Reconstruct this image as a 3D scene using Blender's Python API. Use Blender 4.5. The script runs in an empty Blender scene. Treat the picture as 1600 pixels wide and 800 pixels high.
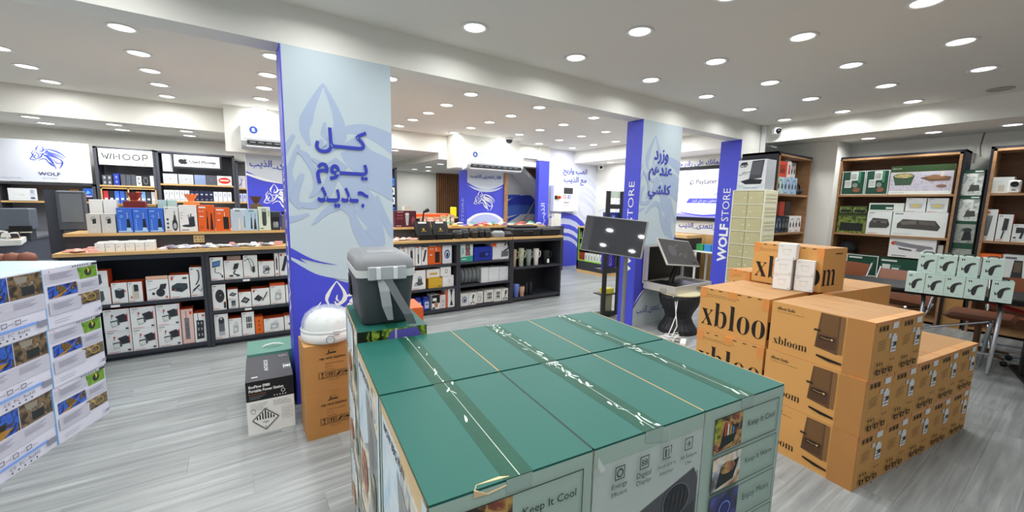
import bpy, math, random, unicodedata
from mathutils import Matrix, Vector
random.seed(7)
SC = bpy.context.scene
COL = SC.collection
PI = math.pi

# ------------------------------------------------------------------ camera, world, exposure
cd = bpy.data.cameras.new('camera'); cd.sensor_width = 36.0; cd.lens = 630.5 / 1600 * 36.0
cd.clip_start = 0.05; cd.clip_end = 100
cam = bpy.data.objects.new('camera', cd); COL.objects.link(cam)
_y, _p, _r = (math.radians(a) for a in (-34.412, -7.366, -1.142))
_f = Vector((-math.sin(_y) * math.cos(_p), math.cos(_y) * math.cos(_p), math.sin(_p)))
_rt = Vector((math.cos(_y), math.sin(_y), 0)); _dn = _f.cross(_rt)
_r2 = math.cos(_r) * _rt + math.sin(_r) * _dn; _d2 = -math.sin(_r) * _rt + math.cos(_r) * _dn
cam.matrix_world = Matrix(((_r2.x, -_d2.x, -_f.x, 0), (_r2.y, -_d2.y, -_f.y, 0), (_r2.z, -_d2.z, -_f.z, 1.5), (0, 0, 0, 1)))
SC.camera = cam
W = bpy.data.worlds.new('world'); SC.world = W; W.use_nodes = True
W.node_tree.nodes['Background'].inputs[0].default_value = (0.80, 0.90, 1.0, 1)
W.node_tree.nodes['Background'].inputs[1].default_value = 0.32     # daylight through the open shop front
SC.view_settings.view_transform = 'Standard'; SC.view_settings.look = 'None'
SC.view_settings.gamma = 1.0; SC.view_settings.use_curve_mapping = False
SC.view_settings.exposure = 0.0
LAMP_W = 4.1        # watts of each ceiling downlight
LAMP_COL = (0.985, 1.0, 0.995)

# ------------------------------------------------------------------ materials
def lin(h):
    h = h.lstrip('#'); o = []
    for i in (0, 2, 4):
        c = int(h[i:i + 2], 16) / 255
        o.append(c / 12.92 if c <= .04045 else ((c + .055) / 1.055) ** 2.4)
    return (*o, 1)
_M = {}
def M(h, rough=.55, metal=0, var=.05, scale=9, bump=0, spec=.4, emit=0, alpha=1, trans=0, coat=0):
    k = (h, rough, metal, var, scale, bump, spec, emit, alpha, trans, coat)
    if k in _M: return _M[k]
    m = bpy.data.materials.new('paint_' + h.lstrip('#')); m.use_nodes = True
    nt = m.node_tree; b = nt.nodes['Principled BSDF']; c = lin(h)
    b.inputs['Roughness'].default_value = rough; b.inputs['Metallic'].default_value = metal
    b.inputs['Specular IOR Level'].default_value = spec
    b.inputs['Alpha'].default_value = alpha; b.inputs['Transmission Weight'].default_value = trans
    b.inputs['Coat Weight'].default_value = coat
    if emit:
        b.inputs['Emission Color'].default_value = c; b.inputs['Emission Strength'].default_value = emit
    tc = nt.nodes.new('ShaderNodeTexCoord'); n = nt.nodes.new('ShaderNodeTexNoise')
    n.inputs['Scale'].default_value = scale; n.inputs['Detail'].default_value = 3
    nt.links.new(tc.outputs['Object'], n.inputs['Vector'])
    mx = nt.nodes.new('ShaderNodeMix'); mx.data_type = 'RGBA'
    mx.inputs[6].default_value = tuple(max(0, x * (1 - var)) for x in c[:3]) + (1,)
    mx.inputs[7].default_value = tuple(min(1, x * (1 + var)) for x in c[:3]) + (1,)
    nt.links.new(n.outputs['Fac'], mx.inputs[0]); nt.links.new(mx.outputs[2], b.inputs['Base Color'])
    if bump:
        bp = nt.nodes.new('ShaderNodeBump'); bp.inputs['Strength'].default_value = bump; bp.inputs['Distance'].default_value = .004
        n2 = nt.nodes.new('ShaderNodeTexNoise'); n2.inputs['Scale'].default_value = scale * 12
        nt.links.new(tc.outputs['Object'], n2.inputs['Vector']); nt.links.new(n2.outputs['Fac'], bp.inputs['Height'])
        nt.links.new(bp.outputs['Normal'], b.inputs['Normal'])
    _M[k] = m; return m
def grain(name, stops, vec, rough=.5, detail=6, per_obj=.0, bump=0, spec=.4):
    """wood-like streaks: noise stretched by vec (object coordinates)"""
    k = ('g', name)
    if k in _M: return _M[k]
    m = bpy.data.materials.new(name); m.use_nodes = True; nt = m.node_tree; b = nt.nodes['Principled BSDF']
    b.inputs['Roughness'].default_value = rough; b.inputs['Specular IOR Level'].default_value = spec
    g = nt.nodes.new('ShaderNodeNewGeometry'); mp = nt.nodes.new('ShaderNodeMapping')
    mp.inputs['Scale'].default_value = vec
    oi = nt.nodes.new('ShaderNodeObjectInfo')
    ad = nt.nodes.new('ShaderNodeMath'); ad.operation = 'ADD'
    nt.links.new(oi.outputs['Random'], ad.inputs[0]); nt.links.new(g.outputs['Random Per Island'], ad.inputs[1])
    fr = nt.nodes.new('ShaderNodeMath'); fr.operation = 'FRACT'; nt.links.new(ad.outputs[0], fr.inputs[0])
    sc = nt.nodes.new('ShaderNodeVectorMath'); sc.operation = 'SCALE'; sc.inputs[0].default_value = (37, 19, 11)
    nt.links.new(fr.outputs[0], sc.inputs['Scale'])
    va = nt.nodes.new('ShaderNodeVectorMath'); va.operation = 'ADD'
    nt.links.new(g.outputs['Position'], mp.inputs['Vector']); nt.links.new(mp.outputs[0], va.inputs[0])
    if per_obj: nt.links.new(sc.outputs[0], va.inputs[1])
    n = nt.nodes.new('ShaderNodeTexNoise'); n.inputs['Scale'].default_value = 1; n.inputs['Detail'].default_value = detail
    n.inputs['Roughness'].default_value = .62; n.inputs['Distortion'].default_value = .4
    nt.links.new(va.outputs[0], n.inputs['Vector'])
    cr = nt.nodes.new('ShaderNodeValToRGB'); e = cr.color_ramp.elements
    e[0].position, e[0].color = stops[0][0], lin(stops[0][1]); e[1].position, e[1].color = stops[-1][0], lin(stops[-1][1])
    for p, c in stops[1:-1]:
        x = e.new(p); x.color = lin(c)
    nt.links.new(n.outputs['Fac'], cr.inputs[0])
    hs = nt.nodes.new('ShaderNodeHueSaturation')
    ma = nt.nodes.new('ShaderNodeMath'); ma.operation = 'MULTIPLY_ADD'; ma.inputs[1].default_value = per_obj; ma.inputs[2].default_value = 1 - per_obj / 2
    nt.links.new(fr.outputs[0], ma.inputs[0]); nt.links.new(ma.outputs[0], hs.inputs['Value'])
    nt.links.new(cr.outputs[0], hs.inputs['Color']); nt.links.new(hs.outputs[0], b.inputs['Base Color'])
    if bump:
        bp = nt.nodes.new('ShaderNodeBump'); bp.inputs['Strength'].default_value = bump; bp.inputs['Distance'].default_value = .002
        nt.links.new(n.outputs['Fac'], bp.inputs['Height']); nt.links.new(bp.outputs['Normal'], b.inputs['Normal'])
    _M[k] = m; return m
def photo(cols, scale=14, rough=.4):
    """a printed photograph: soft blotches of the given colours"""
    k = ('p', tuple(cols), scale)
    if k in _M: return _M[k]
    m = bpy.data.materials.new('printed_photo'); m.use_nodes = True; nt = m.node_tree; b = nt.nodes['Principled BSDF']
    b.inputs['Roughness'].default_value = rough
    tc = nt.nodes.new('ShaderNodeTexCoord'); n = nt.nodes.new('ShaderNodeTexNoise')
    n.inputs['Scale'].default_value = scale; n.inputs['Detail'].default_value = 5; n.inputs['Distortion'].default_value = .6
    nt.links.new(tc.outputs['Object'], n.inputs['Vector'])
    cr = nt.nodes.new('ShaderNodeValToRGB'); e = cr.color_ramp.elements
    N = len(cols)
    e[0].position = .34; e[0].color = lin(cols[0]); e[1].position = .66; e[1].color = lin(cols[-1])
    for i in range(1, N - 1):
        x = e.new(.34 + .32 * i / (N - 1)); x.color = lin(cols[i])
    nt.links.new(n.outputs['Fac'], cr.inputs[0]); nt.links.new(cr.outputs[0], b.inputs['Base Color'])
    _M[k] = m; return m
def glass(tint='#eef3f3', alpha=.22, rough=.05):
    return M(tint, rough=rough, alpha=alpha, spec=.6, var=.01)

WALL = M('#eeede6', rough=.85, var=.015, scale=2, bump=.05)
CEIL = M('#e6e4dd', rough=.9, var=.015, scale=1.5)
CHAR = M('#3b3c43', rough=.45, var=.06)
CHAR2 = M('#2c2d33', rough=.5, var=.06)
BLUE = M('#4a50d2', rough=.45, var=.03)
PALE = M('#c1d0d8', rough=.5, var=.02)
FAINT = M('#aabbd6', rough=.5, var=.02)
INK = M('#3340b4', rough=.45)
WHITE = M('#f2f2f0', rough=.5, var=.02)
BLACK = M('#141416', rough=.4)
OAK = grain('oak_edge', [(.25, '#c79a5e'), (.5, '#d9b075'), (.75, '#e6c58e')], (3, 40, 40), .45)
WALNUT = grain('walnut', [(.25, '#4d3320'), (.5, '#6b482e'), (.75, '#7e5a3c')], (5, 3, 60), .5)
WALNUTL = grain('walnut_edge', [(.25, '#8a6643'), (.5, '#a17a55'), (.75, '#b08c66')], (5, 5, 30), .5)
STEEL = M('#c4c6c8', rough=.25, metal=1)

# ------------------------------------------------------------------ mesh builder
class MB:
    def __init__(s): s.v = []; s.f = []; s.m = []; s.ms = []; s.sm = []
    def mi(s, m):
        if isinstance(m, str): m = M(m)
        if m not in s.ms: s.ms.append(m)
        return s.ms.index(m)
    def add(s, vs, fs, m, T=None, smooth=False):
        o = len(s.v); i = s.mi(m)
        for v in vs:
            v = Vector(v)
            s.v.append(tuple(T @ v) if T else tuple(v))
        for f in fs:
            s.f.append(tuple(o + a for a in f)); s.m.append(i); s.sm.append(smooth)
        return s
    def box(s, a, b, m, T=None, top=1, bot=1, bev=0, sides=None):
        x0, y0, z0 = a; x1, y1, z1 = b
        cx, cy = (x0 + x1) / 2, (y0 + y1) / 2
        def q(k): return lambda x, y: (cx + (x - cx) * k, cy + (y - cy) * k)
        if bev:
            e = bev
            vs = []
            for z, i in ((z0, e), (z0 + e, 0), (z1 - e, 0), (z1, e)):
                ix0, ix1, iy0, iy1 = x0 + i, x1 - i, y0 + i, y1 - i
                c = e
                vs += [(ix0 + c, iy0, z), (ix1 - c, iy0, z), (ix1, iy0 + c, z), (ix1, iy1 - c, z), (ix1 - c, iy1, z), (ix0 + c, iy1, z), (ix0, iy1 - c, z), (ix0, iy0 + c, z)]
            fs = [tuple(range(7, -1, -1)), tuple(range(24, 32))]
            for k in range(3):
                for j in range(8):
                    fs.append((k * 8 + j, k * 8 + (j + 1) % 8, k * 8 + 8 + (j + 1) % 8, k * 8 + 8 + j))
            return s.add(vs, fs, m, T)
        t, u = q(top), q(bot)
        vs = [(*u(x0, y0), z0), (*u(x1, y0), z0), (*u(x1, y1), z0), (*u(x0, y1), z0), (*t(x0, y0), z1), (*t(x1, y0), z1), (*t(x1, y1), z1), (*t(x0, y1), z1)]
        F = dict(B=(0, 3, 2, 1), T=(4, 5, 6, 7), F=(0, 1, 5, 4), R=(1, 2, 6, 5), K=(2, 3, 7, 6), L=(3, 0, 4, 7))
        if not sides: return s.add(vs, list(F.values()), m, T)
        o = len(s.v)
        s.add(vs, [], m, T)
        for k, f in F.items():
            s.f.append(tuple(o + a for a in f)); s.m.append(s.mi(sides.get(k, m))); s.sm.append(False)
        return s
    def cyl(s, p, q, r, m, r2=None, n=14, caps=True, smooth=True):
        p, q = Vector(p), Vector(q); d = (q - p).normalized(); r2 = r if r2 is None else r2
        a = d.orthogonal().normalized(); b = d.cross(a)
        vs = []
        for c, R in ((p, r), (q, r2)):
            for i in range(n):
                t = 2 * PI * i / n; vs.append(c + R * (math.cos(t) * a + math.sin(t) * b))
        s.add(vs, [(i, (i + 1) % n, n + (i + 1) % n, n + i) for i in range(n)], m, smooth=smooth)
        if caps:
            s.add(vs, [tuple(range(n - 1, -1, -1)), tuple(range(n, 2 * n))], m)
        return s
    def lathe(s, prof, m, c=(0, 0, 0), n=24, sx=1, sy=1, cap=True):
        vs = []
        for r, z in prof:
            for i in range(n):
                t = 2 * PI * i / n; vs.append((c[0] + sx * r * math.cos(t), c[1] + sy * r * math.sin(t), c[2] + z))
        fs = [(k * n + i, k * n + (i + 1) % n, (k + 1) * n + (i + 1) % n, (k + 1) * n + i) for k in range(len(prof) - 1) for i in range(n)]
        s.add(vs, fs, m, smooth=True)
        if cap:
            s.add(vs, [tuple(range(n - 1, -1, -1)), tuple(range((len(prof) - 1) * n, len(prof) * n))], m)
        return s
    def tube(s, pts, r, m, n=6):
        pts = [Vector(p) for p in pts]; vs = []; a = None
        for i, p in enumerate(pts):
            d = (pts[min(i + 1, len(pts) - 1)] - pts[max(i - 1, 0)]).normalized()
            a = d.orthogonal().normalized() if a is None else (a - d * a.dot(d)).normalized()
            b = d.cross(a); R = r[i] if isinstance(r, (list, tuple)) else r
            for k in range(n):
                t = 2 * PI * k / n; vs.append(p + R * (math.cos(t) * a + math.sin(t) * b))
        L = len(pts)
        s.add(vs, [(k * n + i, k * n + (i + 1) % n, (k + 1) * n + (i + 1) % n, (k + 1) * n + i) for k in range(L - 1) for i in range(n)], m, smooth=True)
        s.add(vs, [tuple(range(n - 1, -1, -1)), tuple(range((L - 1) * n, L * n))], m)
        return s
    def prism(s, poly, d, m, T=None):
        """poly in the local xz-plane, pushed from y=d[0] to y=d[1]"""
        n = len(poly); vs = [(x, d[0], z) for x, z in poly] + [(x, d[1], z) for x, z in poly]
        fs = [tuple(range(n)), tuple(range(2 * n - 1, n - 1, -1))] + [(i, n + i, n + (i + 1) % n, (i + 1) % n) for i in range(n)]
        return s.add(vs, fs, m, T)
    def build(s, name, parent=None, loc=None, rz=0):
        me = bpy.data.meshes.new(name); me.from_pydata(s.v, [], s.f)
        for m in s.ms: me.materials.append(m)
        me.polygons.foreach_set('material_index', s.m); me.polygons.foreach_set('use_smooth', s.sm)
        me.update()
        o = bpy.data.objects.new(name, me); COL.objects.link(o)
        if parent: o.parent = parent
        if loc is not None: o.location = loc
        if rz: o.rotation_euler = (0, 0, math.radians(rz))
        return o
def tag(o, label=None, cat=None, group=None, kind=None):
    if label: o['label'] = label
    if cat: o['category'] = cat
    if group: o['group'] = group
    if kind: o['kind'] = kind
    return o
def empty(name, label, cat, loc=(0, 0, 0), rz=0, group=None):
    o = bpy.data.objects.new(name, None); COL.objects.link(o); o.location = loc; o.rotation_euler = (0, 0, math.radians(rz))
    o.empty_display_size = .1
    return tag(o, label, cat, group)
def struct(name, mb, parent=None):
    o = mb.build(name, parent)
    if not parent: o['kind'] = 'structure'
    return o
def copytree(o, parent=None):
    c = o.copy(); COL.objects.link(c)
    if parent: c.parent = parent
    for ch in list(o.children): copytree(ch, c)
    return c

# ------------------------------------------------------------------ lettering
_F = {}
for _cp in range(0xFE70, 0xFEFD):
    _d = unicodedata.decomposition(chr(_cp)).split()
    if len(_d) == 2: _F.setdefault(chr(int(_d[1], 16)), {})[_d[0][1:-1]] = chr(_cp)
    if len(_d) == 3 and _d[1] == '0644': _F.setdefault('LA' + chr(int(_d[2], 16)), {})[_d[0][1:-1]] = chr(_cp)
def shape(t):
    """joins Arabic letters and returns them in left-to-right order"""
    if not any('\u0600' <= c <= '\u06ff' for c in t): return t
    k = []; i = 0
    while i < len(t):
        if t[i] == '\u0644' and i + 1 < len(t) and 'LA' + t[i + 1] in _F: k.append('LA' + t[i + 1]); i += 2
        else: k.append(t[i]); i += 1
    dual = lambda c: c == '\u0640' or 'initial' in _F.get(c, {})
    join = lambda c: c == '\u0640' or 'final' in _F.get(c, {})
    out = []
    for i, c in enumerate(k):
        if c not in _F: out.append(c); continue
        p = i > 0 and dual(k[i - 1]) and join(c); n = i + 1 < len(k) and dual(c) and join(k[i + 1])
        out.append(_F[c].get('medial' if p and n else 'final' if p else 'initial' if n else 'isolated', c))
    return ''.join(reversed(out))
_T = {}; _LY = {}
def _raw(body, off, res):
    c = bpy.data.curves.new('lettering', 'FONT'); c.body = body; c.offset = off; c.resolution_u = res
    o = bpy.data.objects.new('lettering', c); me = o.to_mesh()
    v = [(p.co.x, p.co.y) for p in me.vertices]; f = [tuple(p.vertices) for p in me.polygons]
    o.to_mesh_clear(); bpy.data.objects.remove(o); bpy.data.curves.remove(c)
    return v, f
def letters(text, off=0.0, res=3):
    k = (text, off, res)
    if k in _T: return _T[k]
    s = shape(text)
    ly = None
    if s == text: v, f = _raw(s, off, res)
    else:
        v, f, x, ly = [], [], 0.0, []
        bar = max(p[0] for p in _raw('|', 0, 1)[0])
        for ch in s:
            cv, cf = _raw(ch, off, res) if ch != ' ' else ([], [])
            o = len(v); v += [(a + x, b) for a, b in cv]; ly += [len(ly) and ly[-1] % 3 + 1] * len(cv); f += [tuple(o + i for i in q) for q in cf]
            x += (max(p[0] for p in _raw(ch + '|', 0, 1)[0]) - bar)
    x0, x1 = min(p[0] for p in v), max(p[0] for p in v); y0, y1 = min(p[1] for p in v), max(p[1] for p in v)
    v = [((a - x0) / (x1 - x0), (b - y0) / (y1 - y0)) for a, b in v]
    _T[k] = (v, f, (x1 - x0) / max(1e-6, y1 - y0)); _LY[k] = ly; return _T[k]

# ------------------------------------------------------------------ flat print on a rectangle
class Face:
    """print frame: origin o, axes U (width w) and V (height h), outward normal"""
    def __init__(s, mb, o, U, V, step=.0004, start=.0005):
        s.mb, s.o, s.U, s.V = mb, Vector(o), Vector(U), Vector(V)
        s.w, s.h = s.U.length, s.V.length; s.N = s.U.cross(s.V).normalized(); s.k = start; s.st = step
    def put(s, vs, fs, m, ly=None):
        o = s.o + s.N * s.k; s.k += s.st
        s.mb.add([o + s.U * u + s.V * v + (s.N * (.00022 * ly[i]) if ly else Vector()) for i, (u, v) in enumerate(vs)], fs, m)
    def r(s, u0, v0, u1, v1, m): s.put([(u0, v0), (u1, v0), (u1, v1), (u0, v1)], [(0, 1, 2, 3)], m)
    def p(s, pts, m): s.put(pts, [tuple(range(len(pts)))], m)
    def e(s, cu, cv, ru, rv, m, n=16, a0=0, a1=2 * PI):
        s.put([(cu + ru * math.cos(a0 + (a1 - a0) * i / n), cv + rv * math.sin(a0 + (a1 - a0) * i / n)) for i in range(n + (a1 - a0 < 6))], [tuple(range(n + (a1 - a0 < 6)))], m)
    def ring(s, cu, cv, ru, rv, t, m, n=20):
        vs = []
        for i in range(n):
            a = 2 * PI * i / n; c, d = math.cos(a), math.sin(a)
            vs += [(cu + ru * c, cv + rv * d), (cu + ru * (1 - t) * c, cv + rv * (1 - t) * d)]
        s.put(vs, [(2 * i, (2 * i + 2) % (2 * n), (2 * i + 3) % (2 * n), 2 * i + 1) for i in range(n)], m)
    def frame(s, u0, v0, u1, v1, t, m):
        a, b = t, t * s.w / s.h
        for q in ((u0, v0, u1, v0 + b), (u0, v1 - b, u1, v1), (u0, v0 + b, u0 + a, v1 - b), (u1 - a, v0 + b, u1, v1 - b)):
            s.put([(q[0], q[1]), (q[2], q[1]), (q[2], q[3]), (q[0], q[3])], [(0, 1, 2, 3)], m); s.k -= s.st
        s.k += s.st
    def l(s, pts, w, m, clip=False, w1=None, wm=None):
        """tapered stroke; widths in units of the frame's width"""
        n = len(pts); P = [Vector((u * s.w, v * s.h)) for u, v in pts]; L, Rr = [], []
        for i, p in enumerate(P):
            d = P[min(i + 1, n - 1)] - P[max(i - 1, 0)]; d = Vector((-d.y, d.x)).normalized() if d.length else Vector((0, 1))
            t = i / max(1, n - 1)
            ww = w if w1 is None else (w + (wm - w) * t * 2 if t < .5 else wm + (w1 - wm) * (t * 2 - 1))
            L.append(p + d * ww * s.w / 2); Rr.append(p - d * ww * s.w / 2)
        vs = [(q.x / s.w, q.y / s.h) for q in L + Rr]
        fs = [(i, n + i, n + i + 1, i + 1) for i in range(n - 1)]
        if clip:
            v2, f2 = [], []
            for f in fs:
                q = clip01([vs[i] for i in f])
                if len(q) > 2: f2.append(tuple(range(len(v2), len(v2) + len(q)))); v2 += q
            if f2: s.put(v2, f2, m)
        else: s.put(vs, fs, m)
    def cp(s, pts, m):
        q = clip01(pts)
        if len(q) > 2: s.p(q, m)
    def t(s, text, u, v, m, w=None, h=None, off=0, rot=0, res=2, al='c'):
        """text fitted to a box w x h (fractions); rot=90 reads upwards"""
        vs, fs, asp = letters(text, off, res)
        if rot:
            if h is None: h = w * s.w * asp / s.h
            if w is None: w = h * s.h / asp / s.w
            pv = [(u + (.5 - y) * w, v + (x - .5) * h) for x, y in vs] if rot == 90 else [(u + (y - .5) * w, v + (.5 - x) * h) for x, y in vs]
        else:
            if h is None: h = w * s.w / asp / s.h
            if w is None: w = h * s.h * asp / s.w
            du = {'c': -.5, 'l': 0, 'r': -1}[al]
            pv = [(u + (x + du) * w, v + (y - .5) * h) for x, y in vs]
        ly = _LY[(text, off, res)]; s.put(pv, fs, m, ly)
        if ly: s.k += .0009
def clip01(pts):
    for ax, lim, sg in ((0, 0, 1), (0, 1, -1), (1, 0, 1), (1, 1, -1)):
        out = []
        for i in range(len(pts)):
            a, b = pts[i - 1], pts[i]; da, db = sg * (a[ax] - lim), sg * (b[ax] - lim)
            if (da < 0) != (db < 0):
                t = da / (da - db); out.append((a[0] + (b[0] - a[0]) * t, a[1] + (b[1] - a[1]) * t))
            if db >= 0: out.append(b)
        pts = out
        if not pts: return []
    return pts
def smooth(pts, n=4):
    o = []; L = len(pts)
    for i in range(L - 1):
        p0, p1, p2, p3 = pts[max(0, i - 1)], pts[i], pts[i + 1], pts[min(L - 1, i + 2)]
        for k in range(n):
            t = k / n
            o.append(tuple(.5 * (2 * p1[j] + (p2[j] - p0[j]) * t + (2 * p0[j] - 5 * p1[j] + 4 * p2[j] - p3[j]) * t * t + (3 * p1[j] - p0[j] - 3 * p2[j] + p3[j]) * t ** 3) for j in (0, 1)))
    return o + [pts[-1]]
# head of the store's emblem: tapered strokes (x right, y down, 914-unit drawing; width at start, middle, end)
WOLF = [([(300, 95), (258, 150), (238, 195), (252, 228)], 4, 24, 6), ([(300, 95), (335, 145), (348, 185), (335, 215), (300, 232), (285, 212)], 4, 30, 6),
        ([(302, 175), (296, 200), (312, 215)], 4, 12, 4), ([(340, 190), (430, 182), (540, 210), (640, 270), (690, 335)], 8, 40, 4),
        ([(385, 205), (430, 240), (500, 255), (590, 285), (668, 362)], 44, 30, 4), ([(365, 232), (400, 262), (480, 282), (570, 305), (640, 350)], 24, 30, 5),
        ([(350, 288), (440, 300), (530, 325), (590, 360), (640, 415)], 20, 30, 4), ([(590, 350), (622, 395), (604, 465), (558, 535)], 10, 34, 4),
        ([(470, 330), (505, 395), (545, 430), (600, 415)], 6, 20, 12), ([(345, 290), (405, 325), (455, 390), (490, 448)], 14, 54, 8),
        ([(370, 350), (400, 412), (450, 460), (500, 490), (512, 545)], 8, 36, 4), ([(430, 410), (480, 450), (510, 505)], 8, 12, 4),
        ([(205, 208), (168, 258), (176, 300), (152, 345), (128, 374)], 6, 18, 10), ([(128, 374), (180, 386), (240, 374)], 12, 14, 4),
        ([(250, 397), (300, 366), (350, 356), (392, 390)], 4, 18, 8), ([(205, 352), (255, 355), (295, 328), (322, 288), (352, 258)], 8, 20, 26),
        ([(225, 288), (198, 338), (215, 362)], 8, 16, 6), ([(255, 268), (272, 312), (245, 338)], 8, 16, 4), ([(218, 228), (188, 280), (192, 312), (172, 358)], 5, 10, 4),
        ([(215, 240), (240, 252), (262, 285)], 6, 14, 6), ([(258, 255), (300, 268), (335, 250)], 5, 12, 5)]
def wolf(F, cu, cv, w, m, h=None, k=1.0, clip=False, mirror=False):
    """emblem fitted to a box of width w and height h centred at cu, cv"""
    if h is None: h = w * F.w / F.h * 450 / 565
    for pts, a, b, c in WOLF:
        q = smooth([(cu + (-1 if mirror else 1) * ((x - 410) / 565) * w, cv - ((y - 320) / 450) * h) for x, y in pts], 4)
        F.l(q, a / 565 * w * k, m, clip, c / 565 * w * k, b / 565 * w * k); F.k -= F.st * .6

# ------------------------------------------------------------------ cartons
def carton(name, label, cat, loc, dims, col='#f2f1ee', rz=0, sides=None, art=None, group=None, build=True):
    """box standing on loc (middle of its front base edge), front towards local -y; art(faces) prints on it"""
    w, d, h = dims; mb = MB()
    S = {k: (M(v) if isinstance(v, str) else v) for k, v in (sides or {}).items()}
    mb.box((-w / 2, 0, 0), (w / 2, d, h), M(col) if isinstance(col, str) else col, sides=S)
    if art:
        fc = dict(F=Face(mb, (-w / 2, 0, 0), (w, 0, 0), (0, 0, h)), L=Face(mb, (-w / 2, d, 0), (0, -d, 0), (0, 0, h)),
                  R=Face(mb, (w / 2, 0, 0), (0, d, 0), (0, 0, h)), T=Face(mb, (-w / 2, 0, h), (w, 0, 0), (0, d, 0)))
        art(fc)
    o = mb.build(name, None, loc, rz)
    return tag(o, label, cat, group)
# ------------------------------------------------------------------ the setting
FLOORM = grain('grey_wood_floor', [(.22, '#767a7a'), (.42, '#8e9292'), (.58, '#9fa3a3'), (.8, '#c3c6c6')], (1.3, 26, 1), .36, 7, per_obj=.16, bump=.05)
floor = struct('floor', MB().box((-3.2, -2.6, -.12), (8.2, 11.2, -.006), M('#808484', rough=.6)))
PW, PL = .185, 1.24
slots = []
j = 0; y = -1.4
while y < 9:
    x = -3.2 + (j * .47) % PL - PL
    while x < 8.2:
        a, b = max(x, -3.2), min(x + PL, 8.2)
        if b - a > .05: slots.append((a, b, y))
        x += PL
    y += PW; j += 1
mci = cam.matrix_world.inverted()
def seen(p):
    q = mci @ Vector(p)
    return -q.z if q.z < -.2 and abs(q.x / q.z) < 1.32 and abs(q.y / q.z) < .68 else None
near = []
for s in slots:
    ds = [seen((s[0] + (s[1] - s[0]) * t, s[2] + PW / 2, 0)) for t in (0, .25, .5, .75, 1)]
    ds = [q for q in ds if q]
    near.append((min(ds) if ds else 99, s))
near.sort()
_pl = MB().box((0, .0004, -.006), (PL - .0008, PW - .0004, 0), FLOORM)
pm = None; rest = MB()
for k, (dd, (a, b, y)) in enumerate(near):
    if k < 300 and dd < 90:
        if pm is None:
            o = _pl.build('plank', floor); pm = o.data
        else:
            o = bpy.data.objects.new('plank', pm); COL.objects.link(o); o.parent = floor
        o.location = (a, y, 0); o.scale = ((b - a) / PL, 1, 1)
    else:
        rest.box((a, y + .001, -.006), (b - .0008, y + PW - .0004, 0), FLOORM)
o = rest.build('far_planks', floor); o['kind'] = 'stuff'

struct('ceiling', MB().box((-3.2, -2.6, 2.78), (6.9, 7.38, 2.92), CEIL))
struct('ceiling_back', MB().box((-3.2, 7.385, 2.45), (3.3, 11.15, 2.92), CEIL).box((3.3, 7.385, 2.33), (5.95, 11.15, 2.92), CEIL))
struct('ceiling_right', MB().box((6.9, -2.6, 2.52), (8.2, 3.2, 2.92), WALL))
struct('ceiling_right_back', MB().box((6.83, 3.42, 2.5), (7.75, 7.38, 2.92), WALL))
struct('trim_1', MB().box((-3.2, 3.2, 2.52), (6.298, 3.41, 2.785), WALL))                     # the beam between the pillars
struct('wall_left', MB().box((-3.35, -2.6, 0), (-3.2, 8.95, 2.92), WALL))
struct('wall_back', MB().box((-3.2, 8.8, 0), (2.3, 8.95, 2.5), WALL).box((2.15, 8.95, 0), (2.3, 11.15, 2.5), WALL).box((2.3, 11.0, 0), (6.2, 11.15, 2.5), WALL))
struct('wall_front_right', MB().box((6.3, 3.2, 0), (6.9, 3.42, 2.785), WALL).box((6.9, 3.201, 0), (8.2, 3.419, 2.5), WALL))
struct('wall_right', MB().box((8.05, -2.6, 0), (8.2, 2.37, 2.55), WALL).box((7.45, 2.37, 0), (8.2, 3.2, 2.55), WALL))
wrb = MB().box((7.6, 3.42, 0), (7.75, 7.5, 2.55), WALL)
wrb.box((7.585, 3.45, 0), (7.6, 5.6, .98), grain('beech_panel', [(.25, '#b08a55'), (.5, '#c49d66'), (.8, '#d2b07c')], (6, 12, 2), .5))
f = Face(wrb, (7.598, 7.36, 0), (0, -1.6, 0), (0, 0, 2.45))
for a, b in ((.35, .8), (.45, .6), (.55, .72), (.3, .52)):
    f.l(smooth([(.05, a), (.3, a + .05), (.6, b), (.95, b + .1)]), .01, M('#c8cfe6'), w1=.004, wm=.02)
struct('wall_right_back', wrb)
# the wall with the play-and-win lettering
wt = MB().box((5.96, 7.38, 0), (7.6, 7.5, 2.79), M('#dfe2ee', rough=.6, var=.01))
f = Face(wt, (5.96, 7.38, 0), (1.64, 0, 0), (0, 0, 2.78))
wolf(f, .42, .6, 1.5, M('#d0d5e8'), h=.72, clip=True)
f.t('العب واربح', .555, .822, INK, w=.48, h=.068, off=.02)
f.t('مع الذيب', .56, .748, INK, w=.45, h=.072, off=.02)
def hill(f, cu, top, ru, m):
    f.cp([(cu - ru, 0)] + [(cu - ru * math.cos(PI * i / 14), top * math.sin(PI * i / 14) ** .8) for i in range(1, 14)] + [(cu + ru, 0)], m)
for t, ru, m in ((.475, .62, BLUE), (.425, .56, '#c5cbe6'), (.375, .52, BLUE), (.335, .48, '#c9cfe8'), (.30, .44, BLUE), (.27, .40, '#c0c7e4'), (.235, .37, BLUE)):
    hill(f, .36, t, ru, m)
struct('wall_text', wt)
struct('trim_2', MB().box((5.66, 7.25, 2.47), (5.96, 7.38, 2.79), WALL).box((4.9, 7.3, 2.5), (5.66, 7.38, 2.79), WALL))
struct('trim_3', MB().box((-.06, 7.0, 2.15), (1.25, 7.38, 2.79), WALL))                     # boxed-in head of the left banner column
struct('trim_4', MB().box((3.47, 6.98, 2.16), (4.9, 7.38, 2.79), WALL))

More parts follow.
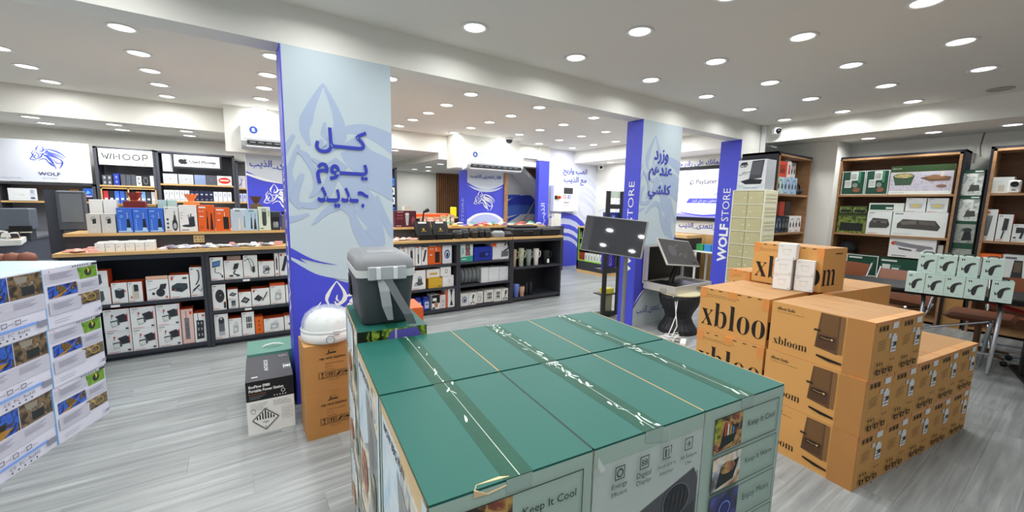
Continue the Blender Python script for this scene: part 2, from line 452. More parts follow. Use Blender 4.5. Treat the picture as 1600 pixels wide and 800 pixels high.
# pillars: plain core, printed cladding panels are their parts
def cladding(o, name, mb): return mb.build(name, o)
def pillar(name, x0, x1, y0, y1, z1):
    o = MB().box((x0, y0, 0), (x1, y1, z1), WALL).build(name); o['kind'] = 'structure'; return o
SLASH = M('#8f9be6', rough=.5)
p1 = pillar('pillar_left', .31, 1.03, 3.206, 3.43, 2.52)
mb = MB().box((.306, 3.195, 0), (1.034, 3.206, 2.518), PALE); f = Face(mb, (.306, 3.195, 0), (.728, 0, 0), (0, 0, 2.52))
wolf(f, .66, .625, 1.62, FAINT, h=.58, k=1.7, clip=True)
f.p([(0, 0), (1, 0), (1, .372)] + smooth([(1, .372), (.8, .352), (.55, .347), (.35, .37), (.15, .41), (0, .455)])[1:], BLUE)
f.p(smooth([(0, .428), (.2, .385), (.4, .365), (.62, .352)]) + smooth([(.62, .352), (.45, .378), (.2, .405), (0, .436)])[1:], PALE)
f.p(smooth([(.0, .462), (.2, .425), (.42, .405)]) + smooth([(.42, .405), (.25, .415), (.0, .44)])[1:], BLUE)
wolf(f, .58, .24, .92, WHITE, h=.235, k=1.0, clip=True)
for s, v, hh in (('كـــل', .763, .072), ('يـــوم', .672, .062), ('جـديـد', .604, .06)):
    f.t(s, .495, v, INK, w=.49, h=hh, off=.025, res=4)
cladding(p1, 'pale_printed_panel', mb)
def blue_side(o, x, y0, y1, z1, z0=0):
    mb = MB().box((x - .008, y0, z0), (x, y1, z1), BLUE)
    f = Face(mb, (x - .008, y1, z0), (0, y0 - y1, 0), (0, 0, z1 - z0))
    f.t('WOLF', .5, .38, WHITE, w=.46, h=.235, off=.035, rot=90)
    f.t('STORE', .5, .615, WHITE, w=.36, h=.2, off=-.004, rot=90)
    return cladding(o, 'blue_side_panel', mb)
blue_side(p1, .306, 3.195, 3.43, 2.518)
p2 = pillar('pillar_middle', 4.035, 4.80, 3.206, 3.43, 2.52)
mb = MB().box((4.03, 3.195, 0), (4.805, 3.206, 2.518), PALE); f = Face(mb, (4.03, 3.195, 0), (.775, 0, 0), (0, 0, 2.52))
wolf(f, .62, .655, 1.6, FAINT, h=.56, k=1.6, clip=True)
f.p([(0, 0), (1, 0), (1, .45)] + smooth([(1, .45), (.8, .375), (.5, .352), (.2, .375), (0, .43)])[1:], BLUE)
f.p([(0, 0), (1, 0)] + smooth([(1, .14), (.8, .19), (.5, .205), (.25, .17), (0, .09)]), PALE)
f.l(smooth([(0, .11), (.2, .17), (.4, .2)]), .004, WHITE, w1=.004, wm=.03)
f.t('#لا_تتعدى_الذيب', .48, .075, INK, w=.78, h=.045, off=.012)
for s, v, ww in (('وزرد', .838, .36), ('عندهم', .755, .6), ('كلشي', .668, .58)):
    f.t(s, .48, v, INK, w=ww, h=.072, off=.022, res=4)
cladding(p2, 'pale_printed_panel', mb)
blue_side(p2, 4.03, 3.195, 3.43, 2.518)
p3 = pillar('pillar_right', 6.305, 6.34, 3.19, 3.5, 2.52)
blue_side(p3, 6.30, 3.19, 3.5, 2.518)

# banner columns at the back of the room
def banner(name, x0, x1, y0, y1, z1, left, full):
    o = MB().box((x0, y0 + .01, 0), (x1, y1, z1), WALL).build(name); o['kind'] = 'structure'
    mb = MB().box((x0, y0, 0), (x1, y0 + .01, z1), M('#cfd8e6', rough=.5, var=.02)); w = x1 - x0
    f = Face(mb, (x0, y0, 0), (w, 0, 0), (0, 0, z1))
    arc = lambda a, b, k=0: smooth([(0, a), (.22, a - (a - b) * .62 - k), (.5, b), (.78, a - (a - b) * .62 - k), (1, a)])
    f.p([(0, .0), (1, 0)] + list(reversed(arc(.885, .818))), BLUE)
    f.p(arc(.862, .8, .006) + list(reversed(arc(.862, .818)))[0:], M('#cfd8e6', rough=.5, var=.02))
    f.p([(0, 0), (1, 0)] + list(reversed(arc(.54, .605, -.01))), WHITE)
    f.p([(0, 0), (1, 0)] + list(reversed(arc(.50, .59, -.01))), M('#b9c2ea'))
    f.p([(0, 0), (1, 0)] + list(reversed(arc(.28, .33, -.01))), BLUE)
    wolf(f, .46, .715, .58 if full else .75, WHITE, h=.195, k=.85)
    f.t('#لا_تتعدى_الذيب', .5, .942, INK, w=.84, h=.042, off=.015)
    mb.build('printed_panel', o)
    return o
b1 = MB().box((.165, 7.21, 0), (1.15, 7.5, 2.15), WALL).build('column_left'); b1['kind'] = 'structure'
mb = MB().box((.165, 7.2, 0), (1.15, 7.21, 2.15), M('#d3d9e2', rough=.5, var=.02)); f = Face(mb, (.165, 7.2, 0), (.985, 0, 0), (0, 0, 2.15))
f.p([(0, 0), (1, 0), (1, .84)] + smooth([(1, .84), (.75, .81), (.5, .805), (.25, .83), (0, .885)])[1:], BLUE)
f.p(smooth([(0, .858), (.2, .825), (.4, .81), (.5, .805)]) + smooth([(.5, .805), (.3, .83), (0, .872)])[1:], WHITE)
wolf(f, .45, .70, .5, WHITE, h=.21)
f.t('#لا_تتعدى_الذيب', .48, .935, INK, w=.86, h=.062, off=.012)
mb.build('printed_panel', b1)
b2 = banner('column_middle', 3.85, 4.72, 7.25, 7.6, 2.16, True, True)
mb = MB().box((3.842, 7.25, 0), (3.85, 7.6, 2.16), BLUE); f = Face(mb, (3.842, 7.6, 0), (0, -.35, 0), (0, 0, 2.16))
f.t('STORE', .5, .63, M('#aab2ee'), w=.3, h=.22, rot=90); f.t('WOLF', .5, .36, WHITE, w=.36, h=.24, off=.03, rot=90)
mb.build('blue_side_panel', b2)
struct('trim_5', MB().box((4.72, 7.22, 0), (4.81, 7.62, 2.16), WALNUTL))
b3 = MB().box((5.665, 7.26, 0), (5.955, 7.38, 2.47), BLUE); f = Face(b3, (5.665, 7.26, 0), (.29, 0, 0), (0, 0, 2.47))
f.t('الذيب', .5, .52, M('#c3c9f2'), w=.5, h=.2, off=.02, rot=90)
b3 = b3.build('column_stairs'); b3['kind'] = 'structure'
# slatted wood wall far behind the left opening
sl = MB().box((4.83, 10.93, 0), (6.19, 11.0, 2.33), WALNUT); slw = struct('wall_slatted', sl)
sm = None
for k in range(22):
    if sm is None:
        o = MB().box((0, 10.88, 0), (.034, 10.93, 2.33), grain('slat_wood', [(.25, '#6f4a2b'), (.5, '#8a6040'), (.8, '#9b7350')], (3, 3, 2), .5)).build('slat', slw); sm = o.data
    else:
        o = bpy.data.objects.new('slat', sm); COL.objects.link(o); o.parent = slw
    o.location = (4.84 + k * .0605, 0, 0)
# staircase: mural wall, sloping ceiling, steps
mw = MB().box((4.81, 8.25, 0), (6.9, 8.35, 2.33), M('#c9cbd4', rough=.6, var=.02)); f = Face(mw, (4.81, 8.25, 0), (2.09, 0, 0), (0, 0, 2.33))
def band(pts, w0, wm, w1, m): f.l(smooth(pts, 5), w0, M(m, rough=.5), True, w1, wm)
band([(0, .52), (.3, .58), (.6, .66), (1, .62)], .10, .2, .14, '#3344b4')
band([(0, .64), (.25, .7), (.5, .735)], .11, .07, .01, '#3a4fc0')
band([(0, .45), (.3, .56), (.6, .585), (1, .56)], .10, .12, .08, '#4a6bc4')
band([(0, .34), (.25, .44), (.5, .53)], .07, .06, .01, '#3a52bc')
band([(0, .28), (.4, .33), (.8, .46)], .02, .05, .01, '#6a7fd0')
struct('wall_stairs', mw)
st = MB()
for k in range(6): st.box((5.62 + k * .17, 7.72, 0), (5.80 + k * .17, 8.24, .5 + k * .17), M('#8a7350', rough=.6))
struct('stair_steps', st)
struct('ceiling_stairs', MB().prism([(5.55, 2.33), (6.9, 2.33), (6.9, 1.2), (6.55, 1.55)], (7.7, 8.24), M('#5a4636', rough=.7)).prism([(5.45, 2.33), (5.56, 2.33), (6.56, 1.55), (6.45, 1.5)], (7.68, 8.245), M('#cfcfd4')))
hr = empty('stair_handrail', 'steel tube stair handrail with upright post, rising in front of the blue wave mural', 'handrail', (5.4, 7.66, .9))
MB().tube([(0, 0, .0), (.9, 0, 1.25)], .022, M('#55585c', rough=.35, metal=.8), 8).build('rail', hr)
MB().cyl((.58, .03, .1), (.58, .03, .8), .018, STEEL).build('post', hr)
MB().tube([(.25, .05, -.1), (.92, .05, .72)], .014, M('#55585c', rough=.35, metal=.8), 8).build('lower_rail', hr)

# ------------------------------------------------------------------ ceiling lights
ring_b = MB().lathe([(.100, 0), (.103, -.004), (.094, -.009), (.078, -.006), (.074, .0)], M('#e9e9e6', rough=.4), cap=False, n=24)
lens_b = MB().lathe([(.074, -.002), (.05, -.0025), (.001, -.003)], M('#ffffff', emit=5.0, var=0), cap=False, n=20)
LP = None; LD = bpy.data.lights.new('downlight_lamp', 'AREA'); LD.shape = 'DISK'; LD.size = .13; LD.spread = math.radians(160); LD.energy = LAMP_W; LD.color = LAMP_COL
ORD = ['first', 'second', 'third', 'fourth', 'fifth', 'sixth', 'seventh', 'eighth', 'ninth', 'tenth', 'eleventh', 'twelfth', 'thirteenth', 'fourteenth', 'fifteenth', 'sixteenth', 'seventeenth', 'eighteenth', 'nineteenth', 'twentieth'] + ['twenty-' + a for a in ('first', 'second', 'third', 'fourth', 'fifth', 'sixth', 'seventh', 'eighth', 'ninth')]
LD2 = LD.copy(); LD2.spread = math.radians(176); LD2.energy = LAMP_W * 1.38
def downlight(x, y, z, label, group, s=1.0):
    global LP
    if LP is None:
        LP = empty('ceiling_light', label, 'ceiling light', (x, y, z), 0, group)
        ring_b.build('ring', LP); lens_b.build('lens', LP)
        l = bpy.data.objects.new('lamp', LD); COL.objects.link(l); l.parent = LP; l.location = (0, 0, -.012)
        return LP
    r = LP.copy(); COL.objects.link(r); r.location = (x, y, z); r['label'] = label; r['group'] = group
    for ch in LP.children:
        c = ch.copy(); COL.objects.link(c); c.parent = r
        if c.type == 'LIGHT' and y > 3.3: c.data = LD2
    return r
for j, y in enumerate((2.78, 2.1, 1.435, .775, .1, -.6)):
    xs = [-1.52, -.5, .52, 1.53, 2.54, 3.575, 4.59, 5.6, 6.62]  # lamps out of view are added for fill light and screen reflections
    vis = [x for x in xs if seen((x, y, 2.78))]
    for x in xs:
        n = vis.index(x) if x in vis else None
        lab = (f'round downlight, {ORD[n]} from left in the {ORD[j]} row from the beam, front ceiling' if n is not None
               else f'round downlight added out of the picture, {ORD[xs.index(x)]} along the {ORD[j]} row, front ceiling')
        if x > 6.6 and j == 3 or j > 3 and x > 2: continue
        downlight(x, y, 2.78, lab, 'front ceiling downlights')
for i, x in enumerate((-1.66, -.64, .36, 1.42, 2.39, 3.42, 4.44, 5.42, 6.37)):
    for j, y in enumerate((4.42, 5.09, 5.70, 6.32, 6.97)):
        if i == 8 and j < 0: continue
        downlight(x, y, 2.78, f'round rear ceiling downlight, {ORD[j]} behind the beam in the {ORD[i]} column from left', 'rear ceiling downlights')
for i, x in enumerate((-2.03, -1.28, -.52, .9, 2.53)):
    for j, y in enumerate((7.65, 8.15)):
        downlight(x, y, 2.45, f'downlight in the lowered ceiling over the display wall, {"front" if j == 0 else "back"} of the {ORD[i]} pair', 'lowered ceiling downlights')
for i, (x, y) in enumerate(((3.75, 8.3), (3.85, 9.2), (3.85, 10.1), (4.3, 10.3))):
    downlight(x, y, 2.33, f'downlight in the low ceiling before the wood slat wall, {ORD[3 - i]} from the far end', 'slat wall downlights')
for i, y in enumerate((2.03, 1.38, .735)):
    downlight(7.47, y, 2.52, f'lit downlight under the right bulkhead above the bookcases, {ORD[i]} from the corner', 'bulkhead downlights')
for i, y in enumerate((6.6, 5.9, 5.0)):
    downlight(7.22, y, 2.5, f'lit downlight under the rear right bulkhead, {ORD[i]} from the lettered wall', 'rear bulkhead downlights')
tag(MB().lathe([(.1, 0), (.103, -.004), (.094, -.008), (.08, -.004), (.001, -.004)], M('#a9a59c', rough=.5), cap=False).build('unlit_ceiling_disc', None, (6.62, .775, 2.779)), 'unlit round grey disc in the front ceiling near the right bulkhead', 'ceiling disc')
# cameras on the ceiling
dc = empty('dome_camera', 'dark glass dome camera on the rear ceiling above the middle air conditioner', 'security camera', (4.5, 6.75, 2.78))
MB().lathe([(.09, 0), (.09, -.03), (.075, -.045)], WHITE).build('base', dc)
MB().lathe([(.07, -.04), (.065, -.075), (.04, -.105), (.001, -.115)], M('#33363c', rough=.1), cap=False).build('dome', dc)
def bullet(x, y, z, lab, rz):
    e = empty('bullet_camera', lab, 'security camera', (x, y, z), rz)
    MB().box((-.05, -.03, -.1), (.05, .05, 0), WHITE, bev=.01).build('housing', e)
    MB().lathe([(.038, 0), (.03, -.03), (.001, -.034)], M('#1b1c20', rough=.15), (0, 0, 0), cap=False).build('lens', e).matrix_local = Matrix.Translation((0, -.03, -.055)) @ Matrix.Rotation(PI / 2, 4, 'X') @ Matrix.Rotation(PI, 4, 'X')
bullet(6.82, 2.95, 2.72, 'small white camera with black lens in the ceiling corner above the narrow bookcase', -35)
bullet(7.45, 7.1, 2.48, 'small white camera with black lens in the far corner beside the lettered wall', -40)
tag(MB().box((6.86, 3.13, 2.2), (6.9, 3.19, 2.78), WHITE).box((6.86, 3.13, 2.0), (6.9, 3.19, 2.2), M('#b9a27c')).build('cable_duct'), 'white cable duct down the corner beside the small camera', 'cable duct')
tag(MB().tube([(7.95, 1.0, 2.52), (7.96, 1.02, 2.35), (7.93, 1.0, 2.22)], .008, M('#6f6a62'), 5).build('hanging_cable'), 'thin grey cable hanging from the bulkhead to the bookcase top', 'cable')

# ------------------------------------------------------------------ air conditioners
def aircon(label, x0, x1, y, z0, z1):
    e = empty('air_conditioner', label, 'air conditioner', (x0, y, z0)); w, h = x1 - x0, z1 - z0
    prof = [(0, 0), (-.17, .03), (-.22, .09), (-.23, h - .05), (-.19, h), (0, h)]
    n = len(prof); mb = MB(); vs = [(0, a, b) for a, b in prof] + [(w, a, b) for a, b in prof]
    mb.add(vs, [tuple(range(n)), tuple(range(2 * n - 1, n - 1, -1))] + [(i, n + i, n + (i + 1) % n, (i + 1) % n) for i in range(n)], M('#d6dade', rough=.35, var=.01))
    mb.build('body', e)
    MB().box((.03, -.2325, .118), (w - .03, -.229, .122), M('#9aa0a6')).build('panel_seam', e)
    v = MB().box((.07, -.232, .05), (w - .05, -.2, .1), BLACK); v.build('air_outlet', e)
    for k in range(8): MB().box((.1 + k * (w - .2) / 8, -.236, .068), (.1 + (k + .7) * (w - .2) / 8, -.225, .082), M('#7c8086')).build('vane', e)
    MB().box((.06, -.22, .018), (w - .04, -.16, .03), WHITE).build('flap', e)
    b = MB(); f = Face(b, (.1, -.2305, h * .6), (.1, 0, 0), (0, 0, .1))
    f.e(.5, .5, .5, .5, M('#5f6b7c')); f.e(.5, .5, .44, .44, M('#2c50b8')); f.t('a', .5, .5, WHITE, h=.45, off=.03); b.build('round_badge', e)
    return e
aircon('white wall air conditioner half hidden by the big pillar, above the left blue banner', .12, 1.1, 7.0, 2.2, 2.52)
aircon('white wall air conditioner above the middle blue banner beside the stairs', 3.6, 4.86, 6.98, 2.12, 2.5)
# ------------------------------------------------------------------ foreground: pile of green-topped cooler cartons
GREEN = M('#1a5c52', rough=.5, var=.06, scale=5, spec=.35); MINT = M('#a9bfb2', rough=.5, var=.02)
TAPE = M('#0f4a38', rough=.5, spec=.3, var=.2, scale=25); KRAFT = M('#c8a26e', rough=.7, var=.08); GREY = M('#4b4e52', rough=.5)
DK = M('#1d2a28'); FOOD = photo(['#2b2622', '#6b4a2c', '#c7a25a', '#8a3a2c', '#3d5a3a'], 22); OUT = photo(['#4c5a2e', '#8b8a52', '#d8cdb6', '#6b4d34'], 18)
PIC = photo(['#8a5a3c', '#d8c3a0', '#f1e6d2', '#9aa8b4', '#5c4a3e'], 11); SKY = photo(['#a9cbe8', '#dcebf5', '#c8d8e4'], 5); FOREST = photo(['#0e140a', '#2b4416', '#5f7f22', '#9fb43c', '#18240e'], 34)
def panels(f, v0=.97, n=4, step=.19):
    """four framed pictures with captions"""
    for i, (s, m) in enumerate((('Keep It Cool', FOOD), ('Keep It Warm', PIC), ('Enjoy Music', photo(['#1a1c2a', '#2c3266', '#4a55a8', '#3a2c28'], 9)), ('USB-A Output', photo(['#1a1512', '#3a2c22', '#57402c'], 9)))):
        b = v0 - (i + 1) * step; t = b + step * .88
        f.r(.12, b, .46, t, m)
        if i == 0:
            f.r(.12, b + .06, .2, t, photo(['#6a7a20', '#b8b82c', '#3a4a18'], 30)); f.p([(.19, b + .01), (.36, b + .03), (.42, t - .06), (.24, t - .05)], DK)
            for q, c in enumerate(('#c84a3a', '#e8e0d0', '#c8a03a', '#4a8ac8', '#8a3a30')): f.r(.24 + q * .03, b + .07, .262 + q * .03, t - .03 - .01 * q, M(c))
        elif i == 1: f.p([(.17, b + .01), (.38, b + .03), (.44, t - .04), (.22, t - .06)], DK); f.e(.3, b + .1, .09, .03, FOOD)
        elif i == 2: f.e(.3, b + .08, .1, .06, M('#2a3372')); f.ring(.3, b + .08, .07, .04, .12, M('#9aa8e8'))
        else: f.r(.2, b + .04, .38, b + .12, M('#111614')); f.ring(.29, b + .08, .03, .022, .25, M('#5fd66a'))
        f.frame(.11, b - .005, .93, t + .005, .006, DK)
        f.t(s, .70, b + step * .46, DK, w=.36)
    for i in range(3): f.frame(.2 + i * .25, .06, .3 + i * .25, .14, .008, DK)
def fridge(f):
    f.r(0, .62, 1, .93, M('#c0cbc4', rough=.35)); f.p([(.12, 0), (.12, .52), (.5, .6), (.98, .74), (.98, 0)], M('#8f918f'))
    f.p([(.12, .0), (.1, .5), (.4, .66), (.93, .76), (.98, .70), (.98, 0)], M('#55575b')); f.p([(.2, .0), (.25, .44), (.6, .5), (.96, .6), (.96, 0)], M('#3e4045'))
    f.e(.76, .64, .13, .075, M('#2b2d31'), 24); f.ring(.76, .64, .14, .08, .08, M('#6e7074'), 24)
    for a in range(5): f.l([(.66 + a * .045, .6), (.68 + a * .045, .68)], .006, M('#54565b'))
    f.r(.18, .45, .38, .53, M('#141518'))
    for a in range(3): f.r(.21 + a * .06, .47, .25 + a * .06, .51, M('#9a9ca0'))
    for i, (a, b) in enumerate((('Energy', 'Efficient'), ('Digital', 'Display'), ('Food-Grade', 'Interior'), ('All-Season', 'Use'))):
        u = .2 + i * .205; v = .835 + i * .006
        f.frame(u - .04, v + .02, u + .04, v + .075, .006, DK)
        if i == 0: f.ring(u, v + .047, .028, .018, .3, DK)
        elif i == 1: f.t('88', u, v + .047, DK, h=.026)
        elif i == 2: f.l([(u - .015, v + .065), (u - .015, v + .03)], .012, DK); f.l([(u + .012, v + .065), (u + .012, v + .03)], .006, DK)
        else:
            for q in (0, 1.05, 2.1): f.l([(u - .025 * math.cos(q), v + .047 - .018 * math.sin(q)), (u + .025 * math.cos(q), v + .047 + .018 * math.sin(q))], .005, DK)
        f.t(a, u, v - .005, DK, w=.13 if len(a) < 8 else .17); f.t(b, u, v - .035, DK, w=.13 if len(b) > 4 else .06)
    f.p([(.0, .99), (.06, .93), (.03, .92), (0, .95)], M('#d6dbd6')); f.l([(.6, 1), (.62, .9), (.66, .84)], .012, M('#b9c4bd'))
def leftside(f):
    f.r(0, 0, 1, 1, PIC); f.p([(.0, 1), (.5, 1), (.6, .6), (.25, .45), (0, .5)], SKY); f.p([(.45, .86), (1, .7), (1, .12), (.6, .2)], photo(['#5f6468', '#8a8f90', '#a6a49c'], 7))
    f.r(0, .955, 1, 1, M('#d9bf95', rough=.7)); f.t('WOW BBQ FUN', .36, .91, DK, w=.5, off=.02); f.r(0, 0, .05, 1, MINT)
    f.e(.3, .3, .16, .12, photo(['#3a2a22', '#b05a3a', '#d6b08a'], 20)); f.e(.74, .38, .1, .1, photo(['#2a3328', '#6a7a4a', '#c9c2a8'], 20))
    f.r(.93, 0, 1, 1, M('#cfe0ea'))
TH = -6.0; ct, stt = math.cos(math.radians(TH)), math.sin(math.radians(TH))
def at(ox, oy, u, v): return (ox + u * ct - v * stt, oy + u * stt + v * ct)
GW, GD, GP = .374, .463, .379
def green_box(c, r, z, h, label, front, worn):
    x, y = at(.256, .622, c * GP + GW / 2, r * .471)
    root = empty('cooler_carton', label, 'carton', (x, y, z), TH, 'pile of green-topped cooler cartons')
    mb = MB(); mb.box((-GW / 2, 0, 0), (GW / 2, GD, h - .004), MINT, sides=dict(T=GREEN))
    fF = Face(mb, (-GW / 2, 0, 0), (GW, 0, 0), (0, 0, h - .004)); fL = Face(mb, (-GW / 2, GD, 0), (0, -GD, 0), (0, 0, h - .004)); fR = Face(mb, (GW / 2, 0, 0), (0, GD, 0), (0, 0, h - .004))
    if front: front(fF)
    leftside(fL); leftside(fR)
    mb.build('body', root)
    rnd = random.Random(c * 7 + r * 13 + int(z * 10))
    if worn is None: return root
    for sgn, nm in ((-1, 'flap'), (1, 'flap')):
        m = MB(); x0, x1 = (-GW / 2, -.0012) if sgn < 0 else (.0012, GW / 2)
        m.box((x0, .001, h - .004), (x1, GD - .001, h + .0005), GREEN)
        m.build(nm, root)
    t = MB(); z1 = h + .0009
    t.add([(-.035, .0, z1), (.032, 0, z1), (.032, GD, z1), (-.035, GD, z1)], [(0, 1, 2, 3)], TAPE)
    t.add([(-.03, -.0008, h), (.03, -.0008, h), (.03, -.0008, h - .03 - .02 * rnd.random()), (-.03, -.0008, h - .03)], [(3, 2, 1, 0)], M('#9fb5aa', rough=.25))
    t.add([(-.0011, .0, z1 + .0004), (.0013, 0, z1 + .0004), (.0008, GD, z1 + .0004), (-.0006, GD, z1 + .0004)], [(0, 1, 2, 3)], M('#b3beb2', rough=.6))
    t.build('tape', root)
    w = MB()
    for k in range(int(worn * 16)):
        yy = GD * (rnd.random() ** 1.6 if k % 2 else 1 - rnd.random() ** 2 * .35); xx = rnd.uniform(-.02, .024); ln = rnd.uniform(.006, .028); wd = rnd.uniform(.0012, .006)
        a = rnd.uniform(-.6, .6) + PI / 2; n = 7
        w.add([(xx + (ln * math.cos(t2) * math.cos(a) - wd * math.sin(t2) * math.sin(a)) * rnd.uniform(.6, 1), min(GD - .002, max(.002, yy + (ln * math.cos(t2) * math.sin(a) + wd * math.sin(t2) * math.cos(a)) * rnd.uniform(.6, 1))), z1 + .0007) for t2 in [2 * PI * i / n for i in range(n)]], [tuple(range(n))], M('#c7d8d0', rough=.55))
    if w.v: w.build('torn_tape_scraps', root)['kind'] = 'stuff'
    e = MB()
    e.box((GW / 2, .004, h - .05), (GW / 2 + .0035, GD - .004, h + .001), KRAFT if c + r != 0 else BLACK)  # kraft board edge; the black one is painted shade for a dark gap
    e.build('raw_edge_and_gap_shade', root)
    if c == 0 and r == 0:
        k = MB(); k.add([(-.10, -.0012, h + .0015), (-.09, .012, h + .0016), (-.04, .014, h + .0016), (-.02, .006, h + .0015), (-.03, -.0016, h - .012), (-.07, -.0016, h - .016), (-.1, -.0016, h - .014)], [(6, 5, 4, 3, 2, 1, 0)], M('#dcbf93', rough=.8)); k.build('torn_corner', root)
        k = MB(); k.add([(-GW / 2 - .0006, .01, h - .004), (-GW / 2 - .0006, GD * .9, h - .002), (-GW / 2 - .0006, GD * .5, h - .05), (-GW / 2 - .0006, .05, h - .06)], [(0, 3, 2, 1)], M('#dcc39a', rough=.8)); k.build('peeled_edge', root)
    return root
nm = [['nearest left', 'nearest middle', 'nearest right'], ['rear left', 'rear middle', 'rear right']]
fr = [panels, fridge, panels]; cap = ['Keep It Cool panel', 'grey cooler picture', 'four captioned panels']
for r in (1, 0):
    for c in (0, 1, 2):
        green_box(c, r, .345, .615, f'mint carton with taped green top, {nm[r][c]} of six' + (f', {cap[c]} on front' if r == 0 else ', in the rear row'), fr[c], (.5, 1.6, .9, .25, 2.2, 1.0)[(1 - r) * 3 + c])
        green_box(c, r, 0.0, .342, f'mint carton in the bottom layer, carrying the {nm[r][c]} tall green-topped carton', None, None)
# tower of three behind the pile, carrying the portable cooler
def tower_front(f):
    f.r(0, 0, 1, 1, FOREST); f.p([(.36, .0), (.4, .86), (.47, .975), (.84, .99), (.91, .9), (.92, 0)], M('#5a52a8')); f.r(.52, .3, .55, 1, M('#b9b4d6')); f.r(.16, .6, .19, 1, M('#141c0c')); f.r(.3, .6, .33, 1, M('#141c0c'))
    f.r(0, .0, .12, 1, M('#101a0c'))
def tower_left(f):
    leftside(f); f.e(.62, .72, .07, .2, M('#eef0f0'))
for k in range(3):
    root = empty('cooler_carton', ('green-lidded carton with forest print under the grey portable cooler', 'middle carton of the three-high tower under the grey cooler', 'bottom carton of the three-high tower under the grey cooler')[2 - k], 'carton', (.497, 1.555, k * .3325), -7, 'tower of cooler cartons')
    mb = MB(); mb.box((-.135, 0, 0), (.135, .46, .331), MINT, sides=dict(T=GREEN)); tower_front(Face(mb, (-.135, 0, 0), (.27, 0, 0), (0, 0, .331))); tower_left(Face(mb, (-.135, .46, 0), (0, -.46, 0), (0, 0, .331)))
    mb.build('body', root)
    MB().box((-.022, 0, .331), (.022, .46, .3318), TAPE).build('tape', root)
carton('orange_carton', 'tall orange carton standing behind the grey portable cooler', 'carton', (.75, 2.13, 0), (.2, .22, .91), '#e8622a', -7)

# portable cooler
CG = M('#7d7f82', rough=.5, var=.03, bump=.05); CD = M('#4e5156', rough=.5, var=.03); CL = M('#d9dbdb', rough=.4)
co = empty('portable_cooler', 'grey portable car cooler with pale band, clear latch and hanging strap, on the forest-print carton', 'cooler', (.49, 1.605, .9985), -7); co.scale = (1, 1, .86)
def rrect(w, d, r, n=5, y0=0):
    o = []
    for cx, cy, a in ((w / 2 - r, y0 + r, -PI / 2), (w / 2 - r, y0 + d - r, 0), (-w / 2 + r, y0 + d - r, PI / 2), (-w / 2 + r, y0 + r, PI)):
        for i in range(n + 1): o.append((cx + r * math.cos(a + PI / 2 * i / n), cy + r * math.sin(a + PI / 2 * i / n)))
    return o
def loft(secs, m, name, parent, caps=True, mats=None):
    mb = MB(); n = len(secs[0][0]); vs = []
    for poly, z in secs: vs += [(x, y, z) for x, y in poly]
    mb.add(vs, [(k * n + i, k * n + (i + 1) % n, (k + 1) * n + (i + 1) % n, (k + 1) * n + i) for k in range(len(secs) - 1) for i in range(n)], m, smooth=True)
    if caps: mb.add(vs, [tuple(range(n - 1, -1, -1)), tuple(range((len(secs) - 1) * n, len(secs) * n))], m)
    return mb.build(name, parent)
loft([(rrect(.18, .33, .03, y0=.03), 0), (rrect(.195, .345, .03, y0=.02), .015), (rrect(.225, .385, .028, y0=.0), .232)], CD, 'body', co)
mb = MB()
for k in range(9): mb.box((-.1135, .27, .09 + k * .012), (-.104, .36, .095 + k * .012), BLACK)
mb.build('side_vent', co)
loft([(rrect(.232, .392, .028, y0=-.004), .232), (rrect(.236, .396, .028, y0=-.006), .266)], CL, 'pale_band', co)
loft([(rrect(.232, .392, .03, y0=-.004), .266), (rrect(.228, .388, .032, y0=-.002), .30), (rrect(.20, .35, .04, y0=.018), .327), (rrect(.15, .29, .04, y0=.05), .334)], CG, 'lid', co)
loft([(rrect(.12, .1, .015, y0=.08), .331), (rrect(.115, .095, .015, y0=.0825), .3365)], M('#8b8d90', rough=.5), 'lid_inset', co)
la = MB().box((-.075, -.022, .222), (.075, -.006, .285), glass('#c9ccd0', .55, .2), bev=.004); la = la.build('latch', co)
for x in (-.035, .03): MB().box((x - .008, -.030, .226), (x + .008, -.020, .283), M('#dfe1e3', rough=.3), bev=.002).build('latch_rib', la)
mb = MB()
for pts in ([(-.02, -.016, .222), (-.014, -.028, .17), (-.006, -.03, .10), (.008, -.022, .03)],):
    vs = []
    for i, p in enumerate(pts):
        w = .019 if i < 3 else .011; vs += [(p[0] - w, p[1], p[2]), (p[0] + w, p[1], p[2]), (p[0] + w, p[1] + .003, p[2]), (p[0] - w, p[1] + .003, p[2])]
    n = len(pts)
    mb.add(vs, [(k * 4 + i, k * 4 + 4 + i, k * 4 + 4 + (i + 1) % 4, k * 4 + (i + 1) % 4) for k in range(n - 1) for i in range(4)] + [(0, 1, 2, 3), (4 * n - 1, 4 * n - 2, 4 * n - 3, 4 * n - 4)], M('#a3a6a8', rough=.6))
mb.build('strap', co)
mb = MB(); vs = []
pts = [(.0, -.016, .222), (.03, -.032, .15), (.07, -.05, .06), (.088, -.045, .008)]
for p in pts: vs += [(p[0] - .016, p[1], p[2]), (p[0] + .018, p[1] - .004, p[2]), (p[0] + .018, p[1], p[2] + .002), (p[0] - .016, p[1] + .004, p[2] + .002)]
mb.add(vs, [(k * 4 + i, k * 4 + 4 + i, k * 4 + 4 + (i + 1) % 4, k * 4 + (i + 1) % 4) for k in range(3) for i in range(4)] + [(0, 1, 2, 3), (15, 14, 13, 12)], M('#6b6e72', rough=.6))
mb.build('strap', co)

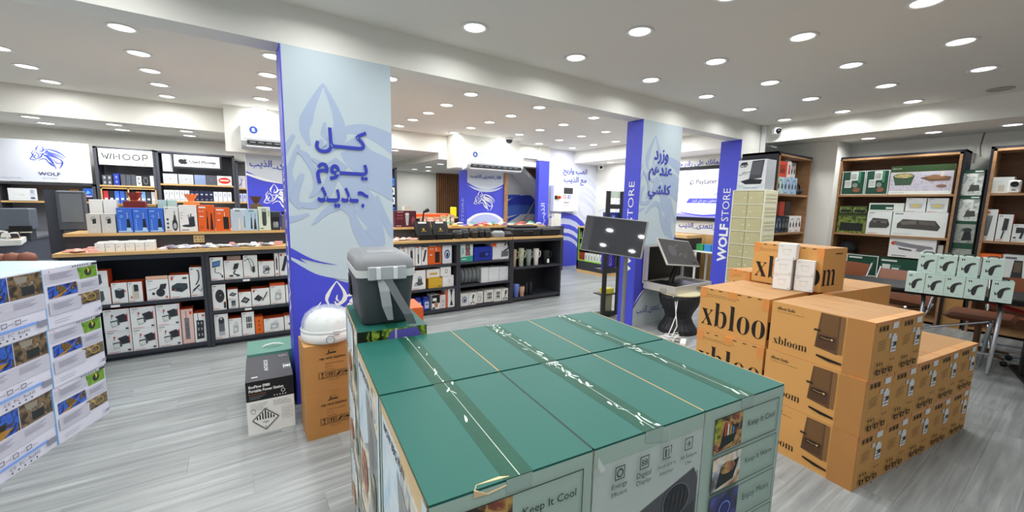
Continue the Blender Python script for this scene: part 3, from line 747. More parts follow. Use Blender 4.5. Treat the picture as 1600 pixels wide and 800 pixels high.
# ------------------------------------------------------------------ cap care cartons with the cap washer
CARD = M('#c08a4e', rough=.7, var=.05, scale=6, bump=.04); CARDT = M('#cfa063', rough=.65, var=.05, scale=6); PRINT = M('#2d2620', rough=.7); CTAPE = M('#d89a55', rough=.3, var=.03)
def capart(fc):
    f = fc['F']
    f.e(.46, .815, .07, .10, PRINT, 16, 0, PI); f.p([(.34, .775), (.37, .80), (.44, .82), (.53, .82), (.525, .79), (.43, .79)], PRINT)
    for a in range(3): f.l([(.43 + a * .025, .83), (.44 + a * .025, .88)], .004, M('#8a6236'))
    f.t('cap care machine', .46, .70, PRINT, w=.44, h=.065, off=.02)
    for i, w in enumerate((.32, .13, .16)): f.t(('QUANTITY OF MACHINE', 'QTY 1 PC', 'G.W. 7.0 kg')[i], .33, .585 - i * .065, M('#5f4528', rough=.7), w=w, h=.032, al='l')
    for i in range(4):
        u = .22 + i * .135; f.frame(u, .28, u + .12, .42, .007, PRINT)
        if i == 0: f.p([(u + .04, .4), (u + .085, .4), (u + .0625, .34)], PRINT); f.r(u + .057, .3, u + .068, .35, PRINT); f.r(u + .04, .295, u + .085, .305, PRINT)
        elif i == 1:
            for a in (.035, .075): f.r(u + a, .3, u + a + .015, .37, PRINT); f.p([(u + a - .012, .365), (u + a + .027, .365), (u + a + .0075, .405)], PRINT)
        elif i == 2: f.p([(u + .02, .31), (u + .06, .31), (u + .11, .39), (u + .07, .39)], PRINT)
        else: f.e(u + .062, .345, .05, .04, PRINT, 10, 0, PI); f.l([(u + .062, .345), (u + .062, .3)], .008, PRINT)
    f.t('MADE IN CHINA', .47, .235, M('#5f4528', rough=.7), w=.2, h=.025)
    fc['L'].t('cap care', .5, .6, M('#7a5a34'), w=.3, h=.05)
for k in range(2):
    o = carton('kraft_carton', ('brown cap care carton on the floor, lower of the pair before the big pillar', 'brown cap care carton carrying the clear-domed cap washer')[k], 'carton', (.468, 2.645, k * .3055), (.345, .255, .305), CARD, 0, dict(T=CARDT), capart, 'cap care cartons')
    MB().box((-.17, .12, .305), (.17, .135, .3054), M('#a97c46')).build('tape', o)
    MB().box((-.03, -.0006, .2), (.02, .0, .305), M('#b98448', rough=.3)).build('tape', o)
cw = empty('cap_washer', 'white cap washer with clear dome and round silver button on the cap care carton', 'appliance', (.452, 2.765, .6115), -4)
WH = M('#eff1f0', rough=.35, var=.01)
MB().lathe([(.125, 0), (.15, .006), (.157, .03), (.155, .062), (.148, .07)], WH, n=32).build('base', cw)
MB().lathe([(.156, .07), (.157, .082), (.15, .086)], M('#d5dadb', rough=.3), n=32, cap=False).build('rim', cw)
inn = MB().lathe([(.135, .072), (.13, .12), (.105, .16), (.06, .185), (.001, .192)], M('#e9ecea', rough=.5), n=28, cap=False)
for a in range(26):
    t = a * 2.4; ph = .35 + (a % 6) * .17; r = .128 * math.sin(ph + .3); z = .075 + .115 * math.cos(ph)
    inn.lathe([(.006, 0), (.001, .003)], M('#cdd2d0'), (r * math.cos(t), r * math.sin(t), z + .004), 6, cap=False)
inn.build('cap_form', cw)
MB().lathe([(.152, .084), (.149, .125), (.128, .172), (.085, .205), (.04, .217), (.001, .219)], glass('#eef4f6', .32, .04), n=32, cap=False).build('clear_dome', cw)
b = MB(); b.cyl((0, -.150, .036), (0, -.163, .036), .026, M('#b9bfc4', rough=.25, metal=.6), n=20); b.cyl((0, -.163, .036), (0, -.165, .036), .021, M('#cfd6da', rough=.3), n=20)
b.build('round_button', cw)
MB().box((.02, -.162, .062), (.055, -.145, .09), M('#c9cecf', rough=.2), bev=.004).build('clasp', cw)

# ------------------------------------------------------------------ black and white power station carton with a green carton behind
def eco(fc):
    f = fc['F']; f.r(0, .63, 1, 1, M('#17181b'))
    f.t('EcoFlow E980', .06, .9, WHITE, w=.44, h=.055, off=.03, al='l'); f.t('Portable Power Station', .06, .825, WHITE, w=.72, h=.055, off=.03, al='l'); f.t('Boost your Power', .06, .76, M('#d07a3a'), w=.36, h=.03, al='l')
    for i in range(3): f.r(.06, .72 - i * .025, .4 - i * .06, .727 - i * .025, M('#8a8c90'))
    f.ring(.77, .75, .045, .035, .25, WHITE)
    for i in range(5): f.e(.58 + i * .06, .68, .016, .014, M('#c9cbcf'), 8)
    f.p([(.37, .47), (.66, .27), (.37, .06), (.09, .27)], M('#26272a')); f.p([(.37, .45), (.63, .27), (.37, .08), (.12, .27)], WHITE)
    for i in range(7):
        u = .2 + i * .057; t = .44 - abs(u - .37) * .70; f.r(u - .014, .27, u + .014, t, M('#17181b'))
    f.t('9', .37, .12, M('#17181b'), h=.04); f.t('Ogle', .37, .215, M('#17181b'), w=.12)
    for i in range(4): f.t('LITHIUM ION BATTERIES', .07, .58 - i * .035, M('#55575c'), w=.36 - .05 * (i % 3), h=.02, al='l')
    f.ring(.13, .45, .05, .045, .15, M('#33353a'))
    for i in range(5): f.frame(.56 + i * .075, .50, .61 + i * .075, .56, .006, M('#55575c'))
    f.t('E3P GUIDE TO AIR', .55, .585, M('#55575c'), w=.3, h=.02, al='l'); f.frame(.72, .22, .94, .44, .005, M('#7b7d82'))
    for i in range(5): f.r(.74, .26 + i * .035, .92 - .03 * (i % 2), .268 + i * .035, M('#9a9ca2'))
    t = fc['T']; t.t('ECOFLOW', .44, .55, M('#d9dade'), h=.45, rot=270, off=.02, w=.09); t.t('EcoFlow', .86, .88, M('#c9cacf'), w=.2, h=.06); t.t('E980', .9, .4, WHITE, w=.16, h=.1, off=.03); t.frame(.82, .3, .99, .5, .008, M('#c9cacf'))
o = carton('power_station_carton', 'black-topped white power station carton with hazard diamond on the floor', 'carton', (.122, 2.905, 0), (.264, .47, .355), WHITE, -2, dict(T=M('#3a3b41', rough=.5), L=M('#dcdcda'), R=M('#26272b')), eco)
MB().box((-.1, .06, .355), (-.065, .075, .3556), M('#d8d9dc')).build('tape', o)
g = empty('green_carton', 'flat green carton with a white carry handle behind the black-topped carton', 'carton', (.18, 3.42, 0), -2)
MB().box((-.17, 0, 0), (.17, .33, .36), M('#4f8274', rough=.5), sides=dict(T=M('#5a8c7e', rough=.45))).build('body', g)
MB().tube([(-.07, .14, .36), (-.045, .13, .376), (0, .13, .382), (.045, .13, .376), (.07, .14, .36)], .007, WHITE, 6).build('handle', g)

# ------------------------------------------------------------------ stack of pale lantern cartons, left
NIGHT = photo(['#0b1440', '#1c3f9a', '#3a6ad0', '#20242c', '#a8792c'], 16); CAMP = photo(['#2a2520', '#4a3f30', '#8a6f48', '#3a4450', '#b89a68'], 18); LAWN = photo(['#3a6a1a', '#6a9a2a', '#87b043', '#2a3a4a'], 14)
PRW = M('#dcdcea', rough=.45, var=.02); GB = M('#c4c4d2', rough=.45); TX = M('#7c7c90')
def lines(f, u, v, n, w, st=.022):
    for i in range(n): f.r(u, v - i * st, u + w * (1 - .25 * ((i * 7) % 3) / 2), v - i * st + .006, TX)
def lan_a(fc):
    f = fc['F']; f.r(.0, .62, .52, .98, NIGHT); f.p([(.05, .62), (.3, .74), (.45, .72), (.3, .62)], M('#a87b30')); f.e(.3, .79, .06, .05, M('#2a2418')); f.r(.53, .62, .97, .98, CAMP); f.r(.68, .65, .85, .79, M('#232629'))
    f.p([(.6, .96), (.78, .95), (.76, .86), (.63, .85)], M('#8f8a7c'))
    f.r(.0, .36, .98, .6, GB); lines(f, .55, .56, 5, .3); lines(f, .1, .56, 5, .3)
    f.r(.0, .17, .83, .21, M('#7ea4ea'))
    for i in range(4): f.frame(.02 + i * .17, .25, .09 + i * .17, .32, .008, M('#3a3f58')); f.r(.1 + i * .17, .275, .17 + i * .17, .285, TX)
    f.t('CE  FC  RoHS', .5, .12, M('#4a4d66'), w=.4, h=.05); f.r(.82, .1, .95, .2, M('#8b8d9c'))
    for i in range(5): f.e(.32 + i * .08, .06, .014, .016, M('#55586c'), 8)
def lan_b(fc):
    f = fc['F']; f.r(0, 0, .012, 1, M('#8fc0ee')); f.r(.03, .74, .98, .92, GB); f.p([(.64, .72), (.98, .72), (.98, .93), (.6, .93)], LAWN); f.e(.8, .83, .07, .07, M('#26302a')); f.p([(.78, .93), (.84, .86), (.8, .8)], M('#c9b93a'))
    f.r(.06, .5, .56, .7, NIGHT); f.p([(.08, .5), (.32, .57), (.5, .68), (.34, .56), (.2, .5)], M('#b5822c')); f.e(.28, .62, .07, .06, M('#6a5324')); f.r(.57, .5, .98, .68, GB)
    f.p([(.62, .26), (.98, .26), (.98, .46), (.56, .46)], CAMP); f.ring(.8, .36, .1, .07, .25, M('#a58f3a')); f.r(.04, .22, .6, .44, GB); lines(f, .1, .9, 5, .4); lines(f, .62, .64, 4, .3); lines(f, .1, .4, 5, .35); lines(f, .08, .12, 2, .3, .04)
    for i in range(7): f.r(.48 + i * .045, .96, .505 + i * .045, .99, M('#6b6d80'))
    f.r(.84, .945, .95, .985, M('#2b2c36')); f.r(.88, .08, .96, .14, M('#9a9bac')); f.e(.07, .955, .012, .01, M('#d0402a'), 8)
for k in range(3):
    w = ('bottom', 'middle', 'top')[k]; z = k * .357
    # nearer column, cut by the left edge; its printed face looks right
    th = 70.0
    carton('lantern_carton', f'pale printed lantern carton at the left picture edge, {w} of the nearer stack', 'carton', (-1.03 + .012 * k - .012, 3.205, z), (.46, .52, .355), PRW, th, dict(T=M('#bfeaf6', rough=.4), R=M('#8fc0ee')), lan_a, 'stacked lantern cartons')  # cyan tops and blue sides have the blue daylight painted in
    carton('lantern_carton', f'pale printed lantern carton with green lawn picture, {w} of the farther left stack', 'carton', (-.868 + .01 * k - .015, 3.585, z), (.385, .52, .355), PRW, 66, dict(T=M('#bfeaf6', rough=.4), L=M('#7fb4ec', rough=.4), R=M('#8fc0ee')), lan_b, 'stacked lantern cartons')

# ------------------------------------------------------------------ brown coffee-machine cartons, right
KR = M('#d89f5a', rough=.72, var=.05, scale=5, bump=.04); KRT = M('#b98c5c', rough=.65, var=.05, scale=5); KRD = M('#b57f46', rough=.72); PATCH = M('#e0934e', rough=.35, var=.04)
XIN = M('#1f1712', rough=.7); MACH = M('#6a4a2e', rough=.7); MACH2 = M('#553a24', rough=.7)
SERIF = '\U0001D431\U0001D41B\U0001D425\U0001D428\U0001D428\U0001D426'
def xb_side(f):
    f.t('xBloom Studio', .06, .885, XIN, w=.2, h=.065, off=.02, al='l'); f.t('The ultimate machine for specialty coffee', .06, .815, M('#4a3320'), w=.3, h=.022, al='l')
    f.t(SERIF, .05, .235, XIN, w=.37, h=.155, off=-.008, al='l')
    f.p([(.52, .98), (.70, .98), (.70, .28), (.49, .33)], MACH); f.r(.535, .6, .69, .97, M('#73522f')); f.r(.505, .34, .69, .565, MACH2); f.p([(.70, .98), (.73, .98), (.72, .3), (.70, .28)], M('#5c4028')); f.r(.71, .3, .75, .98, M('#84603a'))
    f.r(.47, .63, .535, .665, M('#33261a')); f.r(.53, .5, .67, .565, XIN); f.l([(.54, .535), (.6, .52), (.66, .53)], .008, M('#b08a50')); f.e(.65, .525, .012, .02, M('#d6b27c'), 8)
    f.p([(.52, .2), (.76, .155), (.76, .12), (.64, .12), (.52, .165)], XIN); f.r(.77, 0, 1, 1, KRD)
def xb_end(f):
    for i in range(3): f.frame(.14 + i * .13, .83, .24 + i * .13, .92, .012, XIN); f.e(.19 + i * .13, .875, .03, .03, XIN, 8)
    f.r(.66, .84, .88, .95, WHITE); f.r(.52, .68, .64, .77, M('#dcd8d0')); f.r(.67, .42, .88, .70, WHITE); f.r(.7, .70, .82, .75, WHITE)
    for i in range(3): f.r(.7, .46 + i * .06, .85, .48 + i * .06, M('#77787c'))
    f.r(.76, .53, .86, .6, M('#35363a'))
    for i in range(4): f.l([(.14, .5 + i * .05), (.42, .53 + i * .05)], .01, M('#5f4025'))
    for i in range(3): f.r(.16 + i * .09, .24, .2 + i * .09, .29, XIN)
    f.t('RoHS', .74, .3, XIN, w=.2, h=.04)
    for i in range(3): f.r(.16 + i * .24, .08, .3 + i * .24, .17, XIN); f.e(.23 + i * .24, .125, .03, .03, KR, 8)
    f.e(.6, .03, .02, .015, XIN, 8)
def xb_big(f, full=True):
    f.t('Please do not use a sharp knife to open this package', .1, .86, M('#5f4025'), w=.5, h=.03, al='l'); f.t('keep upright and handle with care when moving', .1, .82, M('#5f4025'), w=.45, h=.024, al='l')
    vs, fs, a = letters(SERIF, -.008, 3)
    W2 = 1.28
    v2, f2 = [], []
    for q in fs:
        c = clip01([(.045 + vs[i][0] * W2, .13 + vs[i][1] * .56) for i in q])
        if len(c) > 2: f2.append(tuple(range(len(v2), len(v2) + len(c)))); v2 += c
    f.put(v2, f2, XIN)
def xb_wrap(f, W1):
    vs, fs, a = letters(SERIF, -.008, 3); v2, f2 = [], []
    for q in fs:
        c = clip01([((.045 + vs[i][0] * 1.28 - 1) * W1, .13 + vs[i][1] * .56) for i in q])
        if len(c) > 2: f2.append(tuple(range(len(v2), len(v2) + len(c)))); v2 += c
    f.put(v2, f2, XIN)
def xcarton(label, corner, th, dims, kind, group='coffee machine cartons'):
    """corner = nearest bottom corner (front-left in local axes)"""
    w, d, h = dims; z = corner[2]; a = math.radians(th)
    o = empty('coffee_machine_carton', label, 'carton', (corner[0] + math.cos(a) * w / 2, corner[1] + math.sin(a) * w / 2, z), th, group)
    mb = MB(); mb.box((-w / 2, 0, 0), (w / 2, d, h), KR, sides=dict(T=KRT))
    fF = Face(mb, (-w / 2, 0, 0), (w, 0, 0), (0, 0, h)); fL = Face(mb, (-w / 2, d, 0), (0, -d, 0), (0, 0, h))
    if kind == 'std': xb_side(fL); xb_end(fF)
    elif kind == 'big': xb_big(fL); xb_wrap(fF, d / w); fF.r(.5, .86, .8, .89, M('#5f4025'))
    ft = Face(mb, (-w / 2, 0, h), (w, 0, 0), (0, d, 0)); ft.r(.48, .02, .52, .98, M('#c08f57')); ft.t('xbloom studio', .5, .62, M('#8f6a40'), h=.2, rot=90)
    mb.build('body', o)
    t = MB(); e = .0012
    if kind == 'std':
        t.box((-w / 2 - e, -e, h - .075), (-w / 2 + .006, .085, h + e), PATCH); t.build('tape_patch', o)
        MB().box((-w / 2 - e, -e, h - .02), (w / 2, .0, h + e), PATCH).build('tape_strip', o)
        MB().box((-w / 2 + .005, 0, h), (w / 2 - .003, .05, h + e), M('#d9a061', rough=.4)).build('flap_edge', o)
    else:
        MB().box((-w / 2 - e, d - .05, h - .07), (-w / 2 + .006, d + e, h + e), PATCH).build('tape_patch', o)
        MB().box((-w / 2 - e, d * .5 - .03, h - .045), (-w / 2 + .02, d * .5 + .03, h + e), PATCH).build('tape_patch', o)
        MB().box((-w / 2 - e, -e, h - .075), (-w / 2 + .006, .04, h + e), PATCH).build('tape_patch', o)
        s = MB()
        for k in range(6): s.box((-w / 2 - .0008, d * (.1 + k * .14), h - .012), (-w / 2, d * (.15 + k * .14), h - .006), M('#4a3018'))
        s.build('perforation', o)
    return o
TX2 = -8.0; cx, sx = math.cos(math.radians(TX2)), math.sin(math.radians(TX2)); bw = .2965
on = ['nearest', 'second', 'third', 'fourth', 'farthest']
for lev in range(2):
    for k in range(5):
        u = k * (bw + .003) + (.004 if lev else 0)
        xcarton(f'brown coffee machine carton, {on[k]} of the five in the {"bottom" if lev == 0 else "second"} layer of the right pile', (2.655 + u * cx, .6 + u * sx, lev * .311), TX2, (bw, .52, .3095), 'std')
for k in range(2):
    u = k * .278
    xcarton(f'brown coffee machine carton in the third layer of the right pile, {"nearer" if k == 0 else "farther of the two"}', (2.672 + u * cx, .597 + u * sx, .622), TX2, (.275, .52, .3095), 'std')
for lev in range(3):
    xcarton(('brown carton with huge dark lettering, bottom of the left stack, hidden behind the green pile', 'brown carton with huge dark lettering, middle of the left stack beside the green pile', 'brown carton with huge cut-off dark lettering, top of the left stack')[lev], (2.752 - .02 * (2 - lev), 1.135 if lev == 2 else 1.13, lev * .311), -2, (.55, .465 if lev == 2 else .46, .3095), 'big')
for lev in range(3):
    for k in range(2):
        u = k * .43
        xcarton(f'brown carton in the rear row of the right pile, {("bottom", "middle", "top")[lev]} of the {("left", "right")[k]} stack', (3.345 + u * cx, 1.0 + u * sx, lev * .311), TX2, (.425, .52, .3095), 'plain')
xcarton('brown carton with big wrapped lettering alone on top, behind small white boxes', (3.305, 1.055, .933), -10, (.275, .5, .305), 'big')
for lev in range(3):
    xcarton(f'brown carton barely showing behind the left stack, {("lowest", "middle", "upper")[lev]} one', (3.53, 1.625, lev * .325), -14, (.5, .2, .324), 'big')
# five small white cartons with a cup outline
def cup(fc):
    for k in ('F', 'L'):
        f = fc[k]; g = M('#9b9ea2'); f.l([(.3, .62), (.34, .36), (.4, .3), (.6, .3), (.66, .36), (.7, .62)], .008, g); f.l([(.25, .64), (.75, .64)], .01, g); f.l([(.25, .68), (.75, .68)], .006, g); f.l([(.25, .64), (.25, .68)], .006, g); f.l([(.75, .64), (.75, .68)], .006, g)
        f.t('xBloom', .2, .88, M('#6b6e72'), w=.2, h=.05)
    for k in 'FLR': fc[k].frame(0, 0, 1, 1, .012, M('#c3c5c8'))
    fc['F'].e(.9, .1, .03, .03, M('#5a5c60'), 8)
cw_, ch_ = .108, .107
for lab, u, z in (('bottom left', 0, 0), ('bottom right', 1, 0), ('middle left', 0, 1), ('middle right', 1, 1), ('topmost', .12, 2)):
    px, py = (3.243, 1.135) if u == 1 else (3.192 + u * .06, 1.252 - u * .1)
    carton('small_white_carton', f'small white cup carton on the brown cartons, {lab} of the five', 'carton', (px, py, .9345 + z * (ch_ + .0005)), (cw_, .12, ch_), WHITE, -80 + z, None, cup, 'small white cup cartons')
# ------------------------------------------------------------------ long counters with open shelves
def shelf_unit(label, x0, x1, zs, y0=4.94, y1=5.42, z1=.975, left=True, right=True, kick=.06):
    o = empty('shelf_unit', label, 'shelf unit', (x0, y0, 0)); w, d = x1 - x0, y1 - y0
    MB().box((0, d - .02, kick), (w, d, z1), CHAR2).build('back_panel', o)
    MB().box((0, 0, kick - .055), (.028, d, z1), CHAR).build('side_panel', o)
    MB().box((w - .028, 0, kick - .055), (w, d, z1), CHAR).build('side_panel', o)
    MB().box((.028, 0, z1 - .045), (w - .028, d, z1), CHAR).build('top_rail', o)
    MB().box((.028, .04, 0), (w - .028, .06, kick), M('#34353b', rough=.5)).build('plinth', o)
    for z in zs: MB().box((.028, .005, z - .03), (w - .028, d - .02, z), CHAR).build('shelf', o)
    if x0 < 1.2:
        for k, z in enumerate(zs[1:]):
            MB().box((w * .3, -.002, z - .026), (w * .3 + .06, .004, z - .006), WHITE).build('price_tag', o)
    return o
shelf_unit('charcoal counter shelf unit, leftmost, with flashlight cartons on its lowest shelf', -1.27, -.275, (.066, .53))
shelf_unit('charcoal counter shelf unit left of the big pillar, three shelves of white gadget cartons', -.272, .72, (.066, .37, .677))
shelf_unit('charcoal counter shelf unit right of the big pillar, with orange and white cartons', 1.30, 2.495, (.05, .357, .677))
shelf_unit('charcoal counter shelf unit in the middle of the right counter, with round packs', 2.498, 3.385, (.05, .357, .683))
shelf_unit('charcoal counter shelf unit at the open right end, with tumblers', 3.388, 4.365, (.07, .545))
def top(label, x0, x1, xr0, xr1, yl):
    o = empty('counter_top', label, 'counter top', (0, 0, 0))
    MB().box((x0, 4.915, .976), (x1, 5.44, 1.006), OAK).build('lower_board', o)
    MB().box((xr0, yl + .03, 1.007), (xr1, 5.44, 1.13), CHAR).build('riser', o)
    MB().box((xr0, yl, 1.131), (xr1, 5.72, 1.158), OAK).build('upper_board', o)
    MB().box((xr0, 5.45, 0), (xr1, 5.47, 1.13), CHAR).build('rear_panel', o)
    return o
t1 = top('oak counter top with raised back ledge, left of the big pillar', -1.285, .74, -1.27, .74, 5.17)
top('oak counter top with raised back ledge, right of the big pillar', 1.29, 4.375, 1.29, 4.30, 5.29)
ou = MB().box((-.366, 5.188, 1.045), (-.277, 5.2, 1.12), M('#cfb98a', rough=.4), bev=.003)
for x in (-.35, -.318, -.296): ou.box((x, 5.186, 1.085), (x + .006, 5.189, 1.1), BLACK); ou.box((x + .004, 5.186, 1.06), (x + .01, 5.189, 1.072), BLACK)
ou.build('power_outlet', t1)

# product art ---------------------------------------------------------------
RED = M('#e0512c', rough=.45); D1 = M('#34363b', rough=.45); D2 = M('#55585e'); LG = M('#b9bcc0'); TXT = M('#6f7278')
def base(f):
    f.r(.06, .92, .3, .95, TXT)
    for i in range(3): f.r(.06, .86 - i * .05, .22 - .03 * i, .875 - i * .05, M('#c9cbce'))
    f.r(.06, .05, .5, .065, RED); f.r(.06, .03, .4, .038, LG)
def a_flash(f):
    base(f); f.p([(.45, .68), (.78, .78), (.92, .66), (.9, .42), (.6, .38)], D1); f.p([(.88, .78), (.95, .76), (.93, .44), (.88, .4)], M('#c2403a')); f.p([(.24, .48), (.56, .52), (.6, .3), (.3, .2)], D2); f.p([(.26, .42), (.5, .46), (.52, .28), (.31, .22)], M('#e3e6dc'))
    f.l([(.3, .58), (.32, .7)], .02, D1); f.e(.33, .73, .04, .05, M('#c2403a'), 10); f.r(.8, .06, .95, .14, D2); f.r(.92, 0, 1, 1, M('#e9dfdd'))
def a_cool(f): base(f); f.p([(.22, .3), (.5, .22), (.78, .3), (.8, .68), (.5, .62), (.2, .68)], D1); f.p([(.2, .68), (.5, .62), (.8, .68), (.5, .75)], LG); f.e(.85, .58, .05, .05, RED, 10)
def a_beige(f): base(f); f.p([(.3, .15), (.75, .18), (.75, .8), (.3, .84)], M('#cfc6b2')); f.p([(.42, .52), (.72, .54), (.72, .86), (.42, .88)], D1); f.e(.2, .25, .06, .06, RED, 10)
def a_puck(f): base(f); f.e(.62, .35, .2, .2, D1); f.p([(.55, .5), (.85, .52), (.92, .78), (.64, .76)], D1); f.l([(.1, .5), (.5, .6)], .03, D2); f.e(.3, .32, .07, .07, D1, 8); f.e(.88, .12, .05, .06, RED, 8)
def a_dvr(f): base(f); f.p([(.1, .35), (.62, .25), (.92, .4), (.9, .62), (.4, .66), (.12, .55)], M('#3f4a50')); f.p([(.12, .36), (.62, .27), (.62, .42), (.12, .5)], D1); f.r(.68, .82, .9, .89, D1); f.r(.1, .8, .2, .92, RED); f.r(.25, .34, .32, .4, RED)
def a_shower(f): base(f); f.l(smooth([(.45, .4), (.72, .6), (.72, .85), (.58, .9)]), .1, D1); f.l([(.2, .2), (.75, .4)], .14, D1); f.l(smooth([(.6, .28), (.85, .18), (.9, .3)]), .05, D2); f.l([(.1, .12), (.3, .3)], .04, D2)
def a_strip(f): f.l([(.4, .95), (.42, .75)], .05, D1); f.r(.25, .12, .65, .75, M('#7d8084')); [f.frame(.36, .2 + i * .15, .54, .3 + i * .15, .03, D1) for i in range(3)]; f.r(.7, .85, .9, .93, RED)
def a_strip2(f): f.l([(.35, .98), (.37, .72)], .05, D1); f.p([(.15, .1), (.8, .12), (.85, .74), (.2, .76)], D1); [f.e(.35 + a * .28, .25 + b * .2, .06, .05, LG, 8) for a in (0, 1) for b in (0, 1, 2)]; f.r(.7, .88, .9, .94, RED)
def a_cube(f): base(f); f.p([(.05, .2), (.6, .15), (.75, .3), (.72, .8), (.15, .82)], D2); f.p([(.05, .2), (.5, .16), (.52, .72), (.08, .76)], D1)
def a_round(f): base(f); f.e(.55, .55, .34, .26, D1); f.e(.58, .58, .22, .14, M('#2a2f35')); f.r(.8, .06, .97, .3, D1); f.r(.82, .28, .95, .32, RED); f.t('88', .6, .57, LG, w=.14)
def a_pad(f): base(f); f.p([(.12, .4), (.6, .25), (.9, .5), (.45, .7)], D1); f.p([(.3, .45), (.6, .36), (.72, .5), (.45, .58)], M('#8a8d92'))
def a_radio(f): base(f); f.p([(.1, .42), (.4, .25), (.62, .45), (.35, .66)], D1); f.l([(.58, .28), (.88, .78)], .06, D1); f.l([(.5, .3), (.9, .6)], .015, D2); f.e(.12, .88, .06, .06, RED, 8)
def a_plug(f): base(f); f.p([(.3, .2), (.72, .25), (.75, .6), (.35, .65)], LG); f.e(.6, .72, .14, .1, M('#d8dadc')); f.e(.5, .4, .1, .1, M('#e8eaec'))
def a_phone(f): base(f); f.p([(.15, .55), (.75, .62), (.8, .86), (.2, .8)], D1); f.p([(.2, .6), (.72, .66), (.76, .83), (.24, .77)], M('#5a8ac8')); f.l(smooth([(.4, .55), (.35, .35), (.7, .3), (.9, .15)]), .06, D2); f.e(.88, .16, .07, .06, D1, 8)
def a_mount(f): base(f); f.p([(.45, .5), (.72, .55), (.8, .85), (.55, .82)], D1); f.l(smooth([(.6, .5), (.5, .3), (.75, .2)]), .07, D1); f.e(.35, .18, .12, .05, D1); f.e(.72, .18, .1, .05, D1)
def a_cable(f): base(f); f.l(smooth([(.05, .75), (.5, .85), (.75, .5), (.7, .2)]), .04, D1); f.l(smooth([(.3, .9), (.5, .6), (.55, .3)]), .04, D2); f.r(.6, .25, .8, .5, D1)
def a_clip(f): base(f); f.frame(.3, .2, .65, .7, .05, M('#5b6f94')); f.l([(.25, .3), (.75, .5)], .05, D1); f.r(.4, .4, .7, .6, D2)
def a_bulb(f): base(f); f.r(.3, .2, .72, .75, M('#676a70')); f.e(.51, .75, .21, .14, D1); f.r(.3, .14, .72, .3, M('#b9bcc0')); f.e(.5, .82, .1, .06, LG)
def a_multi(f): base(f); [f.r(.35 + i * .16, .3, .46 + i * .16, .8, D1 if i % 2 else D2) for i in range(3)]; f.r(.35, .52, .8, .56, WHITE)
def a_dots(f): [f.e(.5, .25 + i * .25, .09, .07, M('#7a3a1c'), 8) for i in range(3)]
def a_thin(f): f.l([(.5, .25), (.5, .75)], .35, D1); f.e(.5, .8, .22, .06, LG, 8); f.r(.3, .05, .7, .12, RED)
def a_tall(f): f.l(smooth([(.3, .2), (.5, .5), (.7, .85)]), .3, D1); f.r(.1, .85, .3, .95, RED)
WO = dict(T=M('#dd5a2c', rough=.5), R=M('#d9572c', rough=.5), L=M('#efe9e4'))
def prod(lab, x0, x1, z, h, art, col='#f4f3f0', d=.16, y=4.965, sides=WO, name='gadget_carton', group=None, lift=0):
    return carton(name, lab, 'carton', ((x0 + x1) / 2, y + random.uniform(0, .012), z + .001 + lift), (x1 - x0 - .004, d, h), col, 0, sides, (lambda fc: art(fc['F'])) if art else None, group)
Lg = 'gadget cartons on the left counter shelves'
Z1, Z2, Z3 = .066, .37, .677
ra = 'on the upper left counter shelf'
prod(f'white carton with dark cube speaker picture {ra}, lower of two', -1.13, -.968, .53, .155, a_cube, group=Lg)
prod(f'white carton with dark cube speaker picture {ra}, upper of two', -1.13, -.975, .53, .15, a_cube, group=Lg, lift=.156)
prod(f'white carton with black open bin picture {ra}', -.964, -.855, .53, .187, a_cool, group=Lg)
prod(f'white carton with beige device picture {ra}', -.853, -.752, .53, .187, a_beige, group=Lg)
o = prod(f'white carton with handle cut-out and round black pads {ra}', -.729, -.565, .53, .195, a_puck, group=Lg)
MB().box((-.08, .0, .195), (.08, .02, .228), M('#e7b69a'), bev=.004).build('hanging_strip', o)
prod(f'white carton with flat black box picture {ra}', -.563, -.41, .53, .225, a_dvr, group=Lg)
prod(f'tall white carton with curved black handset {ra}', -.405, -.306, .53, .292, a_shower, group=Lg)
pos = ['left', 'middle', 'right']
for r in (0, 1):
    for k in range(3):
        prod(f'white carton with black and red work-light picture, {("bottom", "top")[r]} {pos[k]} of six', -1.035 + k * .179, -.857 + k * .179, Z1, .205, a_flash, group=Lg, d=.2, lift=r * .206)
tag(MB().box((-.68, 4.99, .479), (-.50, 5.2, .49), D1).build('black_tray'), 'flat black tray on top of the work-light cartons', 'tray')
prod('pink-edged tall carton with grey power strip beside the work-light cartons', -.497, -.402, Z1, .345, a_strip, '#f2c9bf', group=Lg)
prod('white carton with black power strip and orange top beside the shelf divider', -.40, -.306, Z1, .295, a_strip2, group=Lg)
rb = 'on the top shelf left of the big pillar'
prod(f'white carton with phone holder picture {rb}', -.24, -.13, Z3, .233, a_phone, group=Lg)
prod(f'white carton with black dash mount picture {rb}', -.127, .034, Z3, .192, a_mount, group=Lg)
tag(MB().box((-.10, 5.0, .8705), (.02, 5.1, .915), M('#b9a295'), bev=.005).build('pouch'), 'brownish pouch lying on the dash mount carton', 'pouch')
prod(f'white carton with coiled black cable {rb}', .036, .164, Z3, .237, a_cable, group=Lg)
prod(f'white carton with blue clip frame picture {rb}', .168, .313, Z3, .166, a_clip, group=Lg)
prod(f'thin tall white carton {rb}', .317, .357, Z3, .258, a_thin, group=Lg)
prod(f'white carton beside the pillar edge {rb}', .36, .46, Z3, .248, a_tall, group=Lg)
rc = 'on the middle shelf left of the pillar'
prod(f'large white carton with round black speaker {rc}', -.24, -.125, Z2, .262, a_round, group=Lg)
prod(f'small camera carton {rc}, lower of two', -.113, -.024, Z2, .1, a_bulb, group=Lg)
prod(f'small white carton {rc}, upper of two', -.115, -.024, Z2, .1, a_pad, group=Lg, lift=.102)
prod(f'white carton with flat black pad {rc}', -.02, .09, Z2, .162, a_pad, group=Lg)
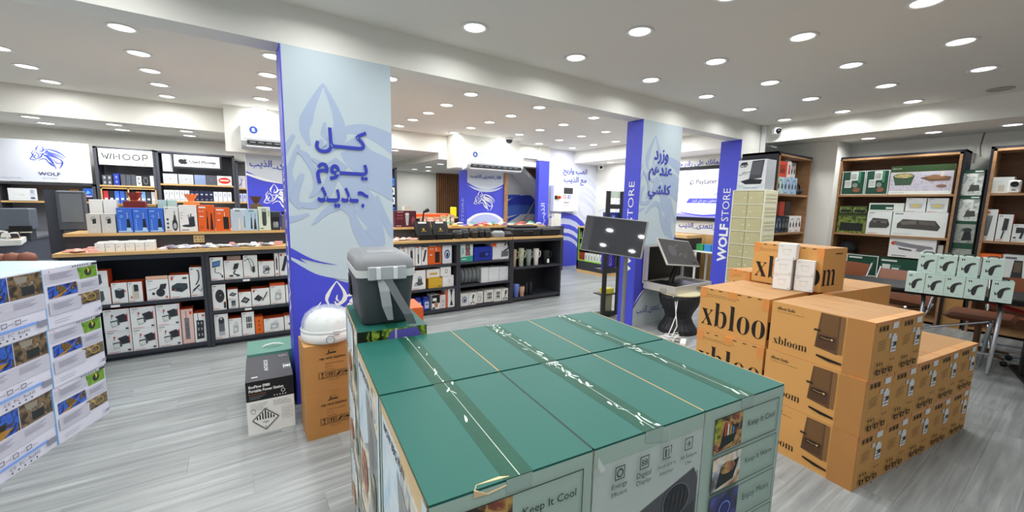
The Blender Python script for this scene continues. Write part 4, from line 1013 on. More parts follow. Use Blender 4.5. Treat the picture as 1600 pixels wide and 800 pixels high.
prod(f'white carton with black radio and antenna {rc}', .092, .256, Z2, .186, a_radio, group=Lg)
prod(f'orange-lidded white carton with plug picture {rc}', .26, .404, Z2, .2, a_plug, group=Lg)
tag(MB().box((.262, 4.97, .572), (.402, 5.1, .598), M('#e05a28'), bev=.003).build('orange_sleeve'), 'orange sleeve on the pale plug carton', 'sleeve')
prod(f'white carton {rc}, cut off by the pillar', .408, .6, Z2, .2, a_pad, group=Lg)
rd = 'on the lowest shelf left of the big pillar'
prod(f'white carton with grey lantern picture {rd}', -.24, -.122, Z1, .26, a_bulb, group=Lg)
prod(f'small white carton with pale earbuds picture {rd}', -.12, -.01, Z1, .197, a_plug, group=Lg)
prod(f'white carton with row of bars picture {rd}', -.008, .104, Z1, .248, a_multi, group=Lg)
prod(f'solid orange carton with three dark dots {rd}', .106, .183, Z1, .182, a_dots, '#ec6a22', group=Lg)
prod(f'wide white carton with pale speaker {rd}', .185, .376, Z1, .15, a_plug, group=Lg)
prod(f'white carton {rd}, next to the pillar', .38, .6, Z1, .16, a_pad, group=Lg)

# upper ledge, left counter
def a_dev(f): f.p([(.28, .12), (.62, .1), (.68, .72), (.36, .78)], M('#d9d6cf')); f.ring(.5, .74, .18, .1, .3, M('#8d8a86')); f.p([(.42, .48), (.68, .5), (.7, .74), (.44, .74)], M('#2f3136')); f.r(.45, .3, .6, .34, LG)
def a_irr(f):
    for i in range(5): f.e(.18, .5 - i * .09, .045, .026, M('#8fb8f2'), 8)
    f.r(.1, .86, .4, .89, M('#b7d0f6')); f.ring(.3, .66, .09, .05, .35, M('#9fd0f8')); f.r(.68, .56, .7, .82, WHITE); f.p([(.6, .2), (.86, .2), (.8, .56), (.64, .56)], M('#1d2230')); f.p([(.56, .06), (.92, .06), (.84, .2), (.6, .2)], M('#b3d4f2')); f.r(.05, .02, .95, .08, M('#a9c8f0'))
def a_irr2(f): base(f); f.e(.72, .28, .2, .24, D1); f.p([(.62, .4), (.84, .4), (.8, .68), (.68, .68)], D1); f.r(.72, .66, .76, .84, D2); f.e(.72, .24, .12, .12, LG); [f.e(.22, .5 - i * .16, .09, .05, D2, 8) for i in range(3)]
def a_set(f): f.e(.5, .22, .38, .05, D1); f.p([(.5, .24), (.86, .24), (.84, .58), (.56, .56)], D1); f.l([(.55, .3), (.5, .64)], .04, D1); f.r(.62, .5, .68, .68, D2); f.l([(.25, .7), (.35, .9)], .008, LG); f.r(.08, .05, .5, .08, TXT); [f.r(.06, .7 - i * .1, .2, .72 - i * .1, M('#d89a94')) for i in range(3)]
def a_or(f): f.r(.08, .88, .5, .94, WHITE); f.t('K19', .24, .76, WHITE, w=.26); f.r(.1, .55, .35, .58, WHITE); f.p([(.5, .08), (.62, .08), (.6, .55), (.53, .55)], M('#2b1d16')); f.r(.55, .55, .58, .78, M('#2b1d16')); f.p([(.72, .06), (.92, .06), (.86, .7), (.8, .7)], M('#2b1d16')); [f.r(.14 + i * .12, .1, .16 + i * .12, .22, M('#2b1d16')) for i in range(2)]
def a_or2(f): f.r(.1, .88, .6, .94, WHITE); f.t('C02', .28, .76, WHITE, w=.26); f.r(.14, .45, .32, .49, WHITE); f.p([(.54, .08), (.9, .08), (.9, .6), (.54, .62)], M('#211b1a')); f.r(.62, .62, .66, .82, WHITE)
def a_brush(f): f.r(.35, .9, .7, .99, M('#8a9a8e')); f.p([(.55, .05), (.68, .05), (.66, .6), (.58, .6)], M('#e4e0d4')); f.p([(.8, .05), (.92, .05), (.9, .5), (.82, .5)], M('#d9d2bf')); [f.r(.1, .7 - i * .12, .4, .71 - i * .12, M('#c9d6e2')) for i in range(4)]
def a_brush2(f): f.r(.3, .88, .7, .96, M('#7f9a9c')); f.p([(.42, .08), (.56, .08), (.54, .6), (.46, .6)], D1); f.p([(.66, .06), (.88, .06), (.82, .55), (.74, .55)], D1); f.r(.49, .6, .52, .82, D2); f.r(.77, .55, .8, .82, D2)
def a_green(f): f.r(.3, .28, .66, .92, M('#3c4744')); f.e(.48, .85, .18, .06, LG); f.r(.34, .2, .62, .3, D1); f.r(.1, .06, .4, .1, M('#7a9a5a')); f.r(.8, .6, .9, .85, M('#a3b98a'))
Ug = 'cartons on the raised ledge of the left counter'
def up(lab, x0, x1, h, art, col, d=.11, y=5.185, z=1.158, sides=None): return carton('gadget_carton', lab, 'carton', ((x0 + x1) / 2, y, z + .001), (x1 - x0 - .004, d, h), col, 0, sides, (lambda fc: art(fc['F'])) if art else None, Ug)
up('greyish carton with white handheld device, leftmost on the raised ledge', -1.118, -1.025, .176, a_dev, '#d3cfc9')
up('greyish carton with white handheld device, second from the left on the raised ledge', -1.023, -.925, .177, a_dev, '#d3cfc9')
for k in range(3): up(f'bright blue carton with black water flosser, {pos[k]} one of three on the raised ledge', -.917 + k * .112, -.806 + k * .112, .231, a_irr, '#3e6fd6', sides=dict(L=M('#8fb2ee'), R=M('#5f86dc')))
up('white carton with black water flosser and four small icons on the raised ledge', -.578, -.468, .245, a_irr2, '#e9ebe8')
up('white carton with black flosser station on the raised ledge', -.465, -.321, .262, a_set, '#f1f0ee', sides=dict(R=M('#3a2f2c')))
up('orange carton with two black brushes, taller of the orange pair on the raised ledge', -.318, -.181, .267, a_or, '#ee6420')
up('orange carton with one black flosser, shorter of the orange pair on the raised ledge', -.178, -.048, .24, a_or2, '#ee6420')
up('silver blue carton with cream toothbrushes on the raised ledge', -.045, .075, .224, a_brush, '#c3cfde')
up('pale blue carton with black toothbrushes on the raised ledge', .077, .2, .227, a_brush2, '#b9d3e6')
up('pale green carton with dark shaver, right end of the raised ledge', .203, .318, .252, a_green, '#dbe6d2')
cm = empty('coffee_machine', 'small black coffee machine with silver front at the right end of the raised ledge', 'coffee machine', (.36, 5.19, 1.159))
MB().box((-.04, 0, 0), (.05, .13, .03), D1, bev=.004).build('drip_base', cm)
MB().box((-.04, .07, .03), (.05, .13, .2), M('#2a2b2f', rough=.3)).build('column', cm)
MB().box((-.04, -.005, .14), (.05, .13, .205), D1, bev=.006).build('head', cm)
MB().lathe([(.028, 0), (.032, .03), (.026, .06)], glass('#c9ccd0', .5), (.005, .03, .031), 12).build('glass_jug', cm)
cm2 = empty('coffee_grinder', 'dark grey coffee grinder beside the pillar edge on the raised ledge', 'grinder', (.46, 5.2, 1.159))
MB().box((-.04, 0, 0), (.04, .1, .17), M('#6f6a68', rough=.35), bev=.008).build('body', cm2); MB().lathe([(.025, 0), (.035, .03), (.035, .035)], M('#3a3634'), (0, .05, .17), 12).build('hopper', cm2)
for k, (x, lab) in enumerate(((-1.08, 'left'), (-.985, 'right'))):
    up(f'tall plain white carton behind the greyish device cartons, {lab} of two', x - .046, x + .046, .305, None, '#f1efec', .1, 5.36)
    MB().lathe([(.025, 0), (.03, .006), (.001, .012)], M('#7a5a4e'), (x + .01, 5.25, 1.337), 10, cap=False)
up('pale teal carton behind the white flosser carton, left of two', -.645, -.572, .31, None, '#b5d0cb', .1, 5.4)
up('pale teal carton behind the white flosser carton, right of two', -.57, -.495, .31, None, '#b5d0cb', .1, 5.4)
def dripper(x, bw_, zb, h, c, cb, lab, boxlab):
    up(boxlab, x - bw_ / 2, x + bw_ / 2, zb - 1.159, None, cb, .13, 5.38)
    o = empty('coffee_dripper', lab, 'coffee dripper', (x, 5.44, zb + .001))
    n = 20; mb = MB(); vs = []
    for r, z in ((.022, .012), (.058, h)):
        for i in range(n):
            rr = r * (1.08 if i % 2 else .94); vs.append((rr * math.cos(2 * PI * i / n), rr * math.sin(2 * PI * i / n), z))
    mb.add(vs, [(i, (i + 1) % n, n + (i + 1) % n, n + i) for i in range(n)], c); mb.build('ribbed_cone', o)
    MB().lathe([(.032, 0), (.032, .008), (.02, .014)], c, n=16).build('foot', o)
dripper(-.815, .165, 1.452, .082, M('#9c3a26', rough=.4), '#7d2a22', 'dark red ribbed coffee dripper on a maroon carton above the blue cartons', 'maroon carton under the dark red dripper')
dripper(-.377, .13, 1.452, .082, M('#ea8a52', rough=.4), '#e9904e', 'orange ribbed coffee dripper on an orange carton above the flosser station', 'orange carton under the orange dripper')
dripper(.2, .12, 1.44, .085, M('#5b4434', rough=.45), '#6d5645', 'brown ribbed coffee dripper near the left blue banner', 'brown carton under the brown dripper')
# lower ledge, left counter
for k in range(6):
    for r in range(2):
        carton('adapter_carton', f'small white carton on the oak ledge, {ORD[k]} from left in the {("front", "back")[r]} row', 'carton', (-1.007 + k * .066, 4.975 + r * .085, 1.0065), (.062, .08, .075 + .006 * r + .004 * (k % 2)), '#f3f2ee', random.uniform(-2, 2), dict(T=M('#e9e8e2')), lambda fc: (fc['T'].r(.2, .3, .6, .5, LG), fc['F'].r(.1, .5, .5, .55, LG)), 'small white cartons on the oak ledge')
def packet(x, y, z, c, lab, grp, s=1.0):
    mb = MB(); w, d, h = .05 * s, .035 * s, .012
    mb.box((-w, -d, 0), (w, d, h * .5), c, top=.9); mb.box((-w * .7, -d * .7, h * .5), (w * .6, d * .6, h + random.uniform(0, .012)), c, top=.7)
    o = mb.build('packet', None, (x, y, z), random.uniform(-60, 60)); o.rotation_euler[0] = random.uniform(-.12, .2)
    return tag(o, lab, 'packet', grp)
NM = {'#e0a596': 'salmon', '#d99a8e': 'rose', '#e6b4a6': 'pale pink'}
for k in range(7):
    c = list(NM)[k % 3]; packet(-1.2 + k * .025, 4.99 + random.uniform(-.02, .1), 1.01 + .006 * (k % 3), M(c, rough=.5), f'{NM[c]} flat packet at the left end of the oak ledge, {ORD[k]} from left', 'pinkish packets')
NC = {'#e6e6ea': 'white', '#c9ccd6': 'silver', '#b9bccb': 'bluish grey', '#e9e7e4': 'cream', '#8f93a8': 'dark grey', '#d9a39a': 'pinkish'}
for k in range(29):
    c = list(NC)[(k * 5 + k // 4) % 6]; packet(-.58 + k * .0315, 4.99 + .05 * (k % 2) + random.uniform(-.015, .02), 1.012 + .008 * (k % 3), M(c, rough=.4), f'{NC[c]} cable packet scattered on the left oak ledge, {ORD[k]} from left', 'cable packets', .8)
carton('pink_box', 'small pink box at the right end of the left oak ledge', 'box', (.37, 5.0, 1.0065), (.075, .06, .04), '#e3aaa4')

# ------------------------------------------------------------------ right counter contents
Rg = 'cartons on the right counter shelves'
def rp(lab, x0, x1, z, h, art, col='#f2f1ee', d=.18, sides=None, lift=0, y=4.975): return prod(lab, x0, x1, z, h, art, col, d, y, sides, 'gadget_carton', Rg, lift)
A1, A2, A3 = .677, .357, .05
def a_brushv(f): f.l([(.5, .1), (.5, .55)], .22, D1); f.l([(.5, .55), (.5, .85)], .08, D2); f.r(.15, .88, .6, .93, RED)
def a_ring(f): f.e(.5, .5, .3, .24, M('#c9d0dc')); f.ring(.5, .5, .3, .24, .3, M('#3558a8')); f.e(.52, .46, .12, .12, D1)
sA = 'on the top shelf right of the grey cooler'
rp(f'white and orange slim carton {sA}, first', 1.69, 1.795, A1, .263, a_brushv, sides=WO); rp(f'white slim carton {sA}, second', 1.797, 1.889, A1, .264, a_thin, '#f4efec', sides=WO)
rp(f'white slim carton with black brush {sA}, third', 1.891, 1.976, A1, .266, a_brushv, sides=WO); rp(f'white slim carton with grey stick {sA}, fourth', 1.978, 2.062, A1, .237, a_tall, sides=WO)
rp(f'bright orange carton with black flosser {sA}', 2.066, 2.256, A1, .274, a_or2, '#ee6420'); rp(f'white carton with blue ring {sA}', 2.277, 2.417, A1, .254, a_ring, '#e4e6ea')
sB = 'on the shelf behind the grey cooler'
def a_massage(f): base(f); f.e(.5, .3, .32, .1, D2); f.p([(.4, .35), (.75, .35), (.7, .65), (.45, .65)], D2); f.e(.58, .62, .12, .08, LG); f.e(.25, .25, .12, .08, LG)
rp(f'white carton with grey sander {sB}', 1.844, 2.036, A2, .254, a_massage, sides=WO)
rp(f'gold carton {sB}', 2.073, 2.272, A2, .13, lambda f: f.r(.7, .1, .9, .2, M('#8a6a1c')), '#d8ab35'); rp(f'white and gold carton on the gold carton {sB}', 2.05, 2.238, A2, .122, lambda f: (f.r(.0, .0, 1, .12, M('#d8ab35')), f.r(.2, .4, .8, .6, M('#d9a33c'))), '#f1ece2', lift=.132)
rp(f'white carton with round dial {sB}, lower', 2.276, 2.446, A2, .15, lambda f: f.ring(.6, .5, .1, .16, .3, M('#c9a8a0')), '#ecebea'); rp(f'white carton with ring picture {sB}, upper', 2.242, 2.40, A2, .124, lambda f: f.ring(.55, .5, .13, .22, .25, D2), '#f0eeec', lift=.152)
sC = 'on the lowest shelf behind the cooler'
def jar(x, lab, c='#2a49b8'):
    o = empty('supplement_tub', lab, 'tub', (x, 5.03, .0515)); MB().lathe([(.045, 0), (.05, .01), (.05, .14), (.042, .155)], M(c, rough=.3), n=16).build('tub', o); MB().lathe([(.047, .155), (.047, .19), (.042, .194)], M('#1c2f86', rough=.35), n=16).build('lid', o)
    mb = MB(); f = Face(mb, (-.03, -.0515, .04), (.06, 0, 0), (0, 0, .09)); f.r(0, 0, 1, 1, M('#b9c4e4')); f.r(.2, .5, .8, .7, M('#4a62b8')); mb.build('paper_label', o)
for k in range(3): jar(1.83 + k * .108, f'blue tub with dark lid {sC}, {ORD[k]} from left')
rp(f'black and white carton with white cup picture {sC}', 2.12, 2.236, A3, .205, lambda f: (f.r(0, .45, 1, 1, BLACK), f.e(.55, .35, .25, .2, M('#b9856a')), f.r(.1, .6, .6, .8, WHITE), f.r(.05, .05, .4, .2, D2)))
rp(f'pink and white carton {sC}', 2.238, 2.325, A3, .197, a_plug, '#ecd9d4', sides=WO)
rp(f'orange-edged white carton with hourglass tool {sC}', 2.332, 2.462, A3, .289, lambda f: (f.r(0, 0, .18, 1, M('#e85a24')), f.p([(.42, .9), (.78, .9), (.64, .6), (.62, .4), (.8, .12), (.42, .12), (.56, .4), (.54, .6)], D1)))
def a_woman(f): f.p([(0, 0), (1, 0), (1, .3), (0, .22)], M('#3aa58e')); f.e(.58, .82, .1, .07, M('#8a5f48')); f.p([(.42, .3), (.8, .3), (.74, .74), (.46, .74)], photo(['#3a3540', '#a8685a', '#5a5f88'], 30)); f.l([(.48, .86), (.44, .6)], .07, M('#2d211c')); f.l([(.7, .86), (.74, .6)], .07, M('#2d211c')); f.r(.15, .4, .3, .7, M('#8fb8b4')); f.r(.1, .1, .5, .14, WHITE)
sD = 'on the top shelf of the middle counter unit'
rp(f'pale green carton with standing woman picture {sD}', 2.537, 2.745, .683, .277, a_woman, '#cfe2dc')
def a_bluebox(f): f.r(.02, .08, .98, .92, M('#2036a8')); f.p([(.3, .2), (.85, .25), (.85, .65), (.3, .6)], M('#152060')); f.e(.7, .45, .1, .12, M('#3f52c0'))
rp(f'wide dark blue carton {sD}', 2.757, 3.063, .683, .196, a_bluebox, '#1c2f9c', sides=dict(T=M('#3048c0')))
rp(f'wide white carton with grey speaker {sD}', 3.066, 3.352, .683, .19, lambda f: (base(f), f.p([(.5, .18), (.95, .22), (.95, .62), (.55, .66)], M('#6a6d74'))), '#e6e7ea')
rp(f'orange-ended white carton lying on the wide grey speaker carton', 3.05, 3.33, .683, .075, lambda f: f.r(0, 0, .3, 1, M('#e8602a')), '#efeae6', lift=.192)
for k in range(5):
    o = empty('headrest_pack', f'black rounded cushion in clear wrap on the middle shelf, {ORD[k]} from the left of five', 'cushion', (2.585 + k * .062, 5.06, .358), 0, 'wrapped black cushions')
    mb = MB(); mb.lathe([(.001, 0), (.07, .03), (.1, .1), (.085, .175), (.04, .215), (.001, .22)], M('#26272b', rough=.5), n=14, sx=.34, sy=.8, cap=False); mb.build('cushion', o)
    MB().lathe([(.001, -.0), (.085, .02), (.112, .1), (.1, .18), (.06, .225), (.001, .23)], glass('#cfd6da', .25, .12), n=12, sx=.38, sy=.82, cap=False).build('clear_wrap', o)
for k, (a, b) in enumerate(((2.88, 3.0), (3.004, 3.19), (3.192, 3.352))):
    rp(f'plain white carton on the middle shelf right of the black cushions, {ORD[k]} one', a, b, .357, .218 - .006 * k, (lambda f: (f.r(.3, .5, .7, .54, M('#d5d6da')), f.frame(.03, .03, .97, .97, .01, M('#d0d2d6')))), '#e2e3e6', sides=dict(L=M('#d8d4c8')))
for k, (a, b, q) in enumerate(((2.548, 2.678, a_ring), (2.68, 2.792, a_mount), (2.794, 2.918, a_plug), (2.934, 3.095, a_multi), (3.097, 3.23, a_multi), (3.232, 3.352, a_mount))):
    rp(f'small white carton on the lowest shelf of the middle counter unit, {ORD[k]} from the left', a, b, .05, .178 + .006 * (k > 2), lambda f, q=q: (f.r(.15, .15, .85, .85, M('#d9d6cf')), q(f)) if q is not a_mount else q(f), '#eceae4', sides=dict(T=M('#d8d5cc'), L=M('#bfbdb4')))
def tumbler(x, y, z, h, c, lab, handle=True, straw=None, r=.045, cap=None, pat=None):
    o = empty('tumbler', lab, 'tumbler', (x, y, z)); m = M(c, rough=.35)
    b = MB().lathe([(r * .72, 0), (r * .78, .004), (r * .82, h * .38), (r, h * .46), (r * 1.02, h * .9), (r, h * .92)], m, n=18)
    if pat:
        for i in range(30):
            t = -PI * random.random(); zz = h * random.uniform(.08, .85); rr = (r * .82 if zz < h * .42 else r * 1.015) + .001
            b.add([(rr * math.cos(t + a) , rr * math.sin(t + a), zz + dz) for a, dz in ((-.12, 0), (0, -.012), (.12, 0), (0, .014))], [(0, 1, 2, 3)], M(pat))
    b.build('body', o); MB().lathe([(r * 1.03, h * .92), (r * 1.03, h * .97), (r * .8, h)], M(cap or c, rough=.4), n=18).build('lid', o)
    if handle: MB().tube([(r * .95, 0, h * .82), (r * 1.9, 0, h * .82), (r * 2.0, 0, h * .7), (r * 1.7, 0, h * .5), (r * .95, 0, h * .46)], .009, m, 6).build('handle', o)
    if straw: MB().tube([(r * .3, 0, h * .98), (r * .4, 0, h * 1.2), (r * .7, 0, h * 1.32)], .005, M(straw), 6).build('straw', o)
    return o
tumbler(3.47, 5.02, .546, .27, '#b9a787', 'tall beige handled tumbler, first on the shelf of the open end unit')
tumbler(3.61, 5.02, .546, .28, '#c9cdb4', 'tall cream tumbler with green leaf pattern and tan handle', pat='#6f8a5a')
tumbler(3.76, 5.03, .546, .255, '#9aa59f', 'tall grey-green handled tumbler between patterned and white ones')
tumbler(3.90, 5.02, .546, .262, '#ece8e0', 'tall white handled tumbler on the shelf of the open end unit')
o = tumbler(4.10, 5.02, .546, .225, '#1d1e21', 'short black handled mug with white paper tag', r=.06)
MB().box((-.02, -.064, .03), (.02, -.058, .09), WHITE).build('paper_tag', o)
tumbler(3.66, 5.14, .546, .2, '#2c2f5a', 'dark blue cup standing behind the beige tumblers', False)
tumbler(3.525, 5.02, .0715, .2, '#6f86d2', 'periwinkle blue cup on the lowest shelf of the open end unit', False, r=.05)
tumbler(3.45, 5.07, .0715, .2, '#2a2b30', 'dark cup with pink lid on the lowest shelf of the open end unit', False, cap='#e0506a', straw='#e0506a')
tumbler(3.635, 5.02, .0715, .17, '#d8a98c', 'peach cup with dark lid on the lowest shelf', False, r=.045, cap='#3a3430')
tumbler(3.73, 5.03, .0715, .2, '#1d1e21', 'slim black bottle on the lowest shelf, left of two', False, r=.035)
tumbler(3.80, 5.02, .0715, .2, '#1d1e21', 'slim black bottle with bent straw on the lowest shelf, right of two', False, r=.035, straw='#2a2b2f')
# on the right counter top
def display(x, lab):
    o = empty('perfume_display', lab, 'display box', (x, 4.95, 1.0065))
    bk = M('#17181c', rough=.3); gold = M('#c9a23a', rough=.3, metal=.6)
    mb = MB(); mb.prism([(-.115, 0), (.115, 0), (.115, .07), (-.115, .07)], (0, .16), bk); mb.build('base_tray', o)
    mb = MB(); mb.add([(-.115, .10, .05), (.115, .1, .05), (.115, .2, .235), (-.115, .2, .235), (-.115, .13, .05), (.115, .13, .05), (.115, .22, .235), (-.115, .22, .235)], [(0, 1, 2, 3), (7, 6, 5, 4), (0, 3, 7, 4), (1, 5, 6, 2), (3, 2, 6, 7)], bk)
    f = Face(mb, (-.115, .1, .05), (.23, 0, 0), (0, .1, .185)); f.e(.5, .45, .07, .08, gold, 12); f.frame(.1, .05, .9, .95, .01, M('#6a5a2c')); f.r(.35, .3, .65, .33, gold); f.r(.25, .85, .75, .97, M('#d8d4d0'))
    mb.build('back_card', o)
display(2.055, 'black display box with gold emblem on the right counter, left of two'); display(2.30, 'black display box with gold emblem on the right counter, right of two')
def pouch(x, y, w, d, h, c, lab, rz=0, z=1.0065):
    mb = MB(); n = 12; prof = [(.0, 0), (.5, 0), (.52, h * .3), (.46, h * .75), (.3, h), (0, h)]
    vs = []
    for q, zz in ((.44, 0), (.5, h * .2), (.49, h * .6), (.38, h * .92), (.2, h)):
        for i in range(n):
            t = 2 * PI * i / n; cc, ss = math.cos(t), math.sin(t)
            e = (abs(cc) ** 4 + abs(ss) ** 4) ** -.25
            vs.append((w * q * cc * e, d * q * ss * e, zz + (0 if zz == 0 else .006 * math.sin(3 * t + q * 9))))
    mb.add(vs, [(k * n + i, k * n + (i + 1) % n, (k + 1) * n + (i + 1) % n, (k + 1) * n + i) for k in range(4) for i in range(n)], M(c, rough=.55), smooth=True); mb.add(vs, [tuple(range(n - 1, -1, -1)), tuple(range(4 * n, 5 * n))], M(c, rough=.55))
    o = empty('pouch', lab, 'bag', (x, y, z), rz); mb.build('body', o)
    MB().tube([(-w * .4, -d * .42, h * .62), (0, -d * .5, h * .66), (w * .4, -d * .42, h * .62)], .004, M('#8a8378', rough=.4), 4).build('zip', o)
    return o
for k, (x, w, h) in enumerate(((2.52, .2, .115), (2.64, .2, .13), (2.78, .17, .14), (2.90, .17, .145), (3.0, .16, .14))): pouch(x, 5.04 + .02 * (k % 2), w * .62, .16, h, ('#1b1c20', '#202126', '#2a2422', '#1a1b1e', '#242529')[k], f'black zipped pouch on the right counter, {ORD[k]} from the left', 12 - 6 * k)
pouch(3.17, 5.02, .21, .15, .095, '#8f9396', 'grey hard case between the black pouches and the laptop bag')
pouch(3.36, 5.05, .17, .16, .08, '#15161a', 'small black soft case left of the laptop bag')
lb = empty('laptop_bag', 'wide black laptop bag with front handle lying on the right counter', 'bag', (3.69, 4.98, 1.0065), -3)
MB().box((-.27, 0, 0), (.27, .295, .13), M('#1a1b1f', rough=.6), bev=.025).build('body', lb); MB().box((-.22, .03, .13), (.22, .275, .165), M('#1d1e23', rough=.6), bev=.014).build('upper_pocket', lb)
MB().tube([(-.09, -.005, .04), (-.08, -.03, .075), (0, -.038, .085), (.08, -.03, .075), (.09, -.005, .04)], .01, BLACK, 6).build('handle', lb)
lb2 = empty('laptop_bag', 'black laptop sleeve at the right end of the right counter', 'bag', (4.18, 4.97, 1.0065), 2)
MB().box((-.21, 0, 0), (.19, .3, .13), M('#16171a', rough=.6), bev=.02).build('body', lb2); MB().tube([(-.2, -.004, .1), (0, -.008, .105), (.18, -.004, .1)], .005, M('#6b6a66'), 5).build('zip', lb2)
sp = MB().tube([(3.4, 4.96, 1.03), (3.36, 4.90, .98), (3.34, 4.88, .86), (3.35, 4.90, .74), (3.31, 4.90, .66)], .005, BLACK, 5).tube([(3.22, 4.9, .9), (3.27, 4.88, .97), (3.31, 4.88, .95), (3.27, 4.88, .85), (3.22, 4.9, .82)], .012, BLACK, 5)
tag(sp.build('hanging_strap'), 'black strap with loop hanging over the front of the right counter', 'strap')
NP = {'#d9b3a2': 'tan', '#e3c8b8': 'pale pink', '#cfa592': 'brownish', '#e6dcd4': 'cream'}
for k in range(14):
    c = list(NP)[(k * 3) % 4]; packet(1.64 + k * .024, 4.99 + random.uniform(-.03, .1), 1.01 + .007 * (k % 3), M(c, rough=.5), f'{NP[c]} flat packet on the oak ledge right of the pillar, {ORD[k]} from left', 'pinkish packets by the pillar', .9)
NX = {'#e07a3a': 'orange', '#d8d4c8': 'grey', '#c23a4a': 'crimson', '#e6b23a': 'yellow', '#4a8a5a': 'green', '#e9e4da': 'white', '#8a5ab0': 'purple', '#e05a2a': 'bright orange', '#c9c4bc': 'stone grey', '#d26a7a': 'rose', '#3a9a6a': 'emerald', '#a8b8c8': 'pale blue'}
for k in range(29):
    c = list(NX)[(k * 5) % 12]; packet(2.46 + k * .062, 5.36 + random.uniform(-.02, .1), 1.162 + .018 * (k % 3), M(c, rough=.45), f'{NX[c]} packet in the heap on the right raised ledge, {ORD[k]} from left', 'colourful packets', 1.15)
def a_maroon(f): f.r(.1, .9, .4, .94, M('#c9a8a8')); [f.r(.12 + (i % 2) * .14, .5 + (i // 2) * .18, .22 + (i % 2) * .14, .58 + (i // 2) * .18, M('#a8545a')) for i in range(4)]; f.p([(.52, .1), (.62, .1), (.66, .72), (.48, .72)], LG); f.e(.57, .8, .1, .08, M('#e0dcd8')); f.e(.85, .4, .09, .25, M('#8f4a50')); f.r(.06, .06, .3, .1, LG)
carton('shaver_carton', 'dark maroon carton with silver shaver on the raised ledge right of the big pillar', 'carton', (1.9, 5.34, 1.159), (.3, .14, .218), '#571f2e', 0, None, lambda fc: a_maroon(fc['F']))
carton('beige_carton', 'upright beige and grey carton behind the maroon carton', 'carton', (2.02, 5.6, 1.159), (.09, .08, .28), '#d8d2c6', 0, dict(R=M('#8a8783')))
hd = empty('hair_tool', 'black swivelling hair tool standing behind the black display boxes', 'hair tool', (2.17, 5.42, 1.159))
MB().cyl((0, 0, 0), (.02, 0, .2), .018, D1, .012).build('grip', hd); MB().cyl((.02, 0, .2), (.09, .0, .235), .016, BLACK, .03).build('nozzle', hd); MB().lathe([(.04, 0), (.04, .02)], D1).build('foot', hd)
for k, (x, c, h) in enumerate(((2.25, '#d8a89a', .13), (2.36, '#e2bdb4', .11), (2.46, '#d49a90', .12), (2.57, '#c9b28a', .15), (2.64, '#d9cfae', .13), (2.70, '#b8a888', .16))):
    carton('small_carton', f'small {("pink", "pale pink", "rose", "tan", "cream", "beige")[k]} carton behind the black display boxes', 'carton', (x, 5.56, 1.159), (.075, .06, h), c, 0, None, lambda fc: fc['F'].r(.2, .4, .8, .7, M('#f0e6de')))
# shelf table farther back, with orange top
ft = empty('back_counter', 'dark wood-topped counter far behind the right counter, with an orange strip on it', 'counter', (0, 0, 0))
MB().box((2.35, 6.6, 1.22), (3.32, 7.0, 1.25), OAK).build('top', ft); MB().box((2.38, 6.65, 0), (3.28, 6.95, 1.22), CHAR).build('body', ft)
tag(MB().box((2.42, 6.62, 1.251), (3.2, 6.9, 1.30), M('#ef5a24', rough=.5), bev=.008).build('orange_tray'), 'long orange tray on the far dark counter', 'tray')
tag(MB().box((3.22, 6.63, 1.251), (3.31, 6.72, 1.42), M('#f2e21e', rough=.5), bev=.01).build('yellow_box'), 'small bright yellow box at the end of the orange tray', 'box')
tag(MB().box((2.78, 6.585, 1.02), (2.96, 6.6, 1.2), M('#cfe0b4', rough=.5)).build('paper_sign'), 'pale green paper sign on the front of the far dark counter', 'sign')
tag(MB().box((2.4, 6.4, 1.03), (2.75, 6.58, 1.16), M('#3a3430', rough=.5)).box((2.4, 6.4, 0), (2.75, 6.58, 1.03), CHAR).build('dark_chest'), 'dark low chest in front of the far dark counter', 'chest')
# ------------------------------------------------------------------ bookcases on the right
def bookcase(label, loc, rz, w, d, h, zs):
    """front towards local -y, origin at left front foot"""
    o = empty('bookcase', label, 'bookcase', loc, rz); N = M('#1b1d26', rough=.5)
    MB().box((.03, d - .02, 0), (w - .03, d, h - .02), WALNUT).build('back_panel', o)
    for x, nm in ((0, 'side_panel'), (w - .03, 'side_panel')): MB().box((x, .01, 0), (x + .03, d, h), N).build(nm, o)
    MB().box((0, .01, h - .03), (w, d, h), N).build('top_panel', o)
    for x in (.026, w - .052): MB().box((x, 0, 0), (x + .026, d - .02, h - .03), WALNUTL).build('inner_frame', o)
    MB().box((.026, 0, h - .056), (w - .026, d - .02, h - .03), WALNUTL).build('inner_frame', o)
    for z in zs: MB().box((.05, .004, z - .028), (w - .05, d - .02, z), WALNUTL).build('shelf', o)
    return o
XF = 7.63
bookcase('wide walnut and black bookcase holding green-labelled cartons', (XF, 2.40, 0), -90, 1.315, .38, 2.295, (.06, .55, 1.165, 1.735))
bookcase('walnut and black bookcase at the right picture edge with hair tool cartons', (XF, .885, 0), -90, 1.2, .38, 2.305, (.06, .6, 1.165, 1.745))
bookcase('narrow walnut and black bookcase holding headphone cartons, behind the drawer tower', (6.28, 2.655, 0), 0, 1.14, .5, 2.30, (.06, .6, 1.155, 1.72))
GD1 = M('#1f4a3a', rough=.45); PAPER = M('#dfe5df', rough=.5); GDT = dict(T=M('#24523f'))
Bg = 'cartons on the wide bookcase'
def bp(lab, y0, y1, z, h, art, col='#e3e8e6', d=.22, x=7.66, sides=None, lift=0, group=Bg, name='product_carton'):
    return carton(name, lab, 'carton', (x, (y0 + y1) / 2, z + .001 + lift), (abs(y1 - y0) - .006, d, h), col, -90, sides, (lambda fc: art(fc['F'])) if art else None, group)
